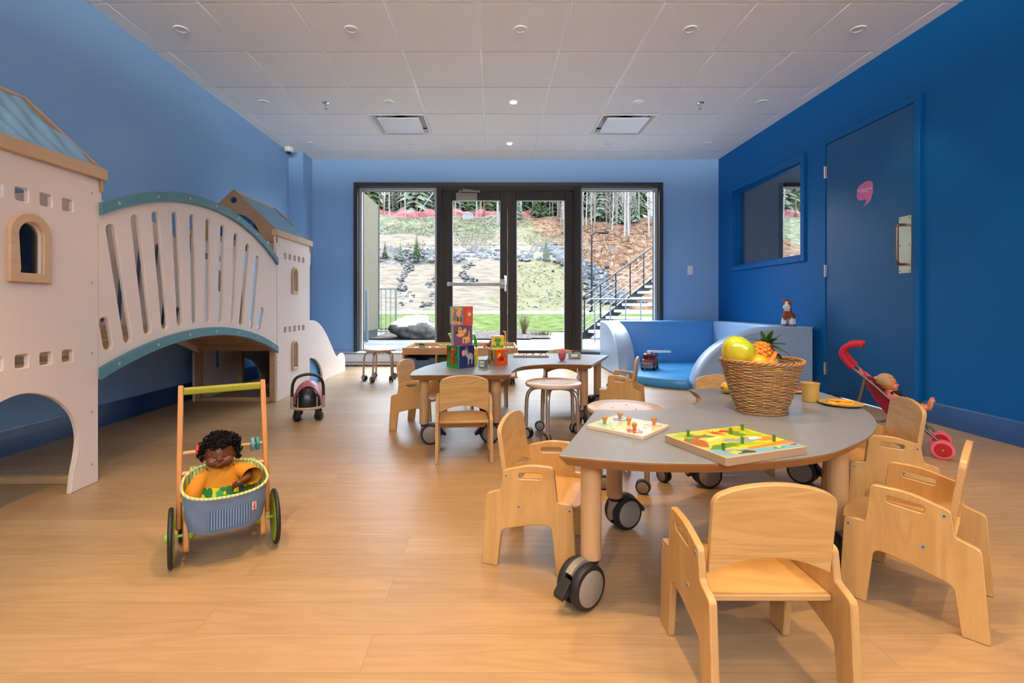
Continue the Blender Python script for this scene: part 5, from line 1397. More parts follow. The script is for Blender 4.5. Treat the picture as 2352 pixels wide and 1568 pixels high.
MB().bb((-.108, .06, .085), (.108, .16, .095), 0, .003).build('base_board', orange_wood, pc)
MB().prism(fillet([(-.012, -.012, .006), (.012, -.012, .006), (.012, .012, .006), (-.012, .012, .006)], n=3), t=.236, frame='YZ', o=(-.118, .132, .525), b=.002).build('handle_bar', paint('olive_lime', 150, 150, 30, .4), pc)
MB().cyl((-.12, .088, .325), (.12, .088, .325), .007, n=12).build('bead_rod', M['birch'], pc)
for x, m_ in ((-.078, 'red'), (-.062, 'orange'), (.032, 'lime'), (.046, 'green'), (.088, 'sky'), (.104, 'teal_paint')):
    MB().lathe([(.007, -.0055), (.021, -.0055), (.023, -.003), (.023, .003), (.021, .0055), (.007, .0055)], (x, .088, .325), 24, 0, (1, 0, 0)).build('bead_disc', M[m_], pc)
MB().cyl((-.122, .070, .262), (.122, .070, .262), .008, n=12).build('seat_rod', M['birch'], pc)
# cloth seat: bucket of fabric
bagm = mk('grey_blue_cloth', (.135, .19, .275), .85, var=.08, scale=9, bump=.15, bscale=18)
bagin = stripes('lime_striped_lining', (.22, .27, .20), (.50, .56, .08), 'X', .010, .5)
def bag(u, v, off=0.0):
    # u round the bucket, v from bottom (0) to rim (1); superellipse plan
    a = 2 * PI * u; ca_, sa_ = math.cos(a), math.sin(a)
    sg_ = lambda t_: abs(t_) ** .62 * (1 if t_ > 0 else -1)
    back = max(0, sa_)
    hx = .112 + .010 * v; cy = -.015; hy = .080 + .010 * v
    top_z = .232 + .012 * (1 - abs(ca_)) * (1 if sa_ < 0 else 0) * -1 + .050 * back ** 1.2 + .012 * abs(ca_) ** 4
    z = .108 + (top_z - .108) * v + .012 * (1 - v) * abs(ca_) ** 2
    k = (1 - .05 * (1 - v) ** 4) + .012 * math.sin(6 * a + 9 * v) * math.sin(PI * v) - off / .1
    return (hx * sg_(ca_) * k, cy + hy * sg_(sa_) * k, z + off * .5 * (1 - v))
q = MB().grid(lambda u, v: bag(u, v), 72, 14, 0, wrap=True); q.grid(lambda u, v: bag(1 - u, v, .004), 72, 14, 1, wrap=True)
q.add([bag(k / 36, 0) for k in range(36)], [list(range(36))[::-1]], 0); q.add([bag(k / 36, 0, .004) for k in range(36)], [list(range(36))], 1)
seat = q.build('cloth_seat', [bagm, bagin], pc, 70)
MB().tube([bag(k / 72, 1) for k in range(72)], .0045, 8, closed=True).build('rim_piping', stripes('lime_striped_piping', (.36, .42, .36), (.62, .66, .12), 'X', .012, .5), seat)
# back flap hung over the seat rod
q = MB().grid(lambda u, v: (-.100 + .200 * u, (.064 if v < .5 else .080) + (.0 if v < .5 else .004) - .006 * math.sin(v * PI) * 0 - (.035 * (.5 - v) * 2 if v < .5 else 0) * .9, .20 + .076 * (v * 2 if v < .5 else 2 - v * 2) + .004 * math.sin(u * 22)), 30, 16)
q.build('back_flap', bagin, seat, 70)
# striped pocket and woven tag on the outside front
def front(u, z, off):   # u in -1..1 along the front wall
    x = u * .100; v = (z - .108) / .120
    best = None
    for k in range(36, 72):
        p = bag(k / 72, v)
        if best is None or abs(p[0] - x) < abs(best[0] - x): best = p
    return (x, best[1] - off, z)
q = MB().grid(lambda u, v: front(-.50 + 1.12 * u, .122 + .062 * v, .0045), 24, 6); q.build('striped_pocket', stripes('denim_stripe_cloth', (.035, .075, .17), (.22, .33, .48), 'X', .0075, .5), seat, 70)
tagp = [front(.70, .160, .005), front(.82, .160, .005), front(.82, .188, .005), front(.70, .188, .005)]
MB().add(tagp, [[0, 1, 2, 3]]).build('cloth_tag', M['white'], seat)
lt = letters('HABA', .0105, seat, (.076, front(.76, .174, .007)[1], .174), (PI / 2, PI / 2, 0), M['red'], 'tag_lettering', .0003)

# doll sitting in it
def doll_face(q, c, r, fwd=(0, -1, 0)): pass
d1 = thing('doll', 'dark-skinned doll with black curly hair and orange-green dress sitting in the walker', 'doll', (-.907, 1.597, 0), math.radians(28))
skin = mk('dark_vinyl_skin', srgb(98, 50, 24), .4, var=.08)
q = MB()
hc = Vector((-.006, -.006, .330))
q.sph(hc, (.044, .042, .047)); q.sph(hc + Vector((-.020, -.026, -.020)), (.020, .018, .018)); q.sph(hc + Vector((.020, -.026, -.020)), (.020, .018, .018)); q.sph(hc + Vector((0, -.030, -.028)), (.018, .016, .014))
q.sph(hc + Vector((0, -.046, -.010)), (.0070, .007, .006)); q.sph(hc + Vector((-.005, -.043, -.012)), .004); q.sph(hc + Vector((.005, -.043, -.012)), .004)
q.sph(hc + Vector((0, -.045, -.0245)), (.010, .006, .0032)); q.sph(hc + Vector((0, -.044, -.0305)), (.009, .006, .0034))
q.sph(hc + Vector((-.045, 0, -.008)), (.006, .010, .013)); q.sph(hc + Vector((.045, 0, -.008)), (.006, .010, .013))
q.cyl((0, 0, .270), (0, 0, .300), .018); q.sph((0, 0, .235), (.046, .034, .055)); q.sph((0, 0, .18), (.048, .038, .04))
for s, pts in ((-1, [(-.042, 0, .262), (-.072, -.012, .225), (-.080, -.03, .188), (-.074, -.045, .165)]), (1, [(.042, 0, .266), (.078, -.018, .252), (.074, -.048, .246), (.054, -.068, .243)])):
    q.tube(pts, [.016, .014, .012, .009], 12)
    h = Vector(pts[-1]); dirv = (h - Vector(pts[-2])).normalized(); q.sph(h + dirv * .008, (.011, .010, .011))
    sd2 = dirv.cross(Vector((0, 1, 0))).normalized()
    for k in range(4): b0 = h + dirv * .012 + sd2 * (.0055 * (k - 1.5)); q.tube([b0, b0 + dirv * (.014 + .003 * (k in (1, 2))), b0 + dirv * (.022 + .003 * (k in (1, 2))) + Vector((0, -.003, -.004))], [.0032, .0030, .0024], 7)
    q.tube([h + dirv * .002, h + sd2 * (-s * .012) * -1 + dirv * .010], [.004, .003], 7)
for s in (-1, 1): q.tube([(s * .022, -.01, .165), (s * .032, -.055, .158), (s * .036, -.078, .135)], [.020, .017, .014], 12)
fused(q, 'body', skin, d1, .0022, 2)
q = MB(); eyes = []
for s in (-1, 1):
    q.sph(hc + Vector((s * .0165, -.0395, .000)), (.0060, .003, .0018), 0, 14, 8); q.sph(hc + Vector((s * .0165, -.0430, .000)), (.0022, .0012, .0018), 1, 10, 8)
q.build('eyes', [M['brown'], M['black']], d1)
rr = random.Random(8); q = MB()
for i in range(420):
    # curls over the crown, sides and back, face kept free
    u = Vector((rr.gauss(0, 1), rr.gauss(0, 1), rr.gauss(0, 1))).normalized()
    if u.z < -.55: continue
    if u.y < -.35 and u.z < .42: continue
    rad = .046 + .007 * rr.random() + (.006 if u.z > .4 else 0)
    p = hc + Vector((u.x * rad * 1.10, u.y * rad * .95 + .006, u.z * rad + .006))
    ax = Vector((rr.gauss(0, 1), rr.gauss(0, 1), rr.gauss(0, 1))).normalized(); R_ = rot_to(ax); cr_ = rr.uniform(.0045, .0075)
    q.tube([p + R_ @ Vector((cr_ * math.cos(a), cr_ * math.sin(a), .0015 * a)) for a in [k * .9 for k in range(9)]], .0022, 5)
q.sph(hc + Vector((0, .008, .010)), (.051, .046, .048), 0, 24, 16, None, lambda u: 1.0 if not (u.y < -.45 and u.z < .35) else .72)
q.build('curly_hair', mk('black_curly_hair', (.006, .005, .005), .75, spec=.15), d1, 60)
# dress: yoke with sleeves + patterned skirt
dress = mk('amber_cotton', srgb(205, 130, 20), .8, var=.06); 
def patt():
    m, nt, b = _bsdf('green_yellow_blue_print')
    t = nt.nodes.new('ShaderNodeTexCoord'); v = nt.nodes.new('ShaderNodeTexVoronoi'); v.inputs['Scale'].default_value = 52
    r = nt.nodes.new('ShaderNodeValToRGB'); r.color_ramp.interpolation = 'CONSTANT'
    cs = [(0, srgb(30, 110, 50)), (.3, srgb(215, 190, 30)), (.5, srgb(60, 150, 60)), (.72, srgb(50, 75, 150)), (.85, srgb(200, 200, 60))]
    r.color_ramp.elements[0].color = c4(cs[0][1]); r.color_ramp.elements[1].position = cs[1][0]; r.color_ramp.elements[1].color = c4(cs[1][1])
    for p, c in cs[2:]: e = r.color_ramp.elements.new(p); e.color = c4(c)
    sx = nt.nodes.new('ShaderNodeSeparateColor'); L(nt, t.outputs['Object'], v.inputs['Vector']); L(nt, v.outputs['Color'], sx.inputs[0]); L(nt, sx.outputs[0], r.inputs[0]); L(nt, r.outputs[0], b.inputs['Base Color']); b.inputs['Roughness'].default_value = .7
    return m
q = MB(); q.lathe([(.024, .290), (.034, .284), (.047, .268), (.053, .245), (.057, .225)], (0, 0, 0), 32, 0, (0, 0, 1), 1.0, .78)
for s, pts in ((-1, [(-.034, 0, .268), (-.060, -.004, .245), (-.082, -.018, .210), (-.088, -.026, .188)]), (1, [(.034, 0, .270), (.060, -.004, .262), (.084, -.020, .250), (.088, -.036, .246)])):
    q.tube(pts, [.022, .025, .028, .032], 16, caps=False); q.tube([Vector(p) for p in pts][::-1], [.031, .027, .024, .021], 16, caps=False)
q.build('dress_yoke', dress, d1, 70)
MB().lathe([(.057, .228), (.063, .205), (.070, .18), (.078, .155), (.072, .14)], (0, -.008, 0), 36, 0, (0, 0, 1), 1.0, .82).build('dress_skirt', patt(), d1, 70)

# ============================================================ ride-on beetle toy
ro = thing('ride_on_toy', 'pink and black beetle-shaped ride-on toy with hoop handle beside the castle', 'ride-on toy', (-1.335, 3.44, 0), math.radians(-72))
# local +x = towards its face (roughly at the camera)
base_o = [(.105 * math.cos(a) * (1.0 if math.cos(a) > 0 else 1.55), .112 * math.sin(a)) for a in [2 * PI * k / 48 for k in range(48)]]
MB().prism(base_o, t=.018, frame='XY', o=(0, 0, .083), b=.006).build('base_board', wood('blond_base_board', (.66, .50, .32), (.56, .41, .25), 'X', 1.5, .4), ro)
MB().sph((.030, 0, .1005), (.066, .084, .140), 0, 36, 24, None, lambda u: 1.0 if u.z > 0 else .02 / max(.02, abs(u.z) + .02)).build('head', mk('glossy_black_shell', (.012, .011, .013), .28), ro)
q = MB()
def sh_(u, v):
    a = PI * u; x = .040 - .245 * v; r_ = math.sqrt(max(0.0, 1 - ((x + .048) / .158) ** 2))
    return (x, .106 * r_ * math.cos(a), .1005 + .172 * r_ * math.sin(a))
q.grid(sh_, 32, 24); q.grid(lambda u, v: tuple(Vector(sh_(1 - u, v)) * .985 + Vector((0, 0, .0015))), 32, 24)
q.build('wing_shell', mk('rose_shell', (.58, .15, .21), .42, var=.08), ro, 70)
MB().tube(spline([(.045, -.103, .105), (.045, -.104, .20), (.045, -.098, .265), (.045, -.070, .310), (.045, 0, .328), (.045, .070, .310), (.045, .098, .265), (.045, .104, .20), (.045, .103, .105)], 6), .0105, 12).build('hoop_handle', M['black_plastic'], ro)
q = MB()
for s in (-1, 1): q.cyl((.045, s * .1035, .09), (.045, s * .1035, .175), .0118, n=14)
q.build('hoop_collars', mk('taupe_collar', (.36, .30, .26), .5), ro)
for s in (-1, 1):
    MB().cyl((.098, s * .062, .09), (.098, s * .062, .180), .0045, n=10).sph((.098, s * .062, .188), .0125, 1).build('antenna', [M['chrome'], M['black_plastic']], ro)
rc = caster_mesh(.030, .083, .014, False, 'ride_on_caster_mesh')
rc.materials[1] = M['black_plastic']; rc.materials[2] = M['black_plastic']
for x, y, a in ((.06, -.065, 30), (.06, .065, -40), (-.11, -.06, 80), (-.11, .06, 200)):
    o = add_obj('caster', rc, ro, (x, y, 0), math.radians(a))
for o in [c for c in ro.children if c.name.startswith('caster')]:
    pass

# ============================================================ doll stroller with blond doll
ss = thing('doll_stroller', 'red doll stroller with grey frame and pink wheels by the blue door', 'toy stroller', (2.467, 2.64, 0), math.radians(-41))
# local +x forward (towards the front wheels); origin between front wheels
tube_m = mk('taupe_steel_tube', (.20, .165, .14), .35, metal=.6)
netm = stripes('red_mesh_fabric', (.30, .008, .035), (.50, .02, .07), 'X', .008, .5, .8)
pinkm = mk('pink_plastic', srgb(235, 110, 120), .4)
FW = .115
for s in (-1, 1):
    y = s * .118
    MB().tube([(.0, y, .075), (-.13, y * .95, .20), (-.30, y * .85, .37), (-.395, y * .82, .455)], .0075, 10).build('long_frame_tube', tube_m, ss)
    MB().tube([(-.405, y * .8, .035), (-.385, y * .78, .16), (-.345, y * .80, .31), (-.33, y * .82, .395)], .0075, 10).build('rear_leg_tube', tube_m, ss)
    hd = spline([(-.385, y * .82, .448), (-.420, y * .82, .490), (-.438, y * .82, .530), (-.422, y * .82, .568), (-.385, y * .82, .586), (-.340, y * .82, .586)], 5)
    MB().tube(hd, .0165, 14).build('foam_grip', mk('red_foam_grip', (.52, .012, .03), .75) if 'red_foam_grip' not in bpy.data.materials else bpy.data.materials['red_foam_grip'], ss)
    for (x, nm) in ((.0, 'front'), (-.41, 'rear')):
        for o_ in (-.013, .013):
            MB().lathe([(.0001, -.0095), (.036, -.0095), (.036, .0095), (.0001, .0095)], (x, y + o_, .050), 30, 1, (0, 1, 0)).lathe([(.036, -.009), (.048, -.007), (.050, 0), (.048, .007), (.036, .009)], (x, y + o_, .050), 36, 0, (0, 1, 0)).sph((x, y + o_ + s * .006, .05), .006, 2).build('wheel', [pinkm, mk('coral_red_disc', srgb(190, 22, 30), .35) if 'coral_red_disc' not in bpy.data.materials else bpy.data.materials['coral_red_disc'], M['silver']], ss)
    MB().tube([(.0, y, .05), (.0, y, .09)], .007, 8).build('fork', tube_m, ss)
    MB().box((-.215, y * .90, .305), (.03, .014, .022), 0, .003, Matrix.Rotation(.8, 3, 'Y')).build('strap_clip', pinkm, ss)
q = MB()
q.tube([(-.10, -.10, .18), (-.40, .085, .10)], .006, 8).tube([(-.10, .10, .18), (-.40, -.085, .10)], .006, 8).tube([(-.06, -.105, .125), (-.06, .105, .125)], .006, 8).tube([(-.385, -.085, .14), (-.385, .085, .14)], .006, 8)
q.build('cross_braces', tube_m, ss)
def sling(u, v):
    # v from the top of the back to the knees, u across
    pts = [(-.345, .405), (-.33, .345), (-.29, .26), (-.235, .185), (-.17, .165), (-.115, .19), (-.10, .195)]
    t_ = v * (len(pts) - 1.001); k = int(t_); f_ = t_ - k; x = pts[k][0] * (1 - f_) + pts[k + 1][0] * f_; z = pts[k][1] * (1 - f_) + pts[k + 1][1] * f_
    e = abs(2 * u - 1) ** 2.5; fx = x; fz = z
    zt_ = .085 + (-(x)) * .94    # height of the frame tube at this x
    return (fx, (-.088 + .176 * u), fz * (1 - e) + max(fz, zt_) * e)
MB().grid(sling, 16, 30).build('sling_seat', netm, ss, 70)
q = MB()
for s in (-1, 1): q.tube([(-.335, s * .086, .405), (-.365, s * .07, .43), (-.33, s * .02, .38), (-.30, s * .085, .375)], .006, 6, flat=(1, .3))
q.tube([(-.34, -.08, .41), (-.31, 0, .395), (-.34, .08, .41)], .005, 6); q.build('pink_ties', pinkm, ss)
q = MB().add([(-.40, -.07, .06), (-.40, .07, .06), (-.22, .07, .10), (-.22, -.07, .10)], [[0, 1, 2, 3]]); q.build('footrest_cloth', netm, ss)
d2 = thing('doll', 'blond light-skinned doll lying back in the red doll stroller with bare feet', 'doll', (2.467, 2.64, .018), math.radians(-41))
skl = mk('light_vinyl_skin', srgb(222, 138, 92), .45, var=.05)
q = MB(); hc2 = Vector((-.232, 0, .348))
q.sph(hc2, (.043, .041, .045)); q.sph(hc2 + Vector((.030, .016, -.016)), .018); q.sph(hc2 + Vector((.030, -.016, -.016)), .018); q.sph(hc2 + Vector((.046, 0, -.006)), (.007, .006, .006)); q.sph(hc2 + Vector((.042, 0, -.022)), (.006, .010, .005)); q.sph(hc2 + Vector((.034, 0, -.032)), (.014, .016, .012))
q.tube([(-.228, 0, .31), (-.215, 0, .28), (-.185, 0, .235), (-.165, 0, .205)], [.020, .042, .046, .040], 16)
for s in (-1, 1):
    q.tube([(-.205, s * .040, .282), (-.165, s * .058, .262), (-.130, s * .050, .250)], [.016, .014, .010], 10); q.sph((-.122, s * .048, .250), .012)
    q.tube([(-.165, s * .022, .205), (-.115, s * .030, .235), (-.080, s * .032, .230)], [.022, .018, .015], 12)
    q.tube([(-.080, s * .032, .230), (-.058, s * .034, .226)], [.014, .014], 10)
    q.sph((-.045, s * .034, .250), (.012, .017, .036), 0, 14, 10, Matrix.Rotation(.25, 3, 'Y'))
    for k in range(5): q.sph((-.034 + .001 * k, s * (.034 - .013 + .0065 * k), .282 - .0022 * k), (.0045, .0040, .0075))
fused(q, 'body', skl, d2, .0025, 2)
q = MB(); q.sph(hc2 + Vector((-.008, 0, .008)), (.046, .0445, .046), 0, 28, 18, None, lambda u: 1.03 if not (u.x > .45 and u.z < .55) and u.z > -.5 else .80)
q.sph(hc2 + Vector((-.045, .0, .02)), (.020, .018, .014)); q.sph(hc2 + Vector((-.038, .035, -.005)), (.016, .012, .018)); q.build('hair', mk('blond_doll_hair', srgb(190, 150, 105), .5, var=.15, scale=60), d2, 60)
q = MB()
for s in (-1, 1): q.sph(hc2 + Vector((.0385, s * .016, .002)), (.003, .0042, .0042), 0, 10, 8)
q.build('eyes', M['black'], d2)
MB().tube([(-.225, 0, .300), (-.212, 0, .278), (-.185, 0, .238), (-.158, 0, .208)], [.026, .046, .052, .050], 18).tube([(-.15, .022, .208), (-.108, .030, .238), (-.088, .032, .236)], [.026, .022, .019], 12).tube([(-.15, -.022, .208), (-.108, -.030, .238), (-.088, -.032, .236)], [.026, .022, .019], 12).build('dark_romper', mk('black_doll_romper', (.02, .015, .02), .85), d2, 60)
q = MB()
for s in (-1, 1): q.tube([(-.205, s * .030, .315), (-.165, s * .032, .285), (-.13, s * .025, .255)], .009, 8, flat=(1, .35))
q.box((-.165, 0, .292), (.022, .05, .016), 0, .003, Matrix.Rotation(.8, 3, 'Y')); q.build('safety_straps', pinkm, ss)
# ============================================================ low activity table by the door
at = thing('activity_table', 'long orange beech activity table with raised tray in front of the glass doors', 'play table', (-.35, 5.27, 0))
ow = wood('orange_beech', (.62, .32, .13), (.52, .25, .09), 'X', 1.0, .4, grain=.5)
TXL, TXR, TYN, TYF = -.60, .60, -.37, .37
q = MB(); q.bb((TXL, TYN, .31), (TXR, TYF, .332), 0, .002); q.build('table_board', ow, at)
q = MB()
q.bb((TXL + .008, TYN + .012, .332), (TXR - .008, TYN + .030, .380), 0, .002); q.bb((TXL + .008, TYF - .030, .332), (TXR - .008, TYF - .012, .380), 0, .002)
q.bb((TXL + .008, TYN + .030, .332), (TXL + .026, TYF - .030, .380), 0, .002); q.bb((TXR - .026, TYN + .030, .332), (TXR - .008, TYF - .030, .380), 0, .002)
q.build('tray_rim', ow, at)
MB().bb((TXL + .02, TYN + .02, .332), (TXR - .02, TYF - .02, .336)).build('tray_lining', M['cream'], at)
MB().bb((TXL + .01, TYN + .01, .068), (TXR - .01, TYF - .01, .086), 0, .002).build('bottom_shelf', ow, at)
for x in (TXL + .01, TXL + .345, TXR - .035): 
    for y0_, y1_ in (((TYN + .012, TYN + .037), (TYF - .037, TYF - .012)) if x > 0 else ((TYN + .012, TYF - .012),)):
        MB().bb((x, y0_, .086), (x + .018, y1_, .31), 0, .002).build('side_panel' if x < 0 else 'post', ow, at)
MB().bb((TXL + .028, TYF - .03, .086), (TXL + .345, TYF - .015, .31)).build('back_panel', M['dark_brown'], at)
for x in (TXL + .07, TXR - .06):
    for y in (TYN + .06, TYF - .06): add_obj('caster', CM_small, at, (x, y, 0), x * 3)
def bin_(name, label, x, mat, w_, h_):
    t = thing(name, label, 'storage bin', (x, 5.22, .087)); 
    q = MB(); d_ = .30
    lo_ = [(-w_ / 2 + .015, -d_ / 2 + .01, 0), (w_ / 2 - .015, -d_ / 2 + .01, 0), (w_ / 2 - .015, d_ / 2 - .01, 0), (-w_ / 2 + .015, d_ / 2 - .01, 0)]
    hi_ = [(-w_ / 2, -d_ / 2, h_), (w_ / 2, -d_ / 2, h_), (w_ / 2, d_ / 2, h_), (-w_ / 2, d_ / 2, h_)]
    q.add(lo_ + hi_, [[3, 2, 1, 0]] + [[i, (i + 1) % 4, 4 + (i + 1) % 4, 4 + i] for i in range(4) if i != 0])
    fr_ = fillet([(-w_ / 2 + .015, 0), (w_ / 2 - .015, 0), (w_ / 2, h_), (w_ / 2 - .06, h_), (w_ / 2 - .09, h_ - .028), (-w_ / 2 + .09, h_ - .028), (-w_ / 2 + .06, h_), (-w_ / 2, h_)], .004, 3)
    q.prism(fr_, t=.004, frame='XZ', o=(0, -d_ / 2 + .006, 0)); q.build('tub', mat, t)
    q = MB(); q.bb((-w_ / 2 - .004, -d_ / 2 - .004, h_ - .012), (-w_ / 2 + .062, -d_ / 2 + .006, h_ + .002), 0, .002).bb((w_ / 2 - .062, -d_ / 2 - .004, h_ - .012), (w_ / 2 + .004, -d_ / 2 + .006, h_ + .002), 0, .002)
    q.bb((-w_ / 2 - .006, -d_ / 2, h_ - .008), (-w_ / 2 + .002, d_ / 2, h_ + .002)).bb((w_ / 2 - .002, -d_ / 2, h_ - .008), (w_ / 2 + .006, d_ / 2, h_ + .002)); q.build('rim', mat, t)
bin_('storage_bin', 'slate blue plastic storage bin under the activity table', -.35 + TXL + .187, M['slate'], .29, .175)
bin_('storage_bin', 'dark green storage bin in the middle under the activity table', -.35 - .09, M['dark_green'], .30, .20)
# toys in the tray
TT = .3365
rt = random.Random(4)
balls = [(-.82, 5.03, 'orange'), (-.80, 5.10, 'green'), (-.775, 5.02, 'white'), (-.74, 5.07, 'dark_green'), (-.72, 5.12, 'orange'), (-.70, 5.02, 'red'), (-.665, 5.04, 'black'), (-.66, 5.11, 'orange'), (-.63, 5.03, 'red'), (-.60, 5.06, 'white'), (-.585, 5.13, 'red'), (-.56, 5.02, 'orange'), (-.52, 5.05, 'deep_orange'), (-.79, 5.17, 'dark_green'), (-.55, 5.10, 'red'), (-.86, 5.07, 'green')]
for i, (x, y, c) in enumerate(balls):
    r_ = rt.uniform(.018, .024)
    t = thing('toy_vegetable', 'small round %s toy vegetable in the heap at the left of the activity tray' % c.replace('_', ' '), 'play food', (x, y, TT), 0, '%s toy vegetables' % c.replace('_', ' '))
    MB().sph((0, 0, r_), (r_, r_, r_ * rt.uniform(.85, 1.1)), 0, 16, 12).build('fruit_body', M[c], t)
    MB().cyl((0, 0, r_ * 1.8), (.003, 0, r_ * 2.25), .003, n=6).build('stalk', M['dark_green'], t)
tg_ = thing('toy_pot', 'dark green toy cup lying in the heap of toy vegetables', 'toy cup', (-.80, 5.30, TT)); MB().lathe([(.028, 0), (.032, .055), (.035, .057), (.030, .05), (.026, .004)], n=24).build('cup_body', M['dark_green'], tg_); MB().sph((.02, -.01, .058), (.02, .016, .010), 0, 12, 8).build('filling', M['orange'], tg_)
tb = thing('toy_brick', 'yellow-green stud building brick in the activity tray', 'toy brick', (-.50, 5.20, TT)); MB().bb((-.11, -.05, 0), (.11, .05, .038), 0, .003).build('brick_body', paint('brick_lime', 190, 200, 40), tb)
q = MB()
for i in range(4):
    for j in range(2): q.cyl((-.08 + .053 * i, -.025 + .05 * j, .038), (-.08 + .053 * i, -.025 + .05 * j, .053), .018, n=16, ch=.001)
q.build('studs', M['brick_lime'], tb)
bk = thing('toy_bucket', 'green toy bucket with leaf pattern behind the block tower', 'bucket', (-.36, 5.33, TT))
MB().lathe([(.0001, 0), (.10, 0), (.135, .135), (.150, .155), (.148, .160), (.130, .150), (.098, .006), (.0001, .006)], n=40).build('bucket_body', paint('pale_lime', 190, 225, 140, .4), bk)
MB().lathe([(.128, .148), (.150, .150), (.156, .158), (.150, .166), (.128, .164)], n=40).build('rim', M['green'], bk)
q = MB()
for k in range(12):
    a = 2 * PI * k / 12; zz = .045 + .04 * (k % 2); r_ = .10 + .035 * zz / .135 + .002
    q.sph((r_ * math.cos(a), r_ * math.sin(a), zz), (.004, .012, .020), 0, 10, 8, Matrix.Rotation(a, 3, 'Z') @ Matrix.Rotation(.6 * (-1) ** k, 3, 'X'))
q.build('leaf_pattern', M['dark_green'], bk)
MB().sph((.155, -.02, .07), (.018, .035, .085), 0, 16, 12, Matrix.Rotation(-.12, 3, 'Y')).build('handle', mk('leaf_green_handle', srgb(30, 165, 50), .35), bk)
bp_ = thing('toy_base_plate', 'green and white ribbed toy base plate at the right of the activity tray', 'toy base plate', (.02, 5.22, TT))
MB().bb((-.20, -.16, 0), (.20, .16, .008), 0, .002).build('plate', M['white'], bp_)
q = MB()
for k in range(18): q.bb((-.19 + .0218 * k, -.15, .008), (-.178 + .0218 * k, .15, .018))
q.build('ribs', M['teal_paint'], bp_)
def figure(name, label, x, y, cols, h):
    t = thing(name, label, 'toy animal', (x, y, TT + .018)); q = MB(); q.sph((0, 0, h * .35), (h * .32, h * .24, h * .30)); q.sph((h * .22, -h * .05, h * .72), (h * .20, h * .18, h * .2))
    for a, b_ in ((-.18, .12), (.18, .12), (-.18, -.12), (.18, -.12)): q.cyl((a * h, b_ * h, 0), (a * h, b_ * h, h * .3), h * .09, n=8)
    q.build('animal_body', M[cols[0]], t); q = MB(); q.sph((h * .16, h * .04, h * .93), h * .06, 0, 8, 6).sph((h * .30, h * .04, h * .93), h * .06, 0, 8, 6); q.build('ears', M[cols[1]], t)
figure('toy_animal', 'red toy animal on the ribbed base plate', -.10, 5.12, ('coral', 'red'), .055)
figure('toy_animal', 'orange-brown toy bear standing behind the red toy animal', -.055, 5.25, ('rust', 'brown'), .085)
figure('toy_animal', 'grey-green toy animal between the red and yellow ones', -.035, 5.16, ('teal_paint', 'grey'), .045)
figure('toy_animal', 'small yellow toy animal next to the frog block in the tray', -.01, 5.09, ('yellow', 'orange'), .042)
gf = thing('toy_giraffe', 'tall yellow toy giraffe at the right of the activity tray', 'toy giraffe', (.115, 5.24, TT + .018))
q = MB(); q.sph((0, 0, .045), (.024, .016, .022)); q.tube([(.005, 0, .05), (.008, 0, .10), (.008, 0, .16)], [.012, .009, .008], 10); q.sph((.002, 0, .170), (.015, .009, .010))
for a, b_ in ((-.014, .01), (.014, .01), (-.014, -.01), (.014, -.01)): q.cyl((a, b_, 0), (a, b_, .035), .005, n=8)
q.build('giraffe_body', M['yellow'], gf); MB().sph((-.012, 0, .178), (.012, .005, .007), 0, 10, 8).bb((-.03, -.004, .105), (.0, .004, .117)).build('mane', M['orange'], gf)
tag(MB().bb((-.025, -.025, 0), (.025, .025, .03), 0, .003).cyl((0, 0, .03), (0, 0, .04), .012, n=12).build('toy_brick', M['coral'], loc=(.06, 5.45, TT)), 'small coral red building brick behind the frog block', 'toy brick')

# ============================================================ picture blocks on the far table
def block(label, x, y, z, e, h, rz, cols, art, lining='white'):
    t = thing('picture_block', label, 'toy block', (x, y, z), math.radians(rz), 'nesting picture blocks')
    q = MB(); k = e / 2; th = .003
    # open-topped-looking cardboard cube: body box with a different colour on each face
    q.add([(-k, -k, 0), (k, -k, 0), (k, k, 0), (-k, k, 0), (-k, -k, h), (k, -k, h), (k, k, h), (-k, k, h)], [[0, 1, 5, 4]], 0)
    q.add([(-k, -k, 0), (-k, k, 0), (-k, -k, h), (-k, k, h)], [[1, 0, 2, 3]], 1)
    q.add([(k, -k, 0), (k, k, 0), (k, k, h), (k, -k, h)], [[0, 1, 2, 3]], 2); q.add([(k, k, 0), (-k, k, 0), (-k, k, h), (k, k, h)], [[0, 1, 2, 3]], 2)
    q.add([(-k, -k, h), (k, -k, h), (k, k, h), (-k, k, h)], [[0, 1, 2, 3]], 3); q.add([(-k, -k, 0), (k, -k, 0), (k, k, 0), (-k, k, 0)], [[3, 2, 1, 0]], 3)
    body = q.build('block_body', [M[c] for c in cols], t)
    for face, items in art.items():
        mats = []; q = MB()
        for n_, it in enumerate(items):
            if it[0] not in mats: mats.append(it[0])
            mi = mats.index(it[0]); pts = ellipse(it[2], it[3], it[4], it[5], 20, it[6] if len(it) > 6 else 0) if it[1] == 'e' else it[2]
            pts = [(p[0] * e, (p[1]) * h) for p in pts]
            dep = .0004 + .00012 * n_
            if face == 'right': q.prism(pts, t=.0003, frame='XZ', o=(0, -k - dep, 0), mi=mi)
            else: q.prism(pts, t=.0003, frame=SF, o=(-k - dep, 0, 0), mi=mi)
        q.build('painted_picture', [M[m_] for m_ in mats], t)
    return t
E = 'e'; P_ = 'p'
rb = random.Random(2)
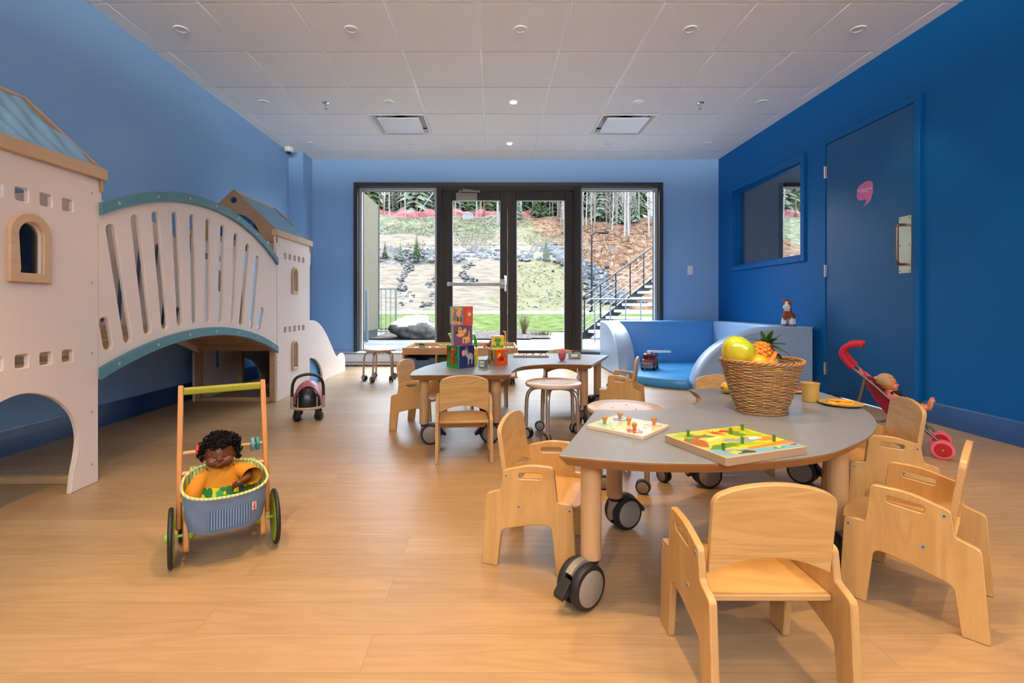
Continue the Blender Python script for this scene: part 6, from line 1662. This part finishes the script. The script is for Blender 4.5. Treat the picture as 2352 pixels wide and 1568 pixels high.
tree = [('green', E, -.0, .12, .48, .16), ('sky', P_, [(.44, 0), (.5, 0), (.5, 1), (.44, 1)])] + [('dark_green', E, rb.uniform(-.42, .36), rb.uniform(.25, .92), .05, .03, rb.uniform(0, 3)) for _ in range(34)] + [('deep_orange', P_, [(-.06, .08), (.02, .08), (.03, .3), (.10, .3), (.12, .6), (.06, .75), (-.04, .72), (-.10, .45)]), ('orange', E, .0, .84, .09, .08)] + [('red', E, rb.uniform(-.42, .36), rb.uniform(.2, .95), .05, .055) for _ in range(20)]
donkey = [('light_grey', E, .20, .52, .20, .15), ('light_grey', P_, [(-.12, .88), (.0, .86), (.06, .62), (.06, .5), (-.06, .52), (-.14, .7)]), ('pale_pink', E, -.22, .68, .12, .14), ('grey', E, -.04, .84, .05, .05), ('grey', P_, [(.0, .86), (.05, .84), (.14, .6), (.08, .58)]), ('pale_pink', E, .04, .91, .03, .06, .4), ('grey', E, -.07, .95, .025, .06),
          ('light_grey', P_, [(.05, .5), (.14, .5), (.13, .14), (.05, .14)]), ('light_grey', P_, [(.28, .5), (.38, .5), (.36, .14), (.28, .14)]), ('brown', E, .09, .12, .055, .05), ('brown', E, .32, .14, .055, .05), ('grey', P_, [(.36, .6), (.42, .56), (.43, .38), (.39, .38)])]
dog = [('tan', E, -.14, .60, .24, .17), ('tan', P_, [(.0, .42), (.36, .46), (.38, .2), (.26, .12), (.02, .12), (-.04, .2)]), ('brown', E, .18, .52, .10, .07), ('tan', E, -.16, .82, .09, .10), ('brown', E, -.17, .80, .045, .05), ('tan', E, .10, .72, .09, .12, -.3), ('dark_brown', E, -.33, .64, .085, .075), ('tan', P_, [(.28, .45), (.32, .75), (.36, .72), (.36, .45)]), ('purple', P_, [(.07, .12), (.12, .12), (.12, .26), (.07, .26)]), ('purple', P_, [(.24, .12), (.28, .12), (.28, .26), (.24, .26)]), ('black', E, -.10, .66, .015, .02), ('black', E, .0, .64, .015, .02), ('brown', E, .08, .28, .05, .05)]
cow = [('tan', P_, [(-.40, .05), (.40, .05), (.38, .95), (-.38, .95)]), ('grey', P_, [(-.28, .22), (.16, .22), (.12, .55), (.06, .84), (-.10, .84), (-.24, .5)]), ('grey', E, -.14, .85, .05, .07), ('brown', P_, [(.08, .2), (.24, .2), (.22, .42), (.06, .42)]), ('pale_pink', E, .16, .62, .16, .15), ('yellow', E, .32, .83, .09, .06), ('yellow', E, .40, .88, .05, .07), ('orange', P_, [(-.12, .05), (-.06, .05), (-.06, .2), (-.12, .2)]), ('orange', P_, [(.06, .05), (.12, .05), (.12, .2), (.06, .2)]), ('dark_green', E, .36, .28, .06, .14), ('green', E, .33, .42, .05, .06)]
cat = [('orange', E, .05, .66, .23, .17), ('orange', P_, [(-.1, .55), (.16, .55), (.2, .14), (.06, .14), (.04, .24), (-.02, .24), (-.04, .14), (-.18, .14)]), ('white', E, .14, .58, .15, .10), ('orange', P_, [(-.1, .78), (-.02, .9), (.04, .8)]), ('orange', P_, [(.1, .82), (.2, .9), (.22, .76)]), ('dark_red', E, .13, .64, .03, .025), ('orange', P_, [(-.32, .42), (-.26, .42), (-.3, .75), (-.36, .75)])]
frog = [('green', E, .0, .66, .28, .14), ('green', E, -.18, .80, .09, .09), ('green', E, .19, .78, .09, .09), ('green', P_, [(-.16, .5), (.16, .5), (.18, .2), (-.18, .2)]), ('green', E, -.30, .22, .14, .06), ('green', E, .30, .22, .14, .06), ('green', E, -.38, .30, .06, .07), ('green', E, .38, .30, .06, .07), ('light_grey', E, -.19, .83, .04, .04), ('light_grey', E, .19, .81, .04, .04), ('deep_orange', P_, [(-.1, .86), (-.08, .95), (0, .9), (.08, .95), (.1, .86)])]
hen = [('red', E, -.05, .42, .25, .18), ('yellow', P_, [(-.34, .46), (-.08, .62), (-.12, .78), (-.2, .84), (-.28, .74)]), ('dark_red', E, -.02, .42, .09, .09), ('dark_red', E, -.17, .88, .04, .04), ('slate', E, .34, .70, .11, .11), ('slate', P_, [(.22, .62), (.34, .60), (.46, .78), (.36, .84)]), ('tan', P_, [(-.08, .12), (-.04, .12), (-.04, .26), (-.08, .26)]), ('tan', P_, [(.04, .12), (.08, .12), (.08, .26), (.04, .26)])]
bear = [('mustard', P_, [(-.34, .02), (.36, .02), (.36, .98), (-.34, .98)]), ('brown', E, .0, .68, .16, .22), ('brown', E, .05, .28, .24, .22), ('dark_brown', E, -.12, .86, .05, .05), ('tan', E, .08, .20, .10, .14), ('slate', P_, [(.38, 0), (.5, 0), (.5, 1), (.38, 1)]), ('slate', P_, [(-.5, 0), (-.4, 0), (-.4, 1), (-.5, 1)]), ('dark_green', E, -.32, .2, .08, .12)]
bird = [('light_grey', E, .0, .62, .06, .30), ('light_grey', E, .18, .55, .05, .10), ('pale_pink', E, .2, .3, .14, .10), ('white', E, .2, .14, .08, .06)]
BX, BY = -.213, 3.085
block('lowest and largest picture block of the tower, dark blue side with a grey donkey', BX - .004, BY, TZ, .126, .141, 44, ('navy', 'green', 'purple', 'light_grey'), {'left': tree, 'right': donkey})
block('middle purple picture block of the tower showing a tan dog', BX + .002, BY, TZ + .141, .119, .131, 13, ('purple', 'light_grey', 'red', 'light_grey'), {'right': dog})
block('top picture block of the tower, red side with an orange cat beside a grey cow', BX + .002, BY, TZ + .272, .106, .119, 56, ('coral', 'sky', 'red', 'light_grey'), {'left': cow, 'right': cat})
block('orange picture block with a red hen, under the yellow frog block', .025, 3.195, TZ, .094, .106, 31, ('deep_orange', 'mustard', 'red', 'light_grey'), {'left': bear, 'right': hen})
block('yellow picture block with a green frog, on top of the hen block', .022, 3.195, TZ + .106, .080, .089, 4, ('yellow', 'white', 'white', 'white'), {'right': frog})
block('orange-yellow picture block with a white rabbit, behind the big tower', -.165, 3.33, TZ, .094, .100, 10, ('yellow', 'orange', 'orange', 'light_grey'), {'right': bird})
block('lime picture block squeezed between the tower and the rabbit block', -.158, 3.19, TZ, .062, .072, 8, ('lime', 'lime', 'green', 'light_grey'), {'right': [('green', E, .2, .6, .12, .2), ('yellow', E, .3, .3, .1, .1)]})
b2 = block('smallest green picture block with the number 2, standing before the hen block', -.070, 3.055, TZ, .046, .053, 72, ('grey', 'teal_paint', 'green', 'light_grey'), {'left': [('cream', P_, [(-.36, .18), (.32, .18), (.32, .82), (-.36, .82)])], 'right': [('pink', E, .1, .4, .25, .25), ('pink', E, .25, .7, .15, .15)]})
letters('2', .034, b2, (-.0242, 0, .0265), (0, 0, 0), M['dark_green'], 'number_two', .0004)
nt_ = [o for o in b2.children if o.name.startswith('number_two')][0]
# read with its top to the left, as in the photograph
nt_.matrix_local = Matrix(((0, 0, -1, -.0242), (0, -1, 0, 0), (-1, 0, 0, 0), (0, 0, 0, 1))) if False else (Matrix.Translation((-.0242, 0, .0265)) @ (SF.to_4x4() @ Matrix.Rotation(PI / 2, 4, 'Z')))
block('tiny blue block peeping out behind the hen block', -.020, 3.275, TZ, .040, .036, 20, ('slate', 'slate', 'slate', 'slate'), {})

# other things on the far table
pbd = thing('peg_board', 'flat wooden peg board with coloured dots lying on the far table', 'peg board', (.285, 3.72, TZ), math.radians(-3))
MB().prism(fillet([(-.135, -.075), (.135, -.075), (.135, .075), (-.135, .075)], .012, 4), t=.016, b=.003).build('board', wood('peg_board_wood', (.48, .38, .27), (.40, .30, .20), 'X'), pbd)
MB().prism(fillet([(-.125, -.066), (.125, -.066), (.125, .066), (-.125, .066)], .008, 3), t=.0008, o=(0, 0, .016)).build('picture_sheet', M['white'], pbd)
for x, y, c in ((-.09, -.02, 'yellow'), (-.075, .01, 'orange'), (-.055, -.05, 'red'), (-.035, -.01, 'red'), (.01, -.04, 'red'), (.02, 0, 'red'), (.07, -.04, 'teal_paint'), (.085, 0, 'green'), (.115, -.03, 'teal_paint'), (.04, .04, 'yellow'), (-.02, .045, 'blue')):
    MB().sph((x, y, .019), (.006, .006, .006), 0, 10, 8).build('peg', M[c], pbd)
sb = thing('toy_strawberry', 'pink strawberry-shaped shaker with green band on the far table', 'toy strawberry', (.490, 3.455, TZ))
MB().lathe([(.0001, 0), (.012, .001), (.022, .012), (.027, .032), (.0275, .046)], n=28).lathe([(.0275, .050), (.024, .062), (.012, .074), (.006, .078), (.005, .086), (.0001, .087)], n=28).build('berry_body', mk('strawberry_pink', srgb(225, 75, 105), .4, var=.12, scale=90), sb)
MB().lathe([(.0275, .045), (.029, .046), (.029, .051), (.0275, .052)], n=28).build('green_band', M['green'], sb)
q = MB()
for x, z in ((-.008, .030), (.008, .030)): q.sph((x, -.0265, z), .0018, 0, 8, 6)
q.tube([(-.006, -.0262, .022), (0, -.0268, .019), (.006, -.0262, .022)], .0009, 5); q.build('face_marks', M['dark_red'], sb)
wt = thing('wooden_toy', 'little wooden tabletop toy with a red ball and coloured slats at the far table corner', 'wooden toy', (.605, 3.60, TZ), math.radians(5))
MB().bb((-.042, -.025, 0), (-.030, .025, .030), 0, .002).bb((.030, -.025, 0), (.042, .025, .030), 0, .002).bb((-.042, -.022, .006), (.042, .022, .014), 0, .002).build('trestle', M['tan'], wt)
for k, c in enumerate(('sky', 'lime', 'yellow', 'teal_paint', 'brown')): MB().box((-.008, -.022 + .011 * k, .036 + .0018 * k), (.100, .009, .006), 0, .001).build('slat', M[c], wt)
MB().sph((-.015, -.008, .052), .0115).build('red_ball', M['red'], wt); MB().cyl((.0, .02, .052), (.055, .02, .055), .004, n=8).build('beater', M['brown'], wt)

# ============================================================ wicker basket
bkx, bky = .998, 1.792
wb_ = thing('wicker_basket', 'tall brown wicker basket full of toy fruit on the near table', 'basket', (bkx, bky, TZ))
wk = mk('brown_willow', (.40, .205, .075), .42, var=.45, scale=38); wk2 = mk('dark_willow', (.25, .12, .045), .5, var=.4, scale=30)
def brad(t): return .079 + .059 * t ** .8
BH = .186
NS = 24
q = MB(); rows_ = 31
for r_ in range(rows_):
    t_ = (r_ + .5) / rows_; R_ = brad(t_); z = .004 + BH * t_
    pts = []
    for k in range(NS * 4):
        a = 2 * PI * k / (NS * 4); wv = .0036 * math.cos(NS / 2 * a + PI * r_) ; jz = .0016 * math.sin(3 * a + r_ * 1.3) + .003 * math.sin(a * 2 + 1) * t_
        pts.append(((R_ + wv) * math.cos(a), (R_ + wv) * .86 * math.sin(a), z + jz))
    q.tube(pts, .0030, 6, r_ % 2, closed=True)
q.build('woven_wall', [wk, mk('honey_willow', (.50, .27, .10), .42, var=.4, scale=30)], wb_, 80)
q = MB()
for k in range(NS):
    a = 2 * PI * (k + .5) / NS; q.tube([(brad(t_) * math.cos(a), brad(t_) * .86 * math.sin(a), .002 + BH * t_) for t_ in (0, .25, .5, .75, 1.0)], .0022, 5)
q.build('stakes', wk2, wb_, 80)
q = MB()
for s_ in range(3):
    pts = []
    for k in range(180):
        a = 2 * PI * k / 180; ph = 14 * a + 2 * PI * s_ / 3
        R_ = brad(1) + .003 + .0055 * math.cos(ph); pts.append((R_ * math.cos(a), R_ * .86 * math.sin(a), BH + .006 + .0045 * math.sin(ph) + .003 * math.sin(2 * a + 1)))
    q.tube(pts, .0032, 6, 0, closed=True)
q.build('braided_rim', wk, wb_, 80)
q = MB()
for k in range(9): R_ = .010 * k + .008; q.tube([(R_ * math.cos(a), R_ * .86 * math.sin(a), .0035) for a in [2 * PI * i / 40 for i in range(40)]], .0045, 5, closed=True)
q.build('woven_bottom', wk2, wb_, 80)
def lump(u, o, k1=.1, f1=1.5, k2=.02, f2=8): return 1 + k1 * mn.noise(u * f1 + o) + k2 * mn.noise(u * f2 + o)
def fruit_mat(name, c1, c2, lo=.4, hi=.6, rough=.22, axis=2, k=8.0):
    m, nt, b = _bsdf(name); t = nt.nodes.new('ShaderNodeTexCoord'); sx = nt.nodes.new('ShaderNodeSeparateXYZ'); L(nt, t.outputs['Object'], sx.inputs[0])
    n = nt.nodes.new('ShaderNodeTexNoise'); n.inputs['Scale'].default_value = 12; L(nt, t.outputs['Object'], n.inputs[0])
    a = nt.nodes.new('ShaderNodeMath'); a.operation = 'MULTIPLY_ADD'; a.inputs[1].default_value = k; L(nt, sx.outputs[axis], a.inputs[0]); L(nt, n.outputs['Fac'], a.inputs[2])
    r = nt.nodes.new('ShaderNodeMapRange'); r.inputs[1].default_value = lo; r.inputs[2].default_value = hi; L(nt, a.outputs[0], r.inputs[0])
    mx = nt.nodes.new('ShaderNodeMix'); mx.data_type = 'RGBA'; mx.inputs[6].default_value = c4(c1); mx.inputs[7].default_value = c4(c2); L(nt, r.outputs[0], mx.inputs[0]); L(nt, mx.outputs[2], b.inputs['Base Color'])
    bp = nt.nodes.new('ShaderNodeBump'); bp.inputs['Strength'].default_value = .35; bp.inputs['Distance'].default_value = .01; n2 = nt.nodes.new('ShaderNodeTexNoise'); n2.inputs['Scale'].default_value = 30; L(nt, t.outputs['Object'], n2.inputs[0]); L(nt, n2.outputs['Fac'], bp.inputs['Height']); L(nt, bp.outputs[0], b.inputs['Normal'])
    b.inputs['Roughness'].default_value = rough; b.inputs['Coat Weight'].default_value = .4; return m
o_ = Vector((3, 1, 2))
mg = thing('toy_mango', 'big shiny green-yellow toy mango sticking out of the wicker basket', 'toy fruit', (.905, 1.775, .646))
MB().sph((0, 0, 0), (.061, .054, .056), 0, 40, 28, Matrix.Rotation(.5, 3, 'Y'), lambda u: lump(u, o_, .12, 1.1, .018, 5)).build('fruit_body', fruit_mat('mango_skin', srgb(235, 170, 45), srgb(165, 195, 20), .1, .9), mg)
MB().cyl((-.058, -.002, -.025), (-.066, -.002, -.030), .005, .003, 8).build('stem_stub', M['brown'], mg)
pa = thing('toy_pineapple', 'toy pineapple with green leafy crown in the wicker basket', 'toy fruit', (1.025, 1.855, .624))
q = MB(); R_ = Matrix.Rotation(.65, 3, 'Y'); q.sph((0, 0, 0), (.040, .040, .055), 0, 24, 18, R_)
for j in range(9):
    th = PI * (j + .8) / 10
    for i in range(12):
        ph = 2 * PI * (i + .5 * (j % 2)) / 12; u = Vector((math.sin(th) * math.cos(ph) * .040, math.sin(th) * math.sin(ph) * .040, math.cos(th) * .055)); q.sph(R_ @ u, (.0085, .0085, .0075), 0, 8, 6)
q.build('fruit_body', mk('pineapple_skin', srgb(225, 135, 40), .45, var=.2, scale=50), pa, 70)
q = MB(); rl_ = random.Random(6)
for k in range(18):
    a = 2 * PI * k * .382; el = .15 + 1.2 * (k / 18); ln_ = .062 + .026 * rl_.random(); d = Vector((math.cos(a) * math.cos(el), math.sin(a) * math.cos(el), math.sin(el)))
    s0 = R_ @ Vector((0, 0, .050)); d = R_ @ d; side_ = d.cross(Vector((0, 0, 1))); side_ = side_.normalized() if side_.length > .05 else Vector((1, 0, 0))
    pts = []
    for i in range(7):
        f_ = i / 6; c_ = s0 + d * ln_ * f_ + Vector((0, 0, -.032 * f_ * f_ * (1 - k / 30))); w_ = .0125 * (math.sin(PI * (.12 + .88 * f_)) ** .7 if f_ < 1 else 0) + .0004
        pts.append((c_ - side_ * w_, c_ + Vector((0, 0, -.002)), c_ + side_ * w_))
    q.add([p for r in pts for p in r], [[3 * i + j, 3 * i + j + 1, 3 * i + j + 4, 3 * i + j + 3] for i in range(6) for j in range(2)])
q.build('leaf_crown', mk('deep_green_leaf', srgb(38, 80, 32), .45, var=.3, scale=20), pa, 70)
orr = thing('toy_orange', 'bright round toy orange at the front of the wicker basket', 'toy fruit', (.962, 1.745, .603)); MB().sph((0, 0, 0), (.039, .037, .036), 0, 32, 24).build('fruit_body', mk('orange_peel', srgb(245, 165, 25), .3, bump=.15, bscale=300, coat=.3), orr); MB().sph((.005, .0, .0355), (.003, .003, .0015), 0, 8, 6).build('navel', M['dark_green'], orr)
gd = thing('toy_gourd', 'small orange toy gourd with bent neck beside the toy orange', 'toy fruit', (1.013, 1.750, .600)); MB().sph((0, 0, 0), (.021, .020, .022), 0, 24, 18).tube([(.0, 0, .012), (.006, 0, .026), (.014, 0, .040), (.018, 0, .048)], [.014, .0085, .0070, .0075], 14).build('fruit_body', mk('gourd_orange', srgb(220, 120, 30), .3, coat=.3), gd); MB().sph((.019, 0, .050), (.004, .004, .003), 0, 8, 6).build('stem_stub', M['brown'], gd)
for i, (nm, x, y, z, r_, c, lb) in enumerate((('toy_lemon', 1.050, 1.785, .565, (.030, .024, .024), 'yellow', 'yellow toy lemon half visible through the basket weave'), ('toy_lime', 1.065, 1.83, .600, (.020, .018, .018), 'lime', 'lime green toy fruit just inside the right rim of the basket'),
                                            ('toy_pepper', 1.035, 1.775, .505, (.026, .024, .040), 'yellow', 'yellow toy pepper deep inside the wicker basket'), ('toy_tomato', .955, 1.785, .535, (.032, .032, .028), 'red', 'red toy tomato deep inside the wicker basket'), ('toy_apple', .95, 1.86, .570, (.034, .034, .032), 'orange', 'orange toy apple under the mango in the wicker basket'),
                                            ('toy_potato', 1.00, 1.81, .455, (.045, .03, .025), 'mustard', 'tan toy potato at the bottom of the wicker basket'))):
    t = thing(nm, lb, 'toy fruit', (x, y, z)); MB().sph((0, 0, 0), r_, 0, 20, 14).build('fruit_body', M[c], t); MB().cyl((0, 0, r_[2] * .95), (0, .0, r_[2] + .008), .004, n=8).build('stem_stub', M['lime'] if c != 'lime' else M['dark_green'], t)
lp_ = thing('toy_pepper', 'yellow toy fruit lying on the table left of the wicker basket', 'toy fruit', (1.055, 2.165, TZ + .0265), .5); MB().sph((0, 0, 0), (.034, .026, .0265), 0, 24, 16).build('fruit_body', fruit_mat('pear_skin', srgb(225, 175, 30), srgb(235, 205, 60), .3, .8), lp_); MB().cyl((-.033, 0, 0), (-.042, 0, .004), .004, n=8).build('stem_stub', M['brown'], lp_)
def cup(x, y, r0, r1, h, mat, label):
    t = thing('toy_cup', label, 'cup', (x, y, TZ))
    MB().lathe([(.0001, 0), (r0 * .92, 0), (r0, .002), (r1, h - .002), (r1 + .0012, h - .0045), (r1 + .0012, h), (r1 - .0016, h), (r0 - .0016, .003), (.0001, .003)], n=40).build('cup_body', mat, t)
    return t
cup(1.310, 1.985, .0275, .0335, .078, M['mustard'], 'mustard yellow plastic cup behind the plate of fries')
cup(1.272, 2.105, .026, .030, .060, M['terracotta'], 'terracotta plastic cup half hidden behind the wicker basket')
def plate(x, y, r_, mat, label):
    t = thing('toy_plate', label, 'plate', (x, y, TZ))
    MB().lathe([(.0001, 0), (r_ * .68, 0), (r_ * .98, .0085), (r_, .0105), (r_ * .97, .0115), (r_ * .68, .0035), (.0001, .003)], n=48).build('plate_body', mat, t)
plate(1.386, 1.915, .077, mk('khaki_plate', srgb(180, 150, 75), .45), 'khaki plate with toy french fries at the right rim of the near table')
plate(1.375, 2.195, .055, M['cream'], 'small cream plate behind the mustard cup')
tag(MB().prism(fillet([(-.03, -.02), (.03, -.02), (.025, .02), (-.025, .02)], .006, 3), t=.016, b=.003).build('toy_bread', M['rust'], loc=(1.375, 2.195, TZ + .0105)), 'brown toy slice of bread on the small cream plate', 'play food')
fm = mk('golden_fry', srgb(240, 170, 50), .55, var=.1, scale=30)
for i, (dx, dy, a, lz, el) in enumerate(((-.020, -.010, 10, 0, 0), (-.004, -.016, -25, 0, 0), (.010, .004, -35, .009, 0), (-.018, .012, 20, 0, 0), (.022, -.006, 15, .001, 0), (.0, .016, -12, .0, 0), (-.006, .0, -50, .0095, .0), (.026, .014, -38, 0, 0))):
    o = MB().box((0, 0, .0045), (.062, .0085, .0085), 0, .0015).build('toy_fry', fm, loc=(1.386 + dx, 1.915 + dy, TZ + .0035 + lz)); o.rotation_euler = (0, 0, math.radians(a)); tag(o, 'one golden toy french fry of the heap on the khaki plate', 'play food', 'toy french fries')

# ============================================================ peg puzzles on the near table
def local_art(t, cx, cy, rz, z, arts, name='painted_picture'):
    pass
p1 = thing('peg_puzzle', 'pale wooden knob puzzle with five turned knobs on the near table', 'puzzle', (.433, 1.550, TZ), math.radians(46.5))
MB().prism(fillet([(-.093, -.099), (.093, -.099), (.093, .099), (-.093, .099)], .010, 5), t=.012, b=.0012).build('board', wood('pale_puzzle_board', (.80, .62, .42), (.74, .55, .35), 'X', .8, .22, grain=.4, ply='Z', edge=((.74, .58, .42), (.45, .30, .20))), p1)
def w2l(px, py, c, rz): 
    a = -math.radians(rz); x, y = px - c[0], py - c[1]; return (x * math.cos(a) - y * math.sin(a), x * math.sin(a) + y * math.cos(a))
kn = [((.360, 1.558), 'pg1', (120, 200, 160)), ((.426, 1.620), 'pg2', (90, 130, 200)), ((.435, 1.546), 'pg3', (225, 200, 70)), ((.431, 1.472), 'pg4', (215, 70, 70)), ((.515, 1.5436), 'pg5', (235, 160, 150))]
for (wx, wy), nm, c in kn:
    x, y = w2l(wx, wy, (.433, 1.55), 46.5); paint(nm, *c, .25)
    pcx = MB().prism([(x + (.026 + .006 * math.sin(5 * a + wx * 60)) * math.cos(a), y + (.022 + .005 * math.cos(4 * a)) * math.sin(a)) for a in [2 * PI * k / 32 for k in range(32)]], t=.0010, o=(0, 0, .012)).prism(ellipse(x + .006, y - .004, .012, .008, 16), t=.0013, o=(0, 0, .012), mi=1).build('puzzle_piece', [M[nm], M['cream']], p1)
    MB().lathe([(.0055, 0), (.0050, .006), (.0060, .012), (.0085, .018), (.0082, .023), (.0045, .026), (.0001, .0265)], (x, y, .013), 20).build('knob', wood('knob_wood_' + nm, (.50, .27, .11), (.40, .20, .07), 'Z', 3, .2) , pcx)
q = MB()
for k in range(22): q.prism(ellipse(rb.uniform(-.08, .08), rb.uniform(-.085, .085), .004, .003, 8, rb.random() * 3), t=.0005, o=(0, 0, .012), mi=k % 3)
q.build('printed_dots', [M['lime'], M['tan'], M['coral']], p1)
C2 = (.668, 1.340); A2 = 20.3
p2 = thing('peg_puzzle', 'colourful jungle picture puzzle with green pegs near the table edge', 'puzzle', (C2[0], C2[1], TZ), math.radians(A2))
MB().prism(fillet([(-.141, -.114), (.141, -.114), (.141, .114), (-.141, .114)], .008, 5), t=.022, b=.0012).build('board', wood('thick_puzzle_board', (.66, .47, .28), (.55, .37, .20), 'X', .8, .3, grain=.5, ply='Z', edge=((.50, .34, .20), (.30, .17, .09))), p2)
for nm, c in dict(j_yel=(240, 205, 60), j_lime=(165, 190, 40), j_green=(95, 150, 50), j_blue=(120, 180, 205), j_grey=(150, 165, 160), j_or=(225, 140, 60), j_br=(170, 100, 45), j_red=(205, 60, 40), j_pale=(240, 225, 160), j_dk=(75, 70, 45)).items(): paint(nm, *c, .25)
jm = ['j_yel', 'j_lime', 'j_green', 'j_blue', 'j_grey', 'j_or', 'j_br', 'j_red', 'j_pale', 'j_dk', 'white']
q = MB(); lay = [0]
def art(pts, c, dz=None):
    lay[0] += 1; q.prism([(max(-.138, min(.138, p[0])), max(-.111, min(.111, p[1]))) for p in pts], t=.0004 + .00003 * lay[0], o=(0, 0, .022), mi=jm.index(c))
def blob(x, y, rx, ry, rot=0, k=.18, n=28, s=0): return [(x + (rx * (1 + k * math.sin(3 * a + s)) * math.cos(a)) * math.cos(rot) - (ry * (1 + k * math.cos(4 * a + s)) * math.sin(a)) * math.sin(rot), y + (rx * (1 + k * math.sin(3 * a + s)) * math.cos(a)) * math.sin(rot) + (ry * (1 + k * math.cos(4 * a + s)) * math.sin(a)) * math.cos(rot)) for a in [2 * PI * i / n for i in range(n)]]
art([(-.138, -.111), (.138, -.111), (.138, .111), (-.138, .111)], 'j_yel')
art([(-.138, -.111), (.138, -.111), (.138, -.078), (.05, -.085), (-.05, -.070), (-.138, -.045)], 'j_blue')
art([(-.03, -.083), (.138, -.076), (.138, -.050), (.05, -.060), (-.02, -.066)], 'j_or')
for a_ in ((-.06, -.035, .06, .018, .1, 'j_green'), (.02, -.045, .05, .012, -.1, 'j_lime'), (.095, .085, .05, .03, -.5, 'j_lime'), (.10, .02, .030, .022, .8, 'j_lime'), (-.115, .015, .03, .04, 0, 'j_br'), (-.10, .085, .04, .018, .1, 'j_lime'), (-.06, .06, .045, .014, -.3, 'j_green'), (-.11, .04, .02, .012, .5, 'j_green'), (-.035, .03, .035, .010, .3, 'j_pale'),
           (.035, -.012, .048, .022, .05, 'j_grey'), (-.01, .0, .025, .014, .2, 'j_grey'), (.10, -.02, .032, .018, .2, 'j_or'), (.075, -.005, .022, .012, .1, 'white'), (-.095, -.082, .035, .014, .1, 'j_grey'), (-.06, -.092, .03, .012, -.1, 'j_dk'), (-.085, -.088, .018, .010, 0, 'j_yel'), (.055, -.096, .02, .006, 0, 'j_green'), (.06, -.094, .007, .004, 0, 'white'), (.055, .075, .032, .012, -.5, 'j_red'), (.03, .095, .03, .012, .3, 'j_yel'), (.12, -.09, .012, .005, 0, 'j_red'), (.06, .045, .02, .028, .2, 'j_green')):
    art(blob(*a_[:5], s=a_[0] * 50), a_[5])
for pts in ([(-.13, .02), (-.09, .05), (-.06, .055), (-.062, .049), (-.085, .04), (-.11, .0)], [(-.085, .045), (-.075, .085), (-.069, .085), (-.077, .045)], [(-.07, .05), (-.03, .075), (-.028, .07), (-.06, .044)]): art(pts, 'j_br')
for k in range(7):
    a = -.9 + .45 * k; art([(-.002, .068), (.002, .064), (.030 * math.cos(a), .066 + .030 * math.sin(a)), (.026 * math.cos(a), .07 + .028 * math.sin(a))], 'j_red')
q.build('painted_picture', [M[m_] for m_ in jm], p2)
gpeg = paint('peg_green', 70, 130, 35, .35)
for (wx, wy) in ((.5575, 1.3765), (.690, 1.398), (.7483, 1.4438), (.6755, 1.303), (.7736, 1.324), (.5957, 1.2445)):
    x, y = w2l(wx, wy, C2, A2); MB().lathe([(.0040, 0), (.0042, .010), (.0052, .017), (.0001, .0175)], (x, y, .0235), 16).build('peg', gpeg, p2)
